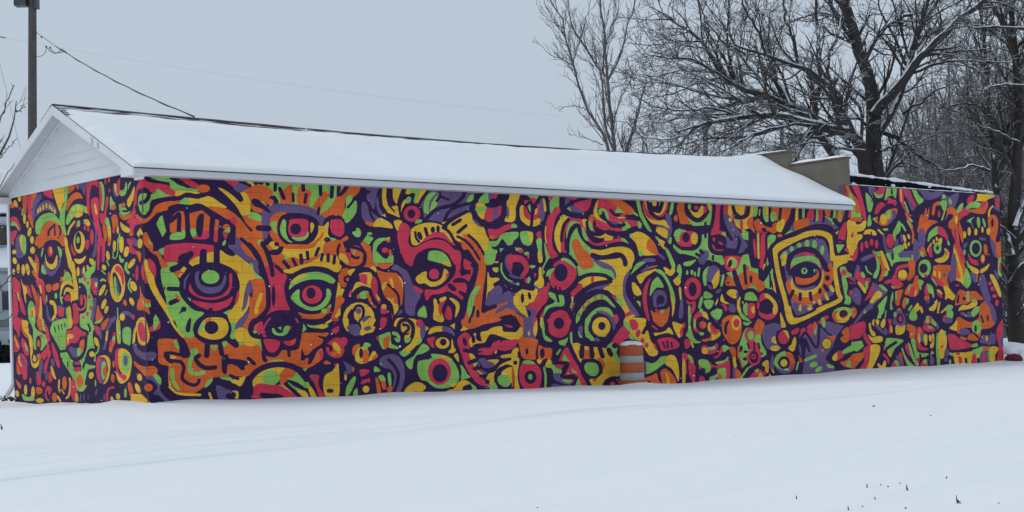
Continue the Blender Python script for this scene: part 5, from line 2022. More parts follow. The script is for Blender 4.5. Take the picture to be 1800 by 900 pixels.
O b 1490 0 1640 0 1600 70 1570 85 1530 60
R s 10 1480 70 1530 110
Y b 1500 150 1560 150 1620 130 1660 95 1700 165 1640 150 1560 165 1510 180
Y b 1700 35 1780 60 1800 80 1770 200 1730 150 1700 80
R b 1775 120 1800 90 1800 180 1780 180
R b 1535 230 1600 205 1690 205 1760 260 1755 300 1700 320 1590 340 1560 290
K s 18 1590 250 1615 310
K s 18 1635 235 1645 310
K s 18 1680 255 1690 300
G b 1400 460 1480 475 1540 440 1570 405 1640 400 1620 460 1580 490 1500 550 1430 580 1410 560
Y b 1640 400 1690 385 1730 420 1760 540 1755 660 1720 580 1680 520 1620 480
O b 1390 640 1480 600 1525 580 1540 640 1560 700 1390 705
K e 1445 680 18 26
O b 1570 560 1620 530 1680 580 1720 640 1725 700 1600 700 1580 640
Y b 1615 565 1640 590 1660 660 1660 700 1640 700 1630 620
V b 1385 450 1410 460 1415 560 1390 570
O b 1120 660 1390 650 1390 700 1200 700
Y b 640 270 700 260 760 290 960 310 1000 320 1060 370 1120 440 1135 520 1130 600 1040 630 960 690 930 725 850 725 820 650 860 630 930 600 960 560 940 480 870 420 750 420 720 470 690 400 650 320
O b 720 330 860 345 860 410 740 420 700 360
O b 900 410 960 440 980 500 960 540 940 520 920 450
O b 850 640 900 630 870 665
K s 50 740 300 735 400
K s 46 835 290 845 400
K s 46 925 310 955 400
G b 1000 300 1060 250 1110 310 1100 360 1140 440 1130 480 1060 370 1030 320
K s 50 1020 330 1045 380
K e 1085 285 30 28
G b 1030 560 1045 600 1080 610 1040 615
K e 850 530 105 105
G b 770 490 800 465 880 470 910 510 910 570 870 605 810 590 770 540
K s 40 610 300 660 400 720 500 760 600 830 720
K b 960 720 980 650 1060 610 1130 620 1130 660 1050 690 1050 720
O e 1060 690 25 22
T 1200 540
V b 490 0 560 0 550 50 500 40
G b 60 0 80 0 90 100 80 180 100 270 130 340 190 370 110 375 60 320 35 290 60 230
R e 15 190 12 30
R b 80 30 110 0 120 10 90 70
R b 120 100 160 50 210 50 210 90 160 110 130 190 180 250 170 270 120 240 110 160
G e 128 175 10 50
Y b 210 50 250 60 270 120 260 130 215 95
K e 210 185 68 80
O e 213 187 35 38
R b 175 180 190 155 200 190 210 215 190 210
Y b 270 170 300 170 300 230 330 270 390 260 390 300 330 345 290 340 310 290 270 240
O b 300 210 330 230 385 240 380 270 340 290 300 270
R b 290 180 320 200 355 240 350 270 320 250 295 220
O b 200 350 280 310 300 290 310 330 250 360
K s 46 140 300 200 315 270 305
G e 200 280 25 15
G e 195 35 18 20
G b 295 65 340 30 370 15 415 40 410 80 380 130 340 120
V l 330 130 375 130 365 170
O b 415 150 470 95 540 85 600 110 620 180 615 280 580 360 520 390 470 350 425 270
K b 440 250 445 180 480 140 490 155 470 200 465 280 450 280
Y e 565 165 48 78
R e 567 168 32 45
G s 18 600 0 620 70 690 130
G b 640 0 680 0 690 60 670 90 645 50
Y b 575 0 600 0 610 40 590 50
R b 690 0 755 0 765 70 740 115 700 110 685 50
Y b 725 10 750 0 755 60 735 60
G b 640 155 690 165 730 150 690 190 650 185
R b 805 40 830 60 870 85 930 70 970 40 1000 0 1000 50 960 110 900 130 840 110 810 80
K e 890 10 75 65
Y b 955 0 1000 0 990 60 960 70
O b 765 180 800 125 860 170 850 230 820 285 750 260
G b 600 400 650 250 700 220 780 290 820 290 830 380 880 470 870 510 810 540 760 600 700 640 640 640 600 560 590 470
K e 612 440 20 35 15
K e 665 470 25 14
K e 660 545 24 18
K e 825 490 20 14
R e 712 290 58 75
G e 720 297 32 48
R b 690 350 760 360 810 420 820 560 740 620 690 580 670 520 700 470 690 400
K e 752 525 45 65
R e 750 520 25 28
K e 750 520 9 12
K s 16 755 370 757 450
K s 20 685 380 700 430
K s 18 800 380 810 430
K b 630 770 700 680 860 560 890 500 930 470 920 560 830 600 760 680 640 770
V b 840 260 870 200 960 170 1030 190 1040 230 990 260 990 340 1010 400 930 440 890 430 850 350
Y b 935 340 960 310 980 320 980 380 945 365
Y b 930 420 990 405 1030 430 990 460 935 450
Y b 1170 330 1190 320 1195 390 1165 465 1115 430 1150 390
K e 1065 320 85 90
R e 1065 318 57 70
Y b 1060 245 1100 250 1120 300 1120 330 1085 275
Y b 1030 60 1050 100 1085 190 1080 210 1045 210 1035 140
V b 1140 0 1340 -10 1380 20 1300 60 1210 110 1170 70
Y e 1240 15 15 28
Y b 1320 0 1365 0 1350 30 1320 25
K s 24 1150 20 1190 90 1240 95 1360 45 1400 20
Y b 1075 -10 1130 -10 1160 90 1200 125 1300 90 1400 50 1530 -10 1560 -10 1400 80 1250 150 1160 180 1110 150 1085 60
V l 1230 290 1450 180 1530 150 1700 200 1620 300 1610 330 1580 420 1500 540 1620 670 1260 725 1280 600 1230 450
R b 1150 250 1225 220 1215 270 1160 290
R b 1245 240 1290 220 1290 290 1255 310
R b 1320 200 1370 180 1370 300 1340 300 1320 250
O b 1380 170 1410 160 1400 220 1380 230
G b 1385 250 1410 220 1420 180 1400 290
R b 1440 140 1470 120 1460 180 1430 170
G b 1470 110 1500 120 1500 200 1480 210 1465 150
R b 1490 100 1535 90 1530 120 1500 130
K s 26 1230 350 1280 280 1300 270 1330 310 1400 420 1430 380 1440 200
K b 1215 350 1300 330 1350 470 1330 470 1300 420 1290 520 1280 580 1260 520 1250 420
K s 18 1440 180 1540 280 1570 290
O b 1500 330 1610 300 1600 340 1560 370
K e 1520 385 55 62
Y e 1520 385 45 52
G e 1520 388 15 16
O e 1478 455 12 16
G b 1290 545 1400 500 1405 525 1300 570
G e 1380 605 42 26 -15
G e 1435 655 40 22 -35
G b 1520 600 1590 620 1590 640 1540 635
K e 1080 585 125 130
V e 1080 590 105 110
G b 965 570 1000 500 1080 465 1090 520 1030 540 1000 600 1120 650 1120 670 1040 650 980 620
O b 1090 475 1150 490 1180 560 1170 620 1130 670 1120 620 1130 560 1095 520
R b 1130 620 1170 600 1160 640 1130 670
K e 1070 585 62 68
Y e 1068 588 35 38
V b 930 560 950 500 960 580 960 660 920 640
Y b 840 600 900 560 905 660 890 690
Y s 14 945 660 960 690
G s 14 1220 580 1200 660
O l 1225 500 1265 580 1235 580
R b 1620 490 1650 460 1700 480 1690 520 1630 560
Y b 1580 530 1620 480 1630 520 1620 560 1590 560
G b 1690 460 1780 400 1800 390 1830 440 1740 480 1700 490
O b 1665 580 1720 565 1800 510 1830 560 1830 620 1780 640 1700 620
G e 1760 600 35 30
G b 1590 50 1640 10 1720 0 1790 30 1790 90 1740 80 1680 30
O b 1580 60 1620 60 1640 130 1680 160 1620 160 1585 110
Y e 1690 90 72 72
K e 1697 70 45 42
O b 1660 110 1700 120 1730 90 1700 105
O b 1680 260 1740 210 1760 280 1750 350 1700 375 1665 330 1700 300
R b 1760 210 1800 200 1800 320 1770 340
K e 1775 255 14 35
Y s 16 90 370 110 420
R b 25 340 70 350 80 400 40 440 20 400
R b 0 490 40 490 80 560 130 620 120 700 40 700 0 560
G b 55 500 100 530 115 590 90 580
Y b 0 560 25 590 25 805 0 805
K s 20 50 560 60 760
R b 60 620 120 600 130 770 100 780
R b 180 740 210 725 240 790 175 795
R b 200 430 230 400 300 430 360 380 370 420 340 480 260 495 210 460
Y e 235 460 32 32
G b 270 430 330 410 340 440 290 450
K e 290 390 50 28
R b 330 520 370 510 400 440 425 400 420 450 390 510 350 540
G b 430 400 490 425 470 450 430 470
O b 490 430 550 430 560 520 540 540 520 500
Y b 530 530 560 540 570 620 550 640 535 600
O b 555 650 610 690 610 770 555 775
V s 24 540 650 540 770
G b 170 560 230 550 280 580 300 640 270 690 240 700 240 650 180 620
O e 185 635 12 18
R b 280 580 340 620 420 590 490 560 495 780 455 785 455 660 380 650 310 630
G b 350 580 440 560 480 520 470 560 380 600
G b 370 660 440 640 455 680 440 780 300 785 290 740 340 720 370 690
O b 370 710 400 700 420 750 415 785 390 770
K s 36 220 720 290 700 340 650
V e 365 760 20 20
O s 22 590 420 590 520 630 640
K s 40 580 560 620 670 700 600
G s 20 620 740 690 640
R b 690 770 760 680 850 660 880 690 850 730 760 760
Y b 800 740 820 690 850 740
K e 850 650 18 30
G b 760 670 800 650 790 690
Y l 905 740 920 700 940 740
T 1500 540
O b 0 0 35 40 10 100 -10 110
V b 60 90 130 0 210 0 110 70 60 130 20 170 0 180
G e 122 48 12 18
G b 275 0 325 0 320 50 290 90 290 110 250 120 270 60
G s 8 345 40 335 110
R b 0 190 100 150 130 180 125 260 160 340 190 390 160 400 120 340 95 270 80 310 40 330 -20 320 -30 220
Y b 165 180 180 170 190 230 225 270 230 300 200 300 175 250
Y b 200 150 220 125 215 190 200 180
Y b 240 130 270 140 260 190 240 160
Y b 300 150 330 120 335 180 310 220 290 190
V b 220 190 280 210 320 280 270 240
V e 340 260 18 35
Y b 155 290 200 320 260 305 305 315 300 360 230 375 190 355
R b 365 135 400 135 390 260 375 270 380 180
Y b 395 190 410 220 410 265 395 260
O e 482 30 22 18
V b 430 110 450 50 500 45 540 110 540 190 500 200 430 165
G l 440 55 455 60 450 100 435 100
K e 492 120 36 55
R e 497 122 16 28
Y b 450 195 500 205 545 190 530 270 455 285
O b 570 180 640 200 655 230 645 330 600 325 590 260 565 230
G b 600 60 640 0 660 10 655 70 670 120 630 142 595 120
Y b 650 0 720 0 735 50 715 50 700 20 660 50
G l -20 370 90 355 110 410 40 465 -20 450
O b -20 510 90 480 130 460 100 540 60 580 -10 650
R b 110 440 190 400 170 500 150 600 130 665 60 665 110 590 120 520
Y b 190 400 265 398 280 460 230 580 185 660 140 660 170 560 180 470
G b 345 350 370 325 520 345 500 380 440 430 390 520 360 430 400 390 340 420
K s 30 360 430 450 370
Y b 360 470 380 455 400 500 390 525
O e 330 430 8 22
Y b 255 600 270 595 300 620 330 560 345 600 330 645 280 650
R s 22 320 500 360 540 370 580
R b 410 600 430 580 470 620 460 640 405 640
G b 430 570 460 560 480 600 470 620
V b 450 530 480 510 520 590 530 640 490 645 480 580
R b 480 500 505 480 520 560 530 600 500 560
G b 510 440 540 440 580 560 650 625 590 635 550 560
V b 530 430 555 420 590 500 580 520 550 480
R b 550 410 580 390 620 490 690 600 670 625 620 540
G b 580 380 600 400 640 520 690 600 650 600 610 500
K s 24 530 420 570 520 640 600
G b 610 345 650 340 660 420 690 480 790 490 760 520 700 530 670 560 640 470 625 410
K s 20 705 500 710 550
R b 670 230 700 210 740 270 720 290 700 340 720 410 790 440 740 455 690 440 665 370
O b 680 240 700 220 710 260 690 310 675 340
Y e 697 330 10 50
V b 710 290 745 290 745 360 715 360
G b 745 292 770 292 770 380 745 360
Y b 760 300 778 300 775 395 750 380
G l 770 95 800 90 800 170 760 170
R l 800 95 825 95 830 180 805 165
G l 825 110 885 180 870 205 830 175
V e 888 205 14 25
R b 735 200 790 185 860 225 850 250 790 255 745 235
G e 810 212 28 10 10
R e 755 160 10 20
Y b 800 300 820 300 825 360 805 350
Y b 830 290 850 290 850 380 840 420 815 430 815 390 840 360
Y l 830 455 850 490 815 495
Y b 935 235 970 280 985 330 980 420 960 470 955 525 915 540 895 440 890 330 905 270
G b 880 290 900 290 890 400 905 470 915 540 910 615 890 615 875 470
G e 965 270 10 20
R e 935 418 8 26 35
V e 830 565 22 45
R b 715 590 780 590 780 625 720 625
G b 730 570 770 550 775 590 750 590
R b 665 540 690 530 690 590 670 570
G b 985 0 1050 0 1030 30 1050 50 1045 110 1000 115 985 60
V b 960 150 980 110 1040 120 1040 150 990 165
R b 945 120 975 90 965 140 945 145
Y b 1110 40 1140 0 1250 0 1200 20 1150 20
Y s 14 895 0 890 60
Y s 14 975 20 930 55
Y b 800 10 870 0 840 40
G b 1240 60 1290 0 1325 0 1320 50 1270 100 1250 90
V b 1130 60 1160 60 1180 90 1150 85
V b 1200 70 1240 60 1240 100 1200 100
G l 1175 70 1200 95 1180 98
O b 1090 120 1120 105 1160 130 1250 160 1340 90 1340 0 1440 0 1440 60 1490 150 1480 190 1430 220 1350 235 1340 300 1300 350 1210 340 1220 290 1260 270 1250 220 1150 220 1110 280 1080 200
Y b 1015 220 1060 180 1090 140 1090 240 1060 240
V b 1450 20 1480 0 1505 80 1490 150 1470 130
G e 1300 210 48 72
K e 1290 225 14 35
K s 18 1350 90 1370 160
K s 18 1415 90 1420 140
V b 1130 230 1200 230 1230 270 1190 290 1130 290
K s 20 1270 270 1320 320
O b 1125 310 1190 325 1190 345 1150 340
R b 1000 290 1060 290 1130 340 1200 370 1250 400 1240 420 1140 440 1030 445 1010 370
G b 1250 400 1300 380 1310 410 1260 420
V b 1345 340 1365 295 1420 300 1490 280 1500 370 1450 390 1340 370
Y e 1408 330 10 28
G b 1015 480 1050 490 1040 510 1020 500
Y b 1050 490 1100 480 1180 480 1240 470 1330 500 1330 530 1300 540 1300 590 1280 530 1250 530 1240 605 1210 605 1200 540 1170 540 1180 600 1150 600 1140 530 1110 520 1110 605 1080 605 1060 530
R e 1105 490 20 15
R e 1275 540 22 55
R e 1130 565 18 35
G b 1250 460 1320 430 1360 420 1360 480 1330 500 1270 480
O b 1365 415 1400 415 1440 430 1400 465 1370 460
V b 1345 480 1420 470 1440 605 1345 605
R e 1385 540 20 55
G b 1430 440 1450 430 1450 605 1425 520
Y b 1450 425 1530 430 1510 480 1495 500 1490 590 1450 590
R b 1575 130 1590 200 1600 560 1560 580 1510 575 1540 440 1510 300 1520 220
V b 1555 320 1580 290 1580 410 1550 400
V e 990 480 18 40
V e 975 550 20 20
G e 1020 580 10 30
"""

def smooth_line(P, closed, n=4):
    P = np.array(P, float); m = len(P); out = []
    for i in (range(m) if closed else range(m - 1)):
        if closed: p0, p1, p2, p3 = P[(i - 1) % m], P[i], P[(i + 1) % m], P[(i + 2) % m]
        else: p0, p1, p2, p3 = P[max(i - 1, 0)], P[i], P[i + 1], P[min(i + 2, m - 1)]
        for k in range(n):
            t = k / n
            out.append(.5 * (2 * p1 + (p2 - p0) * t + (2 * p0 - 5 * p1 + 4 * p2 - p3) * t * t + (3 * p1 - p0 - 3 * p2 + p3) * t ** 3))
    if not closed: out.append(P[-1])
    return np.array(out)

def grow_outline(P, d):
    """push a closed outline outwards by d"""
    Q = np.roll(P, -1, 0)
    area = 0.5 * np.sum(P[:, 0] * Q[:, 1] - Q[:, 0] * P[:, 1])
    T = np.roll(P, -1, 0) - np.roll(P, 1, 0)
    L = np.linalg.norm(T, axis=1, keepdims=True) + 1e-9
    N = np.c_[T[:, 1], -T[:, 0]] / L
    return P + N * (d if area > 0 else -d)

def stroke_outline(P, r):
    T = np.gradient(P, axis=0); T /= np.linalg.norm(T, axis=1, keepdims=True) + 1e-9
    N = np.c_[-T[:, 1], T[:, 0]]
    cap = lambda c, a0: [c + r * np.array([math.cos(a), math.sin(a)]) for a in np.linspace(a0, a0 - math.pi, 6)[1:-1]]
    a1 = math.atan2(N[-1, 1], N[-1, 0]); a2 = math.atan2(-N[0, 1], -N[0, 0])
    return np.array(list(P + N * r) + cap(P[-1], a1) + list((P - N * r)[::-1]) + cap(P[0], a2))

SHAPES = []          # (paint, kind, outline, centre line, radius) in survey units
ox = oy = 0.0
for ln in MURAL.splitlines():
    wd = ln.split()
    if not wd: continue
    if wd[0] == 'T':
        ox, oy = float(wd[1]), float(wd[2]); continue
    c, k = wd[0], wd[1]; v = [float(q) for q in wd[2:]]
    off = np.array([ox, oy])
    g = 0.35 if c != 'K' else 0.25
    if k == 'e':
        a = R(v[4]) if len(v) > 4 else 0.0
        t = np.linspace(0, 2 * math.pi, 18, endpoint=False)
        x = (v[2] + 6 * g) * np.cos(t); y = (v[3] + 6 * g) * np.sin(t)
        SHAPES.append((c, 'p', np.c_[v[0] + x * math.cos(a) - y * math.sin(a), v[1] + x * math.sin(a) + y * math.cos(a)] / 6 + off, None, 0))
    elif k == 's':
        P = smooth_line(np.array(v[1:]).reshape(-1, 2), False, 4) / 6 + off
        SHAPES.append((c, 's', stroke_outline(P, v[0] / 12 + 0.5 * g), P, v[0] / 12 + 0.5 * g))
    else:
        P = np.array(v).reshape(-1, 2)
        if k == 'b': P = smooth_line(P, True, 4)
        P = P / 6 + off
        SHAPES.append((c, 'p', grow_outline(P, g) if g else P, None, 0))

P0 = np.array([CX, CY])
def px_to_wall(P, side):
    a, b = ray(P[:, 0], P[:, 1])
    if side == 'long':
        t = (P0 @ SW) / (a * SW[0] + SW[1]); q = (a * t - CX) * SU[0] + (t - CY) * SU[1]
    else:
        t = (P0 @ SU) / (a * SU[0] + SU[1]); q = (a * t - CX) * SW[0] + (t - CY) * SW[1]
    return np.c_[q, EYE + b * t]
def wall_to_px(Q, side):
    d = SU if side == 'long' else SW
    X = CX + Q[:, 0] * d[0]; Y = CY + Q[:, 0] * d[1]; Z = Q[:, 1] - EYE
    a = FOCAL_PX * X / Y; b = FOCAL_PX * Z / Y
    return np.c_[900 + math.cos(ROLL) * a - math.sin(ROLL) * b, PP_Y - (math.sin(ROLL) * a + math.cos(ROLL) * b)]

def wall_shapes(side):
    out = []
    for (c, k, O, P, r) in SHAPES:
        if side == 'long' and O[:, 0].max() < 235: continue
        if side == 'gable' and O[:, 0].min() > 275: continue
        W = px_to_wall(O, side)
        out.append((c, k, O, P, r, W, W.min(0), W.max(0)))
    return out
WS = {'long': wall_shapes('long'), 'gable': wall_shapes('gable')}
WLO = {s: np.array([w[6] for w in WS[s]]) for s in WS}
WHI = {s: np.array([w[7] for w in WS[s]]) for s in WS}

def clip_segments(A, B, x0, x1, y0, y1):
    D = B - A; t0 = np.zeros(len(A)); t1 = np.ones(len(A)); ok = np.ones(len(A), bool)
    for p, q in ((-D[:, 0], A[:, 0] - x0), (D[:, 0], x1 - A[:, 0]), (-D[:, 1], A[:, 1] - y0), (D[:, 1], y1 - A[:, 1])):
        par = np.abs(p) < 1e-12
        ok &= ~(par & (q < 0))
        with np.errstate(divide='ignore', invalid='ignore'): t = q / p
        t0 = np.where(~par & (p < 0), np.maximum(t0, t), t0)
        t1 = np.where(~par & (p > 0), np.minimum(t1, t), t1)
    ok &= t1 - t0 > 1e-6
    return (A + D * t0[:, None])[ok], (A + D * t1[:, None])[ok]

def inside_poly(C, O):
    x, y = C[:, 0:1], C[:, 1:2]
    a = O; b = np.roll(O, -1, 0)
    cond = (a[None, :, 1] <= y) != (b[None, :, 1] <= y)
    with np.errstate(divide='ignore', invalid='ignore'):
        xi = a[None, :, 0] + (y - a[None, :, 1]) / (b[None, :, 1] - a[None, :, 1]) * (b[None, :, 0] - a[None, :, 0])
    return (np.sum(cond & (xi > x), 1) % 2) == 1
def inside_stroke(C, P, r):
    a = P[:-1]; d = P[1:] - a; L = np.maximum((d ** 2).sum(1), 1e-9)
    rel = C[:, None, :] - a[None]
    t = np.clip((rel * d[None]).sum(2) / L[None], 0, 1)
    q = rel - t[..., None] * d[None]
    return ((q ** 2).sum(2) <= r * r).any(1)

def painted_face(side, x0, x1, z0, z1):
    """triangulate one block face along the paint edges; returns verts (x,z), tris, paint index"""
    hit = np.nonzero((WLO[side][:, 0] < x1) & (WHI[side][:, 0] > x0) & (WLO[side][:, 1] < z1) & (WHI[side][:, 1] > z0))[0]
    pts = [(x0, z0), (x1, z0), (x1, z1), (x0, z1)]; edges = [(0, 1), (1, 2), (2, 3), (3, 0)]
    for i in hit:
        W = WS[side][i][5]
        A, B = clip_segments(W, np.roll(W, -1, 0), x0, x1, z0, z1)
        for p, q in zip(A, B):
            if abs(p[0] - q[0]) + abs(p[1] - q[1]) < 2e-4: continue
            n = len(pts); pts += [tuple(p), tuple(q)]; edges.append((n, n + 1))
    V, E, F, _, _, _ = delaunay_2d_cdt([Vector(p) for p in pts], edges, [], 0, 4e-4)
    V = np.array([tuple(p) for p in V]); F = np.array([f for f in F if len(f) == 3], int)
    C = wall_to_px(V[F].mean(1), side)
    col = np.full(len(F), -1)
    for i in hit[::-1]:
        todo = np.nonzero(col < 0)[0]
        if not len(todo): break
        c, k, O, P, r = WS[side][i][:5]
        m = inside_poly(C[todo], O) if k == 'p' else inside_stroke(C[todo], P, r)
        col[todo[m]] = PKEYS.index(c)
    col[col < 0] = 0
    return V, F, col

def wall_blocks(side, x_lo, x_hi, z_lo, z_hi, phase):
    """all blocks of one wall as (area on screen, verts, faces, material index) in the building's own frame"""
    J = 0.0019; out = []
    k0 = int(math.floor((z_lo - Z_JOINT) / COURSE)); k1 = int(math.ceil((z_hi - Z_JOINT) / COURSE))
    for k in range(k0, k1):
        za, zb = Z_JOINT + k * COURSE, Z_JOINT + (k + 1) * COURSE
        za, zb = max(za, z_lo), min(zb, z_hi)
        if zb - za < 0.03: continue
        s = phase + (0.5 * BLOCK_L if k % 2 else 0.0)
        i0 = int(math.floor((x_lo - s) / BLOCK_L)); i1 = int(math.ceil((x_hi - s) / BLOCK_L))
        for i in range(i0, i1):
            xa, xb = max(s + i * BLOCK_L, x_lo), min(s + (i + 1) * BLOCK_L, x_hi)
            if xb - xa < 0.03: continue
            a, b, c, d = xa + (J if xa > x_lo else 0), xb - (J if xb < x_hi else 0), za + J, zb - J
            V, F, col = painted_face(side, a, b, c, d)
            proud = rng.uniform(-0.0012, 0.0012)
            n = len(V)
            if side == 'long':
                vv = [(p[0], proud, p[1]) for p in V] + [(p[0], 0.02, p[1]) for p in ((a, c), (b, c), (b, d), (a, d))]
                ff = [tuple(int(q) for q in f) for f in F]
            else:
                vv = [(proud, p[0], p[1]) for p in V] + [(0.02, p[0], p[1]) for p in ((a, c), (b, c), (b, d), (a, d))]
                ff = [tuple(int(q) for q in f[::-1]) for f in F]
            # sides of the block back to the mortar
            cor = []
            for p in ((a, c), (b, c), (b, d), (a, d)):
                cor.append(int(np.argmin(np.abs(V[:, 0] - p[0]) + np.abs(V[:, 1] - p[1]))))
            mi = list(col)
            for q in range(4):
                q2 = (q + 1) % 4
                f = (cor[q], n + q, n + q2, cor[q2])
                ff.append(f if side == 'long' else f[::-1]); mi.append(6)
            S = wall_to_px(np.array([(a, c), (b, c), (b, d), (a, d)]), side)
            area = abs((S[2, 0] - S[0, 0]) * (S[2, 1] - S[0, 1]))
            out.append((area, vv, ff, mi))
    return out

BLOCK_MATS = [PAINT[c] for c in PKEYS] + [MORTAR]
def lay_blocks(groups, n_single=300):
    """groups: list of (wall part, blocks). The largest on screen become objects of their own, the rest one part per wall"""
    allb = sorted(((b[0], gi, bi) for gi, (_, bl) in enumerate(groups) for bi, b in enumerate(bl)), reverse=True)
    single = {(gi, bi) for _, gi, bi in allb[:n_single]}
    for gi, (part, bl) in enumerate(groups):
        rv, rf, rm = [], [], []
        for bi, (_, v, f, m) in enumerate(bl):
            if (gi, bi) in single:
                mesh_obj('block', v, f, BLOCK_MATS, part, mat_idx=m)
            else:
                o = len(rv); rv += v; rf += [tuple(q + o for q in ff) for ff in f]; rm += m
        if rv:
            tag(mesh_obj('block_rest', rv, rf, BLOCK_MATS, part, mat_idx=rm), kind='stuff')

# ---------------------------------------------------------------- the gabled painted building
shop = empty('painted_block_building', (CX, CY, 0), PHI)
tag(shop, 'long gabled block building painted with a colourful mural of faces under a snowy roof', 'building')
side_wall = box_obj('block_wall', (0.0062, L1 - 0.002, 0.006, 0.2, -0.46, 3.93), MORTAR, shop)
gable_wall = box_obj('block_wall', (0.006, 0.2, 0.2005, WID, -0.46, 3.93), MORTAR, shop)
box_obj('back_wall', (0.2, L1 - 0.002, WID - 0.2, WID - 0.002, -0.46, 3.93), TAN, shop)
u_ph = float(px_to_wall(np.array([[412.5, 614.0]]), 'long')[0, 0])
b_long = wall_blocks('long', 0.0, L1 - 0.002, -0.26, 3.93, u_ph)
b_gab = wall_blocks('gable', 0.0, WID, -0.26, 3.93, 0.0)
lay_blocks([(side_wall, b_long), (gable_wall, b_gab)])

OV = 0.30
def ridge_z(u):
    return RIDGE_Z - 0.13 * np.sin(math.pi * np.clip(u / L1, 0, 1))
SLOPE_W0 = -OV
EZ = 3.905                                     # top of the roof at the eave edge
def roof_z(u, w):
    m = WID / 2
    f = np.clip(1 - np.abs(w - m) / (m + OV), 0, 1)
    return EZ + (ridge_z(u) - EZ) * f
UR = 18.34
# deck, one slab per slope
for sgn, name in ((1, 'roof_slope'), (-1, 'roof_slope')):
    us = np.linspace(-OV, UR, 24); v = []; f = []
    for dz in (0.0, -0.05):
        for u in us:
            for w in ((SLOPE_W0, WID / 2) if sgn > 0 else (WID + OV, WID / 2)):
                v.append((u, w, float(roof_z(u, w)) + dz))
    n = len(us)
    q = lambda l, i, j: l * 2 * n + 2 * i + j
    for i in range(n - 1):
        f += [(q(0, i, 0), q(0, i + 1, 0), q(0, i + 1, 1), q(0, i, 1)), (q(1, i, 0), q(1, i, 1), q(1, i + 1, 1), q(1, i + 1, 0)),
              (q(0, i, 0), q(1, i, 0), q(1, i + 1, 0), q(0, i + 1, 0))]
    f += [(q(0, 0, 0), q(0, 0, 1), q(1, 0, 1), q(1, 0, 0)), (q(0, n - 1, 1), q(0, n - 1, 0), q(1, n - 1, 0), q(1, n - 1, 1))]
    slope = fix_normals(mesh_obj(name, v, f, [SHINGLE], shop))
    # the uppermost shingle courses, bare along the ridge
    for k in range(5):
        va = []; fa = []
        for i, u in enumerate(us):
            for (d, lift) in ((0.02 + 0.11 * k, 0.014), (0.02 + 0.11 * (k + 1), 0.026), (0.02 + 0.11 * (k + 1), 0.002)):
                w = WID / 2 - d if sgn > 0 else WID / 2 + d
                va.append((u - 0.01 if i == 0 else u, w, float(roof_z(u, w)) + lift + rng.uniform(-0.003, 0.003)))
        for i in range(n - 1):
            for j in (0, 1):
                fa.append((3 * i + j, 3 * i + j + 1, 3 * i + 3 + j + 1, 3 * i + 3 + j))
        fix_normals(mesh_obj('shingle_course', va, fa, [DUSTED], slope))
va = []; fa = []
us = np.linspace(-OV - 0.015, UR, 40)
for u in us:
    z = float(ridge_z(u))
    va += [(u, WID / 2 - 0.13, z - 0.03 + 0.012 * rng.random()), (u, WID / 2, z + 0.016 + 0.010 * rng.random()), (u, WID / 2 + 0.13, z - 0.03)]
for i in range(len(us) - 1):
    for j in (0, 1): fa.append((3 * i + j, 3 * i + j + 1, 3 * i + 4 + j, 3 * i + 3 + j))
fix_normals(mesh_obj('ridge_cap', va, fa, [SHINGLE], shop))

# snow lying on both slopes, thinning to bare shingle at the ridge and the rake
def roof_snow(front):
    us = np.concatenate([np.linspace(-OV, 0.6, 18), np.linspace(0.8, 16.5, 60), np.linspace(16.7, UR + 0.13, 14)])
    ss = np.concatenate([np.linspace(0, 0.16, 10), np.linspace(0.2, 0.93, 22), np.linspace(0.95, 1.0, 7)])
    v = []
    m = WID / 2 + OV
    for u in us:
        bare = 0.27 - 0.14 * float(sstep(3, 9, u)) - 0.10 * float(sstep(9, 15, u)) + 0.045 * math.sin(u * 3.1) * math.sin(u * 1.3 + 1) + 0.02 * math.sin(u * 11)
        for s in ss:
            d = max(bare, 0.02) + s * (m + 0.015 - max(bare, 0.02))
            w = WID / 2 - d if front else WID / 2 + d
            e0 = min(1.0, (s * (m - bare)) / 0.55); e1 = min(1.0, (1 - s) * m / 0.16 + 0.0)
            ragged = 0.07 + 0.03 * math.sin(d * 17) * math.sin(d * 5.3 + 1) + 0.03 * math.sin(d * 43) + 0.05 * math.exp(-((d - 1.7) / 0.5) ** 2)
            ends = min(1.0, max(0.0, (u + OV - ragged) / 0.30))
            th = 0.085 * math.sqrt(max(0, e0)) * (0.35 + 0.65 * math.sqrt(max(0, 1 - (1 - e1) ** 2))) * math.sqrt(max(0.0, 1 - (1 - ends) ** 2))
            th += 0.012 * math.sin(u * 0.9 + s * 4) * math.sin(u * 0.31 + 2) * min(e0, e1, ends)
            th += 0.10 * float(sstep(16.8, 18.4, u)) * math.exp(-((d - 0.15) / 0.5) ** 2) + 0.04 * float(sstep(17.3, 18.4, u)) * math.exp(-((d - 1.5) / 0.5) ** 2)
            if s in (ss[0], ss[-1]) or ends <= 0: th = -0.004
            v.append((u, w, float(roof_z(u, w)) + 0.006 + th))
    n, k = len(us), len(ss); f = []
    for i in range(n - 1):
        for j in range(k - 1):
            q = (i * k + j, i * k + j + 1, (i + 1) * k + j + 1, (i + 1) * k + j)
            f.append(q if front else q[::-1])
    base = len(v)
    o = mesh_obj('roof_snow', v, f, [SNOW], shop, smooth=True)
    return fix_normals(o)
roof_snow(True); roof_snow(False)

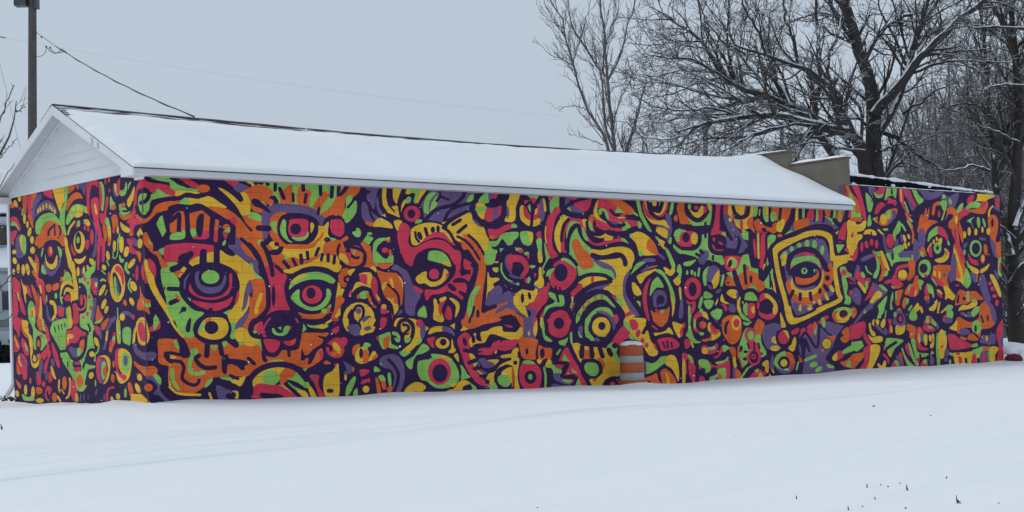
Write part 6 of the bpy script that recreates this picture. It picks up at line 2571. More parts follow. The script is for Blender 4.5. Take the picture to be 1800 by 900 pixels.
# eave trim
box_obj('fascia_board', (-OV + 0.001, UR, -OV - 0.022, -OV + 0.003, 3.785, 3.893), FASCIA, shop, 0.004)
box_obj('drip_edge', (-OV, UR + 0.004, -OV - 0.034, -OV, 3.893, 3.909), SHINGLE, shop)
box_obj('soffit', (-OV + 0.03, UR - 0.01, -OV + 0.004, 0.003, 3.795, 3.81), SOFFIT, shop)
box_obj('fascia_end', (UR - 0.02, UR - 0.002, -OV + 0.004, 0.0, 3.81, 3.90), WHITE, shop)
box_obj('fascia_board', (-OV + 0.001, UR, WID + OV - 0.003, WID + OV + 0.022, 3.785, 3.893), FASCIA, shop)
box_obj('soffit', (-OV + 0.03, UR - 0.01, WID, WID + OV - 0.004, 3.795, 3.81), SOFFIT, shop)
# gable: boards of siding, each clipped by the rake
def rake_w(z):      # half width of the gable inside the rake soffit at height z
    return max(0.0, (WID / 2 + OV) * (1 - (z + 0.10 - EZ) / (RIDGE_Z - EZ)))
zb = 3.925
while zb < RIDGE_Z - 0.12:
    zt = min(zb + 0.178, RIDGE_Z - 0.1)
    h0, h1 = min(rake_w(zb), WID / 2 + 0.03), min(rake_w(zt), WID / 2 + 0.03)
    m = WID / 2
    o0, o1 = -0.044, -0.014
    v = [(o0, m - h0, zb), (o0, m + h0, zb), (o1, m + h1, zt + 0.012), (o1, m - h1, zt + 0.012), (0.02, m - h0, zb), (0.02, m + h0, zb)]
    fix_normals(mesh_obj('siding_board', v, [(0, 1, 2, 3), (0, 4, 5, 1)], [SIDING], shop))
    zb = zt
box_obj('gable_backing', (0.02, 0.05, 0.05, WID - 0.05, 3.93, 3.96), SIDING, shop)
fix_normals(mesh_obj('gable_sheathing', *prism([(0.1, 3.93), (WID - 0.1, 3.93), (WID / 2, RIDGE_Z - 0.15)], 'u', 0.021, 0.06), [SIDING], shop))
box_obj('frieze_trim', (-0.045, 0.012, -0.012, WID + 0.02, 3.893, 3.924), WHITE, shop, 0.003)
dn = math.atan2(RIDGE_Z - EZ, WID / 2 + OV)
for sgn in (1, -1):
    m = WID / 2
    wa, wb = -OV, m
    def P(w, z): return (w if sgn > 0 else WID - w, z)
    top0, top1 = EZ - 0.012, RIDGE_Z - 0.012
    bh = 0.155
    poly = [P(wa, top0), P(wb, top1), P(wb, top1 - bh * 1.1), P(wa + 0.02, top0 - bh + 0.03), P(wa, top0 - bh + 0.03)]
    fix_normals(mesh_obj('bargeboard', *prism(poly, 'u', -OV - 0.022, -OV + 0.006), [WHITE], shop))
    poly = [P(wa + 0.01, EZ - 0.085), P(wb, RIDGE_Z - 0.085), P(wb, RIDGE_Z - 0.10), P(wa + 0.01, EZ - 0.10)]
    fix_normals(mesh_obj('rake_soffit', *prism(poly, 'u', -OV + 0.007, -0.014), [SOFFIT], shop))
    poly = [P(wa + 0.3, EZ - 0.11 + 0.3 * math.tan(dn)), P(wb, RIDGE_Z - 0.11), P(wb, RIDGE_Z - 0.15), P(wa + 0.3, EZ - 0.15 + 0.3 * math.tan(dn))]
    fix_normals(mesh_obj('rake_moulding', *prism(poly, 'u', -0.055, -0.03), [WHITE], shop))
# boxed eave returns at the gable corners
for (wa, wb) in ((-OV - 0.02, 0.13), (WID - 0.13, WID + OV + 0.02)):
    poly = [(wa, 3.778), (wb, 3.778), (wb, 3.90)] + ([(wa, 3.90)] if wa < 0 else [(wa, 3.90)])
    fix_normals(mesh_obj('eave_return', *prism([(wa, 3.778), (wb, 3.778), (wb, 3.93), (wa, 3.90)], 'u', -OV - 0.018, -0.012), [WHITE], shop))
box_obj('trim_block', (-0.06, -0.004, -0.10, 0.16, 3.74, 3.777), WHITE, shop)
# torn bits of bargeboard flashing
for (w, l) in ((1.16, 0.13), (0.93, 0.11)):
    z = EZ + (w + OV) * math.tan(dn) - 0.02
    fix_normals(mesh_obj('loose_flashing', *prism([(w, z), (w + 0.025, z + 0.01), (w + 0.03 - 0.01, z - l), (w + 0.005, z - l)], 'u', -OV - 0.045, -OV - 0.023), [FASCIA], shop))
# downspout at the far corner of the gable wall
ds = box_obj('downspout', (-0.03, 0.06, WID + 0.012, WID + 0.10, 0.34, 3.80), WHITE, shop, 0.01)
tube_obj('downspout_elbow', [(0.015, WID + 0.056, 0.42), (0.015, WID + 0.07, 0.30), (0.0, WID + 0.17, 0.18), (-0.02, WID + 0.33, 0.06)], 0.05, 8, WHITE, shop)
tube_obj('gutter_end', [(-OV, WID + OV + 0.06, 3.85), (2.0, WID + OV + 0.06, 3.84)], 0.06, 8, WHITE, shop)

# ---------------------------------------------------------------- the flat-roofed painted end
annex = empty('flat_roofed_block_building', (CX, CY, 0), PHI)
tag(annex, 'taller flat roofed block building with painted front and tan stepped parapet beside the gabled roof', 'building')
WZ = 4.43
front2 = box_obj('block_wall', (L1 + 0.001, L2 - 0.002, 0.006, 0.2, -0.46, WZ - 0.004), MORTAR, annex)
b_two = wall_blocks('long', L1 + 0.001, L2, -0.26, WZ, u_ph)
lay_blocks([(front2, b_two)])
box_obj('end_wall', (L2 - 0.2, L2 - 0.004, 0.2002, 6.2, -0.46, WZ - 0.02), TAN, annex)
box_obj('back_wall', (L1 + 0.1, L2 - 0.2, 6.0, 6.2, -0.46, WZ - 0.02), TAN, annex)
# stepped party wall, seen above the gabled roof
poly = [(0.004, WZ - 0.6), (0.004, 5.06), (1.77, 5.04), (1.77, 5.40), (4.2, 5.42), (4.2, 5.05), (6.2, 5.03), (6.2, -0.4), (0.21, -0.4), (0.21, WZ - 0.6)]
party = fix_normals(mesh_obj('party_wall', *prism(poly, 'u', L1 + 0.012, L1 + 0.18), [TAN], annex))
for (wa, wb, z) in ((-0.02, 0.6, 5.06), (0.61, 1.18, 5.055), (1.19, 1.79, 5.045)):
    box_obj('coping_tile', (L1 - 0.015, L1 + 0.21, wa, wb, z + 0.002, z + 0.042), CLAY, annex, 0.008)
for (wa, wb, z) in ((1.75, 2.5, 5.405), (2.51, 3.4, 5.415), (3.41, 4.22, 5.42)):
    box_obj('coping_tile', (L1 - 0.015, L1 + 0.21, wa, wb, z + 0.002, z + 0.035), TAN, annex, 0.008)
def snow_strip(name, u0, u1, w0, w1, zfun, h, parent, nu=30, nw=6, seed=0):
    r = random.Random(seed); v = []; f = []
    ph = [r.uniform(0, 6) for _ in range(4)]
    for i in range(nu + 1):
        for j in range(nw + 1):
            a = i / nu; b = j / nw
            u = u0 + (u1 - u0) * a; w = w0 + (w1 - w0) * b
            e = min(1, 6 * min(a, 1 - a) * max(1, (abs(u1 - u0)) / 1.2)) ** .5 if 0 < a < 1 else 0
            g = (1 - (2 * b - 1) ** 4)
            th = h * e * g * (1 + 0.25 * math.sin(7 * u + ph[0]) * math.sin(3.1 * u + 5 * w + ph[1]))
            v.append((u, w, zfun(u, w) + 0.003 + th))
    k = nw + 1
    for i in range(nu):
        for j in range(nw): f.append((i * k + j, (i + 1) * k + j, (i + 1) * k + j + 1, i * k + j + 1))
    return mesh_obj(name, v, f, [SNOW], parent, smooth=True)
snow_strip('parapet_snow', L1 - 0.02, L1 + 0.22, -0.03, 1.74, lambda u, w: 5.10 - 0.012 * w / 1.7, 0.06, annex, 8, 30, 3)
snow_strip('parapet_snow', L1 - 0.02, L1 + 0.22, 1.74, 4.24, lambda u, w: 5.445, 0.035, annex, 8, 30, 4)
# sloping black roof edge behind the painted wall
def edge_z(u): return 4.72 - 0.255 * (u - L1) / (L2 - L1)
v = []; f = []
us = np.linspace(L1 + 0.185, L2 - 0.05, 12)
for u in us: v += [(u, 0.16, WZ - 0.01), (u, 0.16, edge_z(u)), (u, 6.0, edge_z(u) + 0.05), (u, 6.0, WZ - 0.03)]
for i in range(len(us) - 1):
    for j in range(3): f.append((4 * i + j, 4 * i + 4 + j, 4 * i + 5 + j, 4 * i + 1 + j))
f += [(0, 1, 2, 3), tuple(4 * (len(us) - 1) + q for q in (3, 2, 1, 0))]
fix_normals(mesh_obj('roof_edge', v, f, [BLACKROOF], annex))
snow_strip('roof_snow', L1 + 0.19, L2 - 0.06, 0.13, 6.0, lambda u, w: edge_z(u) + 0.05 * (w - 0.16) / 5.84, 0.055, annex, 60, 26, 5)
def snow_lip(name, u0, u1, w, zf, r, parent, seed):
    q = np.random.default_rng(seed); us = np.arange(u0, u1, 0.07); n = len(us)
    k = np.convolve(q.normal(size=n + 8), np.ones(9) / 9, 'valid')[:n]
    return tube_obj(name, [(u, w, zf(u)) for u in us], np.clip(r * (1 + 1.3 * k), 0.25 * r, 2 * r), 7, SNOW, parent)
snow_lip('snow_lip', L1 + 0.19, L2 - 0.06, 0.16, lambda u: edge_z(u) + 0.012, 0.036, annex, 1)
snow_lip('snow_lip', L1 + 0.02, L2 - 1.1, 0.05, lambda u: WZ + 0.0, 0.012, annex, 2)
snow_strip('wall_top_snow', L1 + 0.01, L2 - 1.0, -0.004, 0.15, lambda u, w: WZ - 0.002, 0.02, annex, 60, 5, 6)
for (u, s) in ((18.96, 0.085), (19.06, 0.045), (20.5, 0.055), (20.95, 0.05), (21.25, 0.03), (22.0, 0.035), (23.0, 0.03), (24.0, 0.05), (24.45, 0.055)):
    bm = bmesh.new(); bmesh.ops.create_icosphere(bm, subdivisions=2, radius=s)
    for vv in bm.verts:
        vv.co = Vector((vv.co.x * rng.uniform(1.1, 1.6), vv.co.y * 0.9, vv.co.z * rng.uniform(.55, .9)))
    me = bpy.data.meshes.new('snow_clump'); bm.to_mesh(me); bm.free(); me.materials.append(SNOW)
    o = bpy.data.objects.new('snow_clump', me); o.parent = annex; o.location = (u, 0.135, WZ + 0.25 * s + rng.uniform(0.0, 0.10) * (s < 0.08)); COL.objects.link(o)

def gz(x, y): return float(ground_z(np.array(x), np.array(y)))

# ---------------------------------------------------------------- traffic drum
ORANGE = mat('faded_orange_plastic', (0.50, 0.105, 0.030), 0.5, var_col=(0.40, 0.10, 0.045), vscale=6.0, bump=0.1, bscale=20)
REFLECT = mat('grey_reflective_band', (0.30, 0.325, 0.335), 0.45, var_col=(0.37, 0.385, 0.39), vscale=9.0, bump=0.08, bscale=60, spec=0.5)
ug, wg = 10.76, -0.52
dp = world(ug, wg, 0); dz = -0.19
drum = empty('traffic_drum', (dp[0], dp[1], dz), 0)
tag(drum, 'orange traffic drum with two grey reflective bands and a cap of snow against the mural', 'traffic drum')
def band(name, z0, z1, r0, r1, m):
    lip = 0.006
    v, f = lathe([(r0 - lip, z0), (r0, z0 + lip), (r1, z1 - lip), (r1 - lip, z1)], 40)
    return mesh_obj(name, v, f, [m], drum, smooth=False)
zs = [0.0, 0.19, 0.335, 0.545, 0.685, 0.90]
rs = [0.262, 0.258, 0.254, 0.250, 0.246, 0.238]
for i, (nm, m) in enumerate((('orange_section', ORANGE), ('reflective_band', REFLECT), ('orange_section', ORANGE), ('reflective_band', REFLECT), ('orange_section', ORANGE))):
    o = band(nm, zs[i], zs[i + 1], rs[i], rs[i + 1], m)
    o.data.polygons.foreach_set('use_smooth', [True] * len(o.data.polygons))
v, f = lathe([(0.236, 0.895), (0.225, 0.92), (0.15, 0.935), (0.0001, 0.94)], 40)
mesh_obj('drum_top', v, f, [ORANGE], drum, smooth=True)
v, f = lathe([(0.232, 0.895), (0.236, 0.905), (0.224, 0.938), (0.17, 0.968), (0.10, 0.983), (0.0001, 0.988)], 40)
v = [(x * (1 + 0.03 * math.sin(3 * math.atan2(y, x))), y * (1 + 0.03 * math.cos(2 * math.atan2(y, x))), z + 0.012 * math.sin(2 * math.atan2(y, x) + 1) * (z > 0.91)) for x, y, z in v]
mesh_obj('snow_cap', v, f, [SNOW], drum, smooth=True)

# ---------------------------------------------------------------- red painted stone at the far end
REDP = mat('dark_red_paint', (0.13, 0.022, 0.040), 0.7, 0.3, 5.0, 0.4, 15)
def lump(name, loc, scale, m, parent=None, seed=1, sub=3, rough=0.18):
    r = np.random.default_rng(seed)
    bm = bmesh.new(); bmesh.ops.create_icosphere(bm, subdivisions=sub, radius=1.0)
    ph = r.uniform(0, 6, (4, 3)); am = r.uniform(1.3, 3.2, (4, 3))
    for vv in bm.verts:
        d = 1 + rough * sum(math.sin(am[k, 0] * vv.co.x + ph[k, 0]) * math.sin(am[k, 1] * vv.co.y + ph[k, 1]) * math.sin(am[k, 2] * vv.co.z + ph[k, 2]) for k in range(4))
        c = vv.co * d
        c = Vector([math.copysign(abs(q) ** 0.8, q) for q in c])
        vv.co = Vector((c.x * scale[0], c.y * scale[1], c.z * scale[2]))
    me = bpy.data.meshes.new(name); bm.to_mesh(me); bm.free(); me.materials.append(m)
    me.polygons.foreach_set('use_smooth', [True] * len(me.polygons))
    o = bpy.data.objects.new(name, me); o.location = loc; COL.objects.link(o)
    if parent: o.parent = parent
    return o
q = at(1781, 629, 43.2)
stone = empty('red_stone', (q[0], q[1], q[2] - 0.13), PHI)
tag(stone, 'dark red painted stone under a heap of snow past the mural end', 'stone')
lump('stone_body', (0, 0, 0.13), (0.23, 0.20, 0.13), REDP, stone, 3)
lump('snow_heap', (0.0, 0.02, 0.33), (0.26, 0.24, 0.13), SNOW, stone, 5)

# ---------------------------------------------------------------- utility pole and service drop
PD = 47.0
pb = at(57, 320, PD)
pole = empty('utility_pole', (pb[0], pb[1], 0), 0)
tag(pole, 'weathered wooden utility pole with a grey box near its top behind the gable', 'utility pole')
lean = 0.026
ptop = 11.6
tube_obj('pole_shaft', [(lean * (z - pb[2]), 0, z) for z in (-0.5, 2, 4, 6, 8, 10, ptop)], [0.15, 0.145, 0.14, 0.132, 0.125, 0.118, 0.112], 14, WOODPOLE, pole)
bx = at(40, 5, PD) - np.array([pb[0], pb[1], 0])
o = box_obj('transformer_box', (bx[0] - 0.19, bx[0] + 0.16, -0.28, 0.06, bx[2] - 0.13, bx[2] + 0.55), GREYMETAL, pole, 0.03)
bx2 = at(66, 6, PD) - np.array([pb[0], pb[1], 0])
box_obj('pole_bracket', (bx2[0] - 0.06, bx2[0] + 0.035, -0.2, 0.1, bx2[2] - 0.16, bx2[2] + 0.5), GREYMETAL, pole, 0.01)
hk = at(62, 57, PD - 0.16) - np.array([pb[0], pb[1], 0])
lump('insulator', tuple(hk), (0.05, 0.05, 0.055), GREYMETAL, pole, 9, 2, 0.05)
for (yy, xx) in ((88, 53), (118, 58), (165, 57)):
    b = at(xx, yy, PD - 0.14) - np.array([pb[0], pb[1], 0])
    lump('bolt', tuple(b), (0.03, 0.02, 0.03), GREYMETAL, pole, 4, 1, 0.0)

def sag(p, q, s, n=24):
    t = np.linspace(0, 1, n)[:, None]
    P = p * (1 - t) + q * t
    P[:, 2] -= (4 * s * t * (1 - t))[:, 0]
    return P
pa = at(64, 57, PD - 0.18)
pbr = world(2.55, WID / 2, float(ridge_z(2.55)) + 0.045)
def on_drop(k): return pa * (1 - k) + pbr * k
drop = empty('service_wire', tuple(pa), 0)
tag(drop, 'twisted black service wire running from the pole down to the roof ridge', 'wire')
line = sag(pa, pbr, 0.16, 60) - pa
tube_obj('messenger_wire', line, 0.008, 6, WIRE, drop)
tw = line[10:].copy(); tt_ = np.linspace(0, 40, len(tw))
tw[:, 2] -= 0.008 + 0.008 * np.sin(tt_); tw[:, 0] += 0.008 * np.cos(tt_)
tube_obj('twisted_cable', tw, 0.013, 6, WIRE, drop)
def px_curve(pts, d0, d1):
    n = len(pts)
    return np.array([at(x, y, d0 + (d1 - d0) * i / (n - 1)) for i, (x, y) in enumerate(pts)]) - pa
tube_obj('cable_loop', px_curve([(117, 92), (108, 86), (103, 92), (95, 94), (88, 90), (82, 83)], 45.6, 46.6), 0.011, 6, WIRE, drop)
tube_obj('cable_loop', px_curve([(113, 90), (106, 93), (98, 93), (91, 89), (88, 84)], 45.6, 46.4), 0.010, 6, WIRE, drop)
tube_obj('cable_loop', px_curve([(82, 83), (80, 92), (74, 98), (65, 100)], 46.6, 46.9), 0.008, 6, WIRE, drop)
for (x, y) in ((73, 65), (81, 82), (88, 84)):
    lump('splice', tuple(at(x, y, 46.5) - pa), (0.028, 0.028, 0.03), WIRE, drop, 2, 1, 0.0)
p, q = at(-40, 58, 90), at(1010, 206, 128)
tag(tube_obj('overhead_line', sag(p, q, 0.5, 40), 0.005, 5, FARWIRE), 'thin distant overhead line crossing the sky above the snowy roof', 'wire')
p, q = at(-12, 66, 60), at(12, 66, 60)
tag(tube_obj('cable_end', [at(-14, 62, 60), at(0, 64.5, 60), at(10, 67, 60)], 0.018, 6, WIRE), 'short dark cable end entering beside the utility pole', 'wire')
tag(tube_obj('guy_wire', [at(-6, 90, 52), at(8, 145, 52), at(22, 205, 52), at(36, 262, 52)], 0.008, 5, FARWIRE), 'thin slanting guy wire beyond the gable, left of the pole', 'wire')

# far poles seen through the branches
for (x, y0, y1, d, r, lb) in ((1372, 215, 300, 80, 0.11, 'slender grey pole standing behind the stepped tan parapet'), (1238, 200, 300, 70, 0.13, 'stout grey post among branches above the snowy roof ridge')):
    b = at(x, 300, d); t = at(x + 2, y0, d)
    po = empty('far_pole', (b[0], b[1], 0))
    tag(po, lb, 'pole')
    tube_obj('pole_shaft', [(0, 0, -0.3), (0, 0, (t[2]) * 0.5), (t[0] - b[0], 0, t[2])], [r, r * 0.95, r * 0.85], 10, mat('grey_pole', (0.13, 0.135, 0.145), 0.8, 0.2, 6), po)

# ---------------------------------------------------------------- trees
def resample(P, n):
    P = np.array(P, float); d = np.r_[0, np.cumsum(np.linalg.norm(np.diff(P, axis=0), axis=1))]
    t = np.linspace(0, d[-1], n)
    return np.stack([np.interp(t, d, P[:, i]) for i in range(3)], 1)
LEV = [(16, 9), (10, 6), (6, 4), (5, 3), (4, 3)]
def sprout(parents, radii, rg, per_m, ang, frac, up, rfrac, lev, t0=0.2, lmin=0.12, cap=None, bend=0.20):
    """children of a set of branches: parents (B,n,3)"""
    n2 = LEV[lev][0]; outP = []; outR = []
    for P, r in zip(parents, radii):
        seg = np.linalg.norm(np.diff(P, axis=0), axis=1); L = seg.sum()
        m = max(1, int(L * per_m + rg.random()))
        for _ in range(m):
            t = t0 + (1 - t0) * rg.random() ** 0.85
            x = t * (len(P) - 1); i = min(int(x), len(P) - 2); fr = x - i
            o = P[i] * (1 - fr) + P[i + 1] * fr; rr = r[i] * (1 - fr) + r[i + 1] * fr
            T = P[i + 1] - P[i]; T = T / (np.linalg.norm(T) + 1e-9)
            v = rg.normal(size=3); v -= v @ T * T; v /= np.linalg.norm(v) + 1e-9
            a = math.radians(ang * rg.uniform(0.6, 1.3))
            d = T * math.cos(a) + v * math.sin(a); d[2] += up; d /= np.linalg.norm(d)
            ln = max(lmin, frac * L * rg.uniform(0.5, 1.15) * (1.15 - 0.75 * t))
            if cap: ln = min(ln, cap * rg.uniform(0.7, 1.2))
            st = np.linspace(0, 1, n2)[:, None]
            b1 = rg.normal(size=3) * bend; b2 = rg.normal(size=3) * 0.07
            C = o + d * ln * st + ln * (b1 * st ** 2 + b2 * np.sin(st * 5) * st) + np.array([0, 0, up * 0.5 * ln]) * st ** 2
            r0 = min(rr * rfrac * rg.uniform(0.7, 1.1), 0.026 * ln + 0.004)
            outP.append(C); outR.append(np.linspace(max(r0, RMIN), max(r0 * 0.35, RMIN * 0.75), n2))
    return np.array(outP), np.array(outR)
RMIN = 0.007
def tree(name, label, base, limbs, rg, lim_mat, twig_mat, spec, group=None, smallest=0.007, levels=3):
    """limbs: list of (points (n,3) in world, r0, r1)"""
    global RMIN
    RMIN = smallest
    root = empty(name, tuple(base), 0)
    tag(root, label, 'tree', group)
    P0_ = np.array([resample(p, LEV[0][0]) for p, _, _ in limbs]) - np.array(base)
    jit = rg.normal(size=P0_.shape) * 0.02; jit[:, 0] = 0
    P0_ = P0_ + jit
    R0_ = np.array([np.linspace(a, b, LEV[0][0]) for _, a, b in limbs])
    quads_obj('trunk', [tubes_mesh(P0_, R0_, LEV[0][1])], [lim_mat], root)
    parts = []; P, Rr = P0_, R0_
    for lv in range(1, levels + 1):
        s = spec[lv - 1]
        P, Rr = sprout(P, Rr, rg, s['per'], s['ang'], s['frac'], s['up'], s['rf'], lv, s.get('t0', 0.2), s.get('lmin', 0.12), s.get('cap'), s.get('bend', 0.20))
        parts.append(tubes_mesh(P, Rr, LEV[lv][1]))
    quads_obj('crown', parts, [twig_mat], root)
    return root
def limb(pts, depth, r0, r1, dd=0.0):
    n = len(pts)
    return (np.array([at(x, y, depth + dd * i / (n - 1)) for i, (x, y) in enumerate(pts)]), r0, r1)

rg = np.random.default_rng(5)
D = 48.0
oak = [
    limb([(1541, 420), (1540, 330), (1537, 241), (1535, 194), (1532, 155), (1521, 117), (1509, 86), (1500, 50), (1486, 0), (1472, -70)], D, 0.30, 0.10, 1),
    limb([(1528, 330), (1515, 256), (1492, 231), (1450, 224), (1400, 211), (1350, 199), (1300, 205), (1240, 215), (1190, 232)], D, 0.22, 0.025, -3),
    limb([(1476, 232), (1474, 171), (1455, 148), (1420, 124), (1385, 110), (1340, 95), (1290, 80)], D, 0.12, 0.03, -2),
    limb([(1478, 300), (1463, 268), (1443, 237), (1420, 202), (1389, 187), (1350, 167), (1300, 155), (1273, 133), (1233, 73), (1200, 47), (1165, 25)], D + .5, 0.17, 0.04, 2),
    limb([(1420, 202), (1350, 180), (1300, 177), (1250, 167), (1200, 153), (1160, 143), (1113, 150)], D + .6, 0.07, 0.015, 3),
    limb([(1300, 155), (1260, 127), (1213, 103), (1187, 103), (1147, 97), (1108, 107)], D + 1.5, 0.055, 0.012, -3),
    limb([(1350, 167), (1330, 130), (1300, 95), (1283, 60), (1262, 20), (1258, -30)], D + 1, 0.06, 0.02, 3),
    limb([(1470, 225), (1400, 217), (1350, 227), (1317, 237), (1283, 260), (1240, 275)], D - 1, 0.065, 0.015, -3),
    limb([(1537, 200), (1568, 163), (1587, 144), (1622, 97), (1661, 58), (1700, 23), (1731, 0), (1765, -30)], D, 0.16, 0.06, -2),
    limb([(1538, 240), (1568, 198), (1583, 156), (1599, 113), (1609, 74), (1622, 39), (1650, 0), (1668, -35)], D + .3, 0.14, 0.06, 2),
    limb([(1513, 108), (1533, 78), (1560, 43), (1583, 29), (1614, 21), (1642, 4), (1672, -15)], D + .6, 0.075, 0.03, 2),
    limb([(1540, 268), (1583, 253), (1630, 233)], D, 0.05, 0.012, -1.5),
    limb([(1540, 230), (1575, 240), (1599, 261), (1626, 280), (1653, 299)], D + .2, 0.085, 0.03, 1.5),
    limb([(1587, 200), (1618, 179), (1653, 156), (1692, 136)], D + .5, 0.045, 0.012, -2),
    limb([(1597, 130), (1653, 109), (1700, 105), (1778, 111)], D + .6, 0.055, 0.015, -2),
    limb([(1495, 50), (1467, 27), (1436, 23), (1400, 33), (1350, 60)], D + 1, 0.055, 0.015, 2),
    limb([(1473, 172), (1455, 128), (1461, 82), (1478, 50), (1480, 5)], D - .5, 0.05, 0.02, 1),
    limb([(1443, 140), (1439, 100), (1439, 70), (1434, 0), (1432, -30)], D - .3, 0.065, 0.035, 1),
    limb([(1405, 118), (1395, 70), (1380, 30), (1372, -20)], D - 1, 0.05, 0.02, -2),
    limb([(1345, 97), (1335, 60), (1310, 20), (1300, -20)], D - 1.8, 0.045, 0.02, -2),
    limb([(1240, 85), (1200, 80), (1160, 60), (1130, 45)], D + 1.7, 0.04, 0.01, 2),
    limb([(1389, 187), (1360, 130), (1345, 80), (1340, 30), (1350, -20)], D + 1, 0.06, 0.02, 2),
    limb([(1300, 205), (1255, 190), (1205, 195), (1150, 188), (1110, 165)], D - 2, 0.04, 0.012, -2),
    limb([(1520, 265), (1480, 262), (1430, 248), (1370, 262), (1310, 268)], D - .6, 0.05, 0.012, -2),
    limb([(1300, 155), (1250, 128), (1200, 122), (1150, 135), (1105, 130)], D + 1.5, 0.04, 0.01, 3),
    limb([(1310, 178), (1260, 192), (1210, 203), (1160, 198), (1112, 210)], D + 2, 0.04, 0.01, 2),
    limb([(1260, 212), (1220, 232), (1175, 245), (1118, 240)], D - 2, 0.035, 0.01, -2),
    limb([(1233, 73), (1190, 72), (1150, 80), (1112, 78)], D + 1.8, 0.035, 0.01, -2),
    limb([(1273, 133), (1235, 145), (1180, 165), (1120, 178)], D + 1.6, 0.035, 0.01, 1),
    limb([(1200, 47), (1165, 22), (1140, 10), (1118, -10)], D + 1.9, 0.035, 0.012, 1),
    limb([(1350, 199), (1310, 225), (1260, 245), (1200, 262), (1150, 258)], D - 1.5, 0.035, 0.01, 2),
    limb([(1310, 95), (1270, 75), (1240, 35), (1225, -10)], D - 1.8, 0.035, 0.012, -1),
]
SPEC = [dict(per=4.0, ang=40, frac=0.42, up=0.05, rf=0.5, t0=0.10, cap=2.3), dict(per=4.6, ang=42, frac=0.5, up=0.03, rf=0.6, cap=1.1), dict(per=5.0, ang=42, frac=0.5, up=0.02, rf=0.7, lmin=0.25, cap=0.6)]
b = at(1541, 420, D)
tree('oak_tree', 'big dark oak with snow along its spreading limbs behind the flat roofed building', (b[0], b[1], 0.2), oak, rg, BARK_LIMB, BARK_TWIG, SPEC)

D = 58.0
slim = [
    limb([(1086, 330), (1080, 267), (1075, 217), (1068, 143), (1065, 100), (1062, 67), (1057, 17), (1056, -30)], D, 0.080, 0.025, 0),
    limb([(1080, 300), (1068, 263), (1057, 233), (1033, 193), (1017, 150), (1007, 110), (993, 67), (987, 30), (967, 0), (955, -30)], D, 0.061, 0.015, -2),
    limb([(1078, 262), (1065, 227), (1060, 187), (1060, 153), (1053, 120), (1033, 90), (1013, 60), (1000, 27), (997, -20)], D + .4, 0.049, 0.015, 2),
    limb([(1068, 143), (1087, 110), (1098, 73), (1100, 50), (1113, 27), (1118, -20)], D, 0.040, 0.015, -1),
    limb([(1060, 130), (1063, 83), (1073, 60), (1087, 27), (1092, -20)], D + .6, 0.031, 0.010, 2),
    limb([(1033, 193), (1015, 186), (997, 187), (977, 193)], D - 1, 0.019, 0.005, -1),
    limb([(1010, 118), (990, 103), (970, 97), (942, 73)], D - 1.4, 0.021, 0.005, -1),
    limb([(1060, 255), (1040, 247), (1020, 240), (1000, 237)], D - .4, 0.019, 0.005, -1),
    limb([(1006, 108), (1020, 70), (1032, 30), (1040, -10)], D - 1.4, 0.021, 0.008, -1),
    limb([(990, 50), (970, 40), (952, 25), (945, 10)], D - 2, 0.015, 0.005, 0),
]
SLIM = [dict(per=4.2, ang=30, frac=0.26, up=0.25, rf=0.42, t0=0.12, cap=2.2, bend=0.10), dict(per=4.2, ang=32, frac=0.45, up=0.16, rf=0.55, cap=1.1, bend=0.10), dict(per=4.5, ang=34, frac=0.5, up=0.10, rf=0.65, lmin=0.2, cap=0.55, bend=0.12)]
b = at(1084, 330, D)
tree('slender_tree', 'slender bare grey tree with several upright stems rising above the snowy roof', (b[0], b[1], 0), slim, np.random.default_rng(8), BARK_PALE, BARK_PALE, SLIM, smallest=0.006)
b = at(1098, 330, 56)
tree('leaning_sapling', 'short leaning bare sapling between the slender tree and the oak branches', (b[0], b[1], 0), [limb([(1095, 330), (1100, 267), (1113, 227), (1127, 180), (1131, 150)], 56, 0.07, 0.03, 0), limb([(1150, 330), (1140, 270), (1128, 240), (1105, 215)], 56, 0.04, 0.012, 0)], np.random.default_rng(18), BARK_PALE, BARK_TWIG, SLIM)

D = 47.0
right = [
    limb([(1786, 640), (1785, 560), (1779, 450), (1785, 330), (1790, 250), (1788, 150), (1780, 40), (1776, -40)], D, 0.24, 0.06, 1),
    limb([(1779, 450), (1765, 400), (1752, 340), (1748, 280), (1738, 200), (1736, 120), (1725, 40), (1722, -20)], D, 0.10, 0.03, 2),
    limb([(1790, 250), (1760, 235), (1730, 222), (1706, 214)], D - .5, 0.05, 0.014, -1.5),
    limb([(1800, 150), (1775, 148), (1745, 151), (1720, 160)], D - .5, 0.045, 0.014, -2),
    limb([(1800, 50), (1760, 46), (1715, 49), (1680, 40)], D - .5, 0.05, 0.014, -2),
    limb([(1782, 500), (1800, 470), (1830, 440), (1860, 380)], D, 0.17, 0.08, -1),
    limb([(1785, 400), (1810, 340), (1830, 250), (1840, 120), (1850, -20)], D, 0.10, 0.04, 2),
    limb([(1740, 300), (1710, 290), (1680, 300), (1640, 296)], D - 1, 0.05, 0.012, -1),
    limb([(1736, 190), (1700, 180), (1660, 190), (1620, 185)], D + 1.5, 0.05, 0.012, 2),
    limb([(1738, 130), (1700, 115), (1665, 90), (1640, 60)], D + 1.5, 0.05, 0.012, 2),
    limb([(1785, 420), (1765, 400), (1745, 392), (1715, 380)], D - .8, 0.035, 0.012, -.5),
    limb([(1786, 560), (1800, 540), (1830, 530)], D, 0.06, 0.03, -1),
]
b = at(1786, 640, D)
tree('old_tree', 'thick dark trunk and tangled branches past the far end of the painted wall', (b[0], b[1], b[2]), right, np.random.default_rng(21), BARK_LIMB, BARK_TWIG, SPEC)

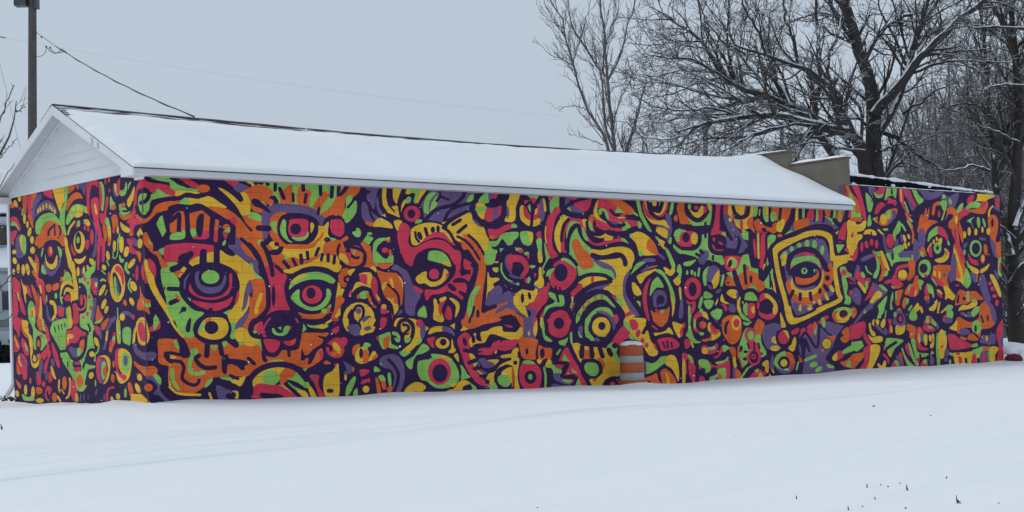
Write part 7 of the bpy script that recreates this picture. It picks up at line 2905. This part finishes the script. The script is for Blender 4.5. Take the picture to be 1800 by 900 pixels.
# bare trees farther back, each with its own stems
FAR = [dict(per=1.9, ang=58, frac=0.36, up=0.05, rf=0.45, t0=0.08, cap=3.4), dict(per=2.3, ang=50, frac=0.5, up=0.0, rf=0.6, cap=1.8), dict(per=2.4, ang=46, frac=0.5, up=0.0, rf=0.65, lmin=0.35, cap=0.9)]
def far_limbs(rgx, H, spread, stems):
    out = []
    for s in range(stems):
        a = rgx.uniform(0, 6.28); d = np.array([math.cos(a), math.sin(a), 0]) * spread * rgx.uniform(0.3, 1)
        z0 = 0 if s == 0 else H * rgx.uniform(0.12, 0.45)
        st = np.linspace(0, 1, 8)[:, None]
        top = H * rgx.uniform(0.75, 1.05)
        p = np.array([0, 0, z0]) + d * (st ** 1.2) + np.array([0, 0, top - z0]) * st + rgx.normal(size=(8, 3)) * 0.10 * st
        if s == 0: p = np.array([0, 0, 0]) + d * 0.15 * st ** 2 + np.array([0, 0, H]) * st
        r0 = 0.12 * H / 12 * (1 if s == 0 else 0.55)
        out.append((p, r0, 0.025))
    return out
def copy_tree(o):
    c = o.copy(); COL.objects.link(c)
    for ch in o.children:
        d = ch.copy(); COL.objects.link(d); d.parent = c
    return c
protos = []
for k in range(3):
    rgx = np.random.default_rng(40 + k)
    lb = far_limbs(rgx, 12.5, 3.2, 8)
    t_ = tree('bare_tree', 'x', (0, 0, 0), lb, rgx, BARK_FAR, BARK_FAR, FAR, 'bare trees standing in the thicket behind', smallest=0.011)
    protos.append(t_)
FARLAB = ('bare grey tree rising over the snowy gabled roof behind the branches of the oak', 'bare grey tree in the dense thicket behind the flat roofed building and old tree')
spots = [(1135, 84, 0.95), (1185, 92, 1.0), (1225, 78, 0.8), (1290, 96, 1.05), (1345, 82, 0.85), (1405, 90, 1.0), (1560, 88, 0.95),
         (1610, 74, 1.0), (1645, 96, 1.15), (1680, 70, 1.05), (1710, 84, 1.1), (1738, 66, 1.0), (1765, 92, 1.2), (1792, 62, 1.0), (1815, 76, 1.15), (1850, 68, 1.1), (1662, 62, 0.85), (1755, 58, 0.8)]
used = set()
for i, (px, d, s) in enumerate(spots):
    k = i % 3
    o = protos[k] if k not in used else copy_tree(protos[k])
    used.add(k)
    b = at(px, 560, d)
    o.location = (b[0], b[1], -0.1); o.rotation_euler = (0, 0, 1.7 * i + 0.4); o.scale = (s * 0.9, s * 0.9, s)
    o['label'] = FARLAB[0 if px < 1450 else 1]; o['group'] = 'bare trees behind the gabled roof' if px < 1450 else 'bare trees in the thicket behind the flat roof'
# low brush closing the gap past the wall
BR = [dict(per=3.0, ang=40, frac=0.5, up=0.1, rf=0.6, t0=0.1, cap=1.3), dict(per=4.0, ang=42, frac=0.5, up=0.05, rf=0.6, cap=0.7), dict(per=4, ang=40, frac=0.5, up=0.0, rf=0.65, lmin=0.15, cap=0.4)]
for i, (px, py, d, H) in enumerate(((1776, 610, 52, 3.6), (1800, 615, 50, 3.2), (1822, 615, 53, 4.0), (1796, 605, 60, 4.2))):
    rgx = np.random.default_rng(70 + i); b = at(px, py, d); lims = []
    for s in range(9):
        a = rgx.uniform(0, 6.28); dv = np.array([math.cos(a), math.sin(a), 0]) * rgx.uniform(0.3, 1.3)
        st = np.linspace(0, 1, 6)[:, None]
        lims.append((b + dv * st ** 1.3 + np.array([0, 0, H * rgx.uniform(0.6, 1.1)]) * st, 0.035, 0.012))
    tree('brush_shrub', 'tangled leafless shrub with snowy twigs under the old tree past the wall', tuple(b), lims, rgx, BARK_LIMB, BARK_TWIG, BR, 'snowy shrubs past the wall end')

# branches reaching in beside the gable from a tree just outside
D = 29.0
lt = [
    limb([(-90, 640), (-80, 480), (-60, 400), (-40, 330), (0, 278), (20, 240), (29, 197), (28, 178)], D, 0.09, 0.008, 0),
    limb([(29, 197), (38, 190), (45, 186)], D, 0.010, 0.006, 0),
    limb([(-50, 330), (-20, 250), (0, 208), (12, 180), (22, 148)], D, 0.03, 0.006, 0.5),
    limb([(0, 278), (16, 258), (27, 246)], D, 0.010, 0.006, -.3),
    limb([(-70, 600), (-30, 545), (0, 512), (20, 485), (34, 474)], D, 0.035, 0.008, -.5),
    limb([(-75, 600), (-30, 580), (0, 565), (20, 556), (36, 549)], D, 0.02, 0.006, 0),
    limb([(-60, 430), (-20, 360), (5, 320), (18, 300), (25, 290)], D, 0.02, 0.006, 0),
]
LT = [dict(per=1.6, ang=40, frac=0.4, up=0.15, rf=0.6, t0=0.3, cap=0.5), dict(per=3.0, ang=40, frac=0.5, up=0.1, rf=0.7, cap=0.25)]
b = at(-90, 640, D)
tree('young_tree', 'young bare tree whose thin twigs cross the edge of the gable wall', (b[0], b[1], b[2]), lt, np.random.default_rng(3), BARK_PALE, BARK_PALE, LT, smallest=0.004, levels=2)

# ---------------------------------------------------------------- neighbouring house beyond the gable
HD = 112.0
HW = mat('white_house_siding', (0.52, 0.55, 0.60), 0.7, 0.05, 0.5)
HDARK = mat('dark_window_glass', (0.03, 0.033, 0.04), 0.3, 0.3, 1.0, spec=0.5)
HBROWN = mat('brown_shake', (0.075, 0.068, 0.066), 0.9, 0.35, 1.5)
def hp(x, y): 
    p = at(x, y, HD); return p
c0 = hp(-130, 640)
house = empty('neighbour_house', (c0[0], HD, -0.2))
tag(house, 'white two storey house with brown shingled gable and snowy porch roof beyond the painted building', 'house')
def hbox(name, x0, x1, y0, y1, d0, d1, m, par=None):
    a = hp(x0, y1); b_ = hp(x1, y0)
    v, f = box(a[0] - c0[0], b_[0] - c0[0], d0, d1, a[2] + 0.2, b_[2] + 0.2)
    return mesh_obj(name, v, f, [m], par or house)
hbox('wall', -130, 120, 378, 650, 0, 7, HW)
hbox('shingled_gable', -130, 11.5, 396, 434, -0.35, -0.02, HBROWN)
a = hp(-130, 378); b_ = hp(120, 300)
v, f = prism([(a[0] - c0[0] - 0.3, a[2] + 0.2), (b_[0] - c0[0] + .3, a[2] + 0.2), ((a[0] + b_[0]) / 2 - c0[0], a[2] + 3.3)], 'w', -0.6, 7.4)
fix_normals(mesh_obj('roof', v, f, [SNOW], house))
# porch roof with snow, sloping to the street
pz0 = hp(0, 434)[2] + 0.2; pz1 = hp(0, 468)[2] + 0.2; xa = hp(-130, 434)[0] - c0[0]; xb = hp(60, 434)[0] - c0[0]
v, f = prism([(-2.6, pz1), (-0.03, pz0), (-0.03, pz0 - 0.25), (-2.6, pz1 - 0.25)], 'u', xa, xb)
fix_normals(mesh_obj('porch_roof', v, f, [SNOW], house))
hbox('porch_eave_shade', -130, 60, 478, 488, -2.55, -2.3, mat('grey_eave_shade', (0.20, 0.21, 0.23), 0.7), house)  # grey strip painted in for the shade under the porch eave
wn = hbox('window', -40, 16, 512, 546, -0.1, -0.01, HDARK)
hbox('window_frame', -16, -12, 510, 548, -0.16, -0.10, HW, wn)
hbox('window_frame', 2, 4, 510, 548, -0.16, -0.10, HW, wn)
hbox('porch_rail', -130, 60, 562, 580, -2.5, -2.38, mat('grey_rail', (0.17, 0.18, 0.20), 0.7), house)
hbox('porch_post', 13.5, 17, 488, 585, -2.5, -2.25, HW)
hbox('porch_base', -130, 60, 581, 645, -2.45, -0.05, HW)
# dark clipped hedge in front of the porch
HEDGE = mat('dark_evergreen', (0.012, 0.017, 0.015), 0.9, 0.5, 3.0)
hv = []; hf = []
rgx = np.random.default_rng(12)
ha = hp(-120, 643); hb = hp(60, 603)
n_l = 5200
cx_ = rgx.uniform(ha[0], hb[0], n_l); cy_ = rgx.uniform(-1.1, 0.0, n_l); cz_ = rgx.uniform(-0.15, 1, n_l) ** 1
top = hb[2] + 0.10 * np.sin(cx_ * 2.3) + 0.05 * np.sin(cx_ * 7)
zz = 0.0 + (top - 0.0) * np.clip(cz_, 0, 1)
for i in range(n_l):
    c = np.array([cx_[i] - c0[0], cy_[i] - 3.4, zz[i] + 0.1]); a_ = rgx.normal(size=3) * 0.16; b2 = rgx.normal(size=3) * 0.16
    k = len(hv); hv += [tuple(c + a_), tuple(c + b2), tuple(c - a_ * 0.6)]; hf.append((k, k + 1, k + 2))
hedge = empty('evergreen_hedge', (c0[0], HD, -0.2))
tag(hedge, 'dark clipped evergreen hedge in front of the white house porch', 'hedge')
mesh_obj('foliage', hv, hf, [HEDGE], hedge)
mesh_obj('hedge_core', *box(ha[0] - c0[0], hb[0] - c0[0], -4.3, -3.6, 0, hb[2] + 0.05), [HEDGE], hedge)

# ---------------------------------------------------------------- brush pile and leaves at the downspout
b = world(-0.12, WID + 0.25, 0.0)
pile = empty('twig_pile', (b[0], b[1], gz(b[0], b[1])), PHI)
tag(pile, 'small heap of dark twigs and leaves half buried in snow under the downspout', 'twigs')
for i in range(16):
    a = rng.uniform(0, 6.28); l = rng.uniform(0.12, 0.3)
    x, y = rng.uniform(-.12, .1), rng.uniform(-.38, .18)
    tube_obj('twig', [(x - l * math.cos(a) / 2, y - l * math.sin(a) / 2, 0.02), (x, y, 0.07 + 0.05 * rng.random()), (x + l * math.cos(a) / 2, y + l * math.sin(a) / 2, 0.02 + 0.1 * rng.random())], [0.02, 0.022, 0.012], 5, BARK_LIMB, pile)

# ---------------------------------------------------------------- dead weed stalks poking out of the snow
STALK = mat('dead_stalk', (0.10, 0.088, 0.078), 0.9, 0.3, 20)
def ground_point(x, y):
    z = -0.5
    for _ in range(12):
        p = on_ground(x, y, z); z = gz(p[0], p[1])
    return on_ground(x, y, z)
WEED = 'small dark dead weed stalk poking out of the open snow'
for i, (x, y, h, kind) in enumerate(((1682, 885, 15, 2), (1594, 862, 11, 1), (1524, 857, 7, 0), (1400, 877, 6, 0), (1491, 897, 8, 0), (1538, 878, 5, 0), (1664, 841, 4, 0), (1548, 853, 3, 3), (1561, 856, 3, 3), (1582, 850, 3, 3),
                                     (1516, 891, 3, 3), (1592, 894, 4, 3), (1756, 885, 3, 3), (1536, 715, 4, 3), (945, 893, 3, 3), (2, 755, 10, 1), (1636, 731, 3, 3))):
    p = ground_point(x, y); s = p[1] / FOCAL_PX
    if kind == 3:
        o = tag(lump('weed_clump', (p[0], p[1], p[2] + 0.3 * h * s), (0.9 * h * s * 0.5, h * s * 0.35, h * s * 0.36), STALK, None, 30 + i, 2, 0.3), 'tiny dark tuft of dead weed showing through the open snow', 'weed', 'weed tufts in the snow')
        continue
    w_ = empty('weed_stalk', tuple(p)); tag(w_, WEED, 'weed', 'dead weed stalks in the snow')
    H = h * s
    tube_obj('stem', [(0.12 * H, 0, -0.05), (0.05 * H, 0, 0.35 * H), (-0.02 * H, 0, 0.7 * H), (0.0, 0, H)], [1.3 * s, 1.2 * s, 0.9 * s, 0.5 * s], 5, STALK, w_)
    if kind >= 1:
        tube_obj('leaf', [(0.16 * H, 0, 0.02 * H), (0.08 * H, 0.01, 0.3 * H), (-0.04 * H, 0.0, 0.52 * H)], [1.2 * s, 1.9 * s, 0.6 * s], 5, STALK, w_)
    if kind == 2:
        tube_obj('leaf', [(0.5 * H, 0, -0.02 * H), (0.28 * H, 0.01, 0.22 * H), (0.06 * H, 0.0, 0.45 * H)], [0.9 * s, 1.3 * s, 0.8 * s], 5, STALK, w_)

# ---------------------------------------------------------------- snow falling between the street and the wall
fv = []; ff = []
rgx = np.random.default_rng(99)
for i in range(900):
    d = rgx.uniform(7, 27) ; x = rgx.uniform(-60, 1860); y = rgx.uniform(-30, 930)
    c = at(x, y, d)
    if c[2] < gz(c[0], c[1]) + 0.05: continue
    u_, w_ = uw(c[0], c[1])
    if w_ > -0.1 and u_ > -0.1: continue
    r = rgx.uniform(0.0022, 0.0045) * (1.6 if rgx.random() < 0.06 else 1)
    k = len(fv)
    fv += [(c[0] + r, c[1], c[2]), (c[0] - r, c[1], c[2]), (c[0], c[1] + r, c[2]), (c[0], c[1] - r, c[2]), (c[0], c[1], c[2] + r), (c[0], c[1], c[2] - r)]
    for (a, b2, c3) in ((0, 2, 4), (2, 1, 4), (1, 3, 4), (3, 0, 4), (2, 0, 5), (1, 2, 5), (3, 1, 5), (0, 3, 5)): ff.append((k + a, k + b2, k + c3))
tag(mesh_obj('falling_snow', fv, ff, [SNOW]), 'sparse snowflakes falling in the air before the painted wall', 'snow', kind='stuff')
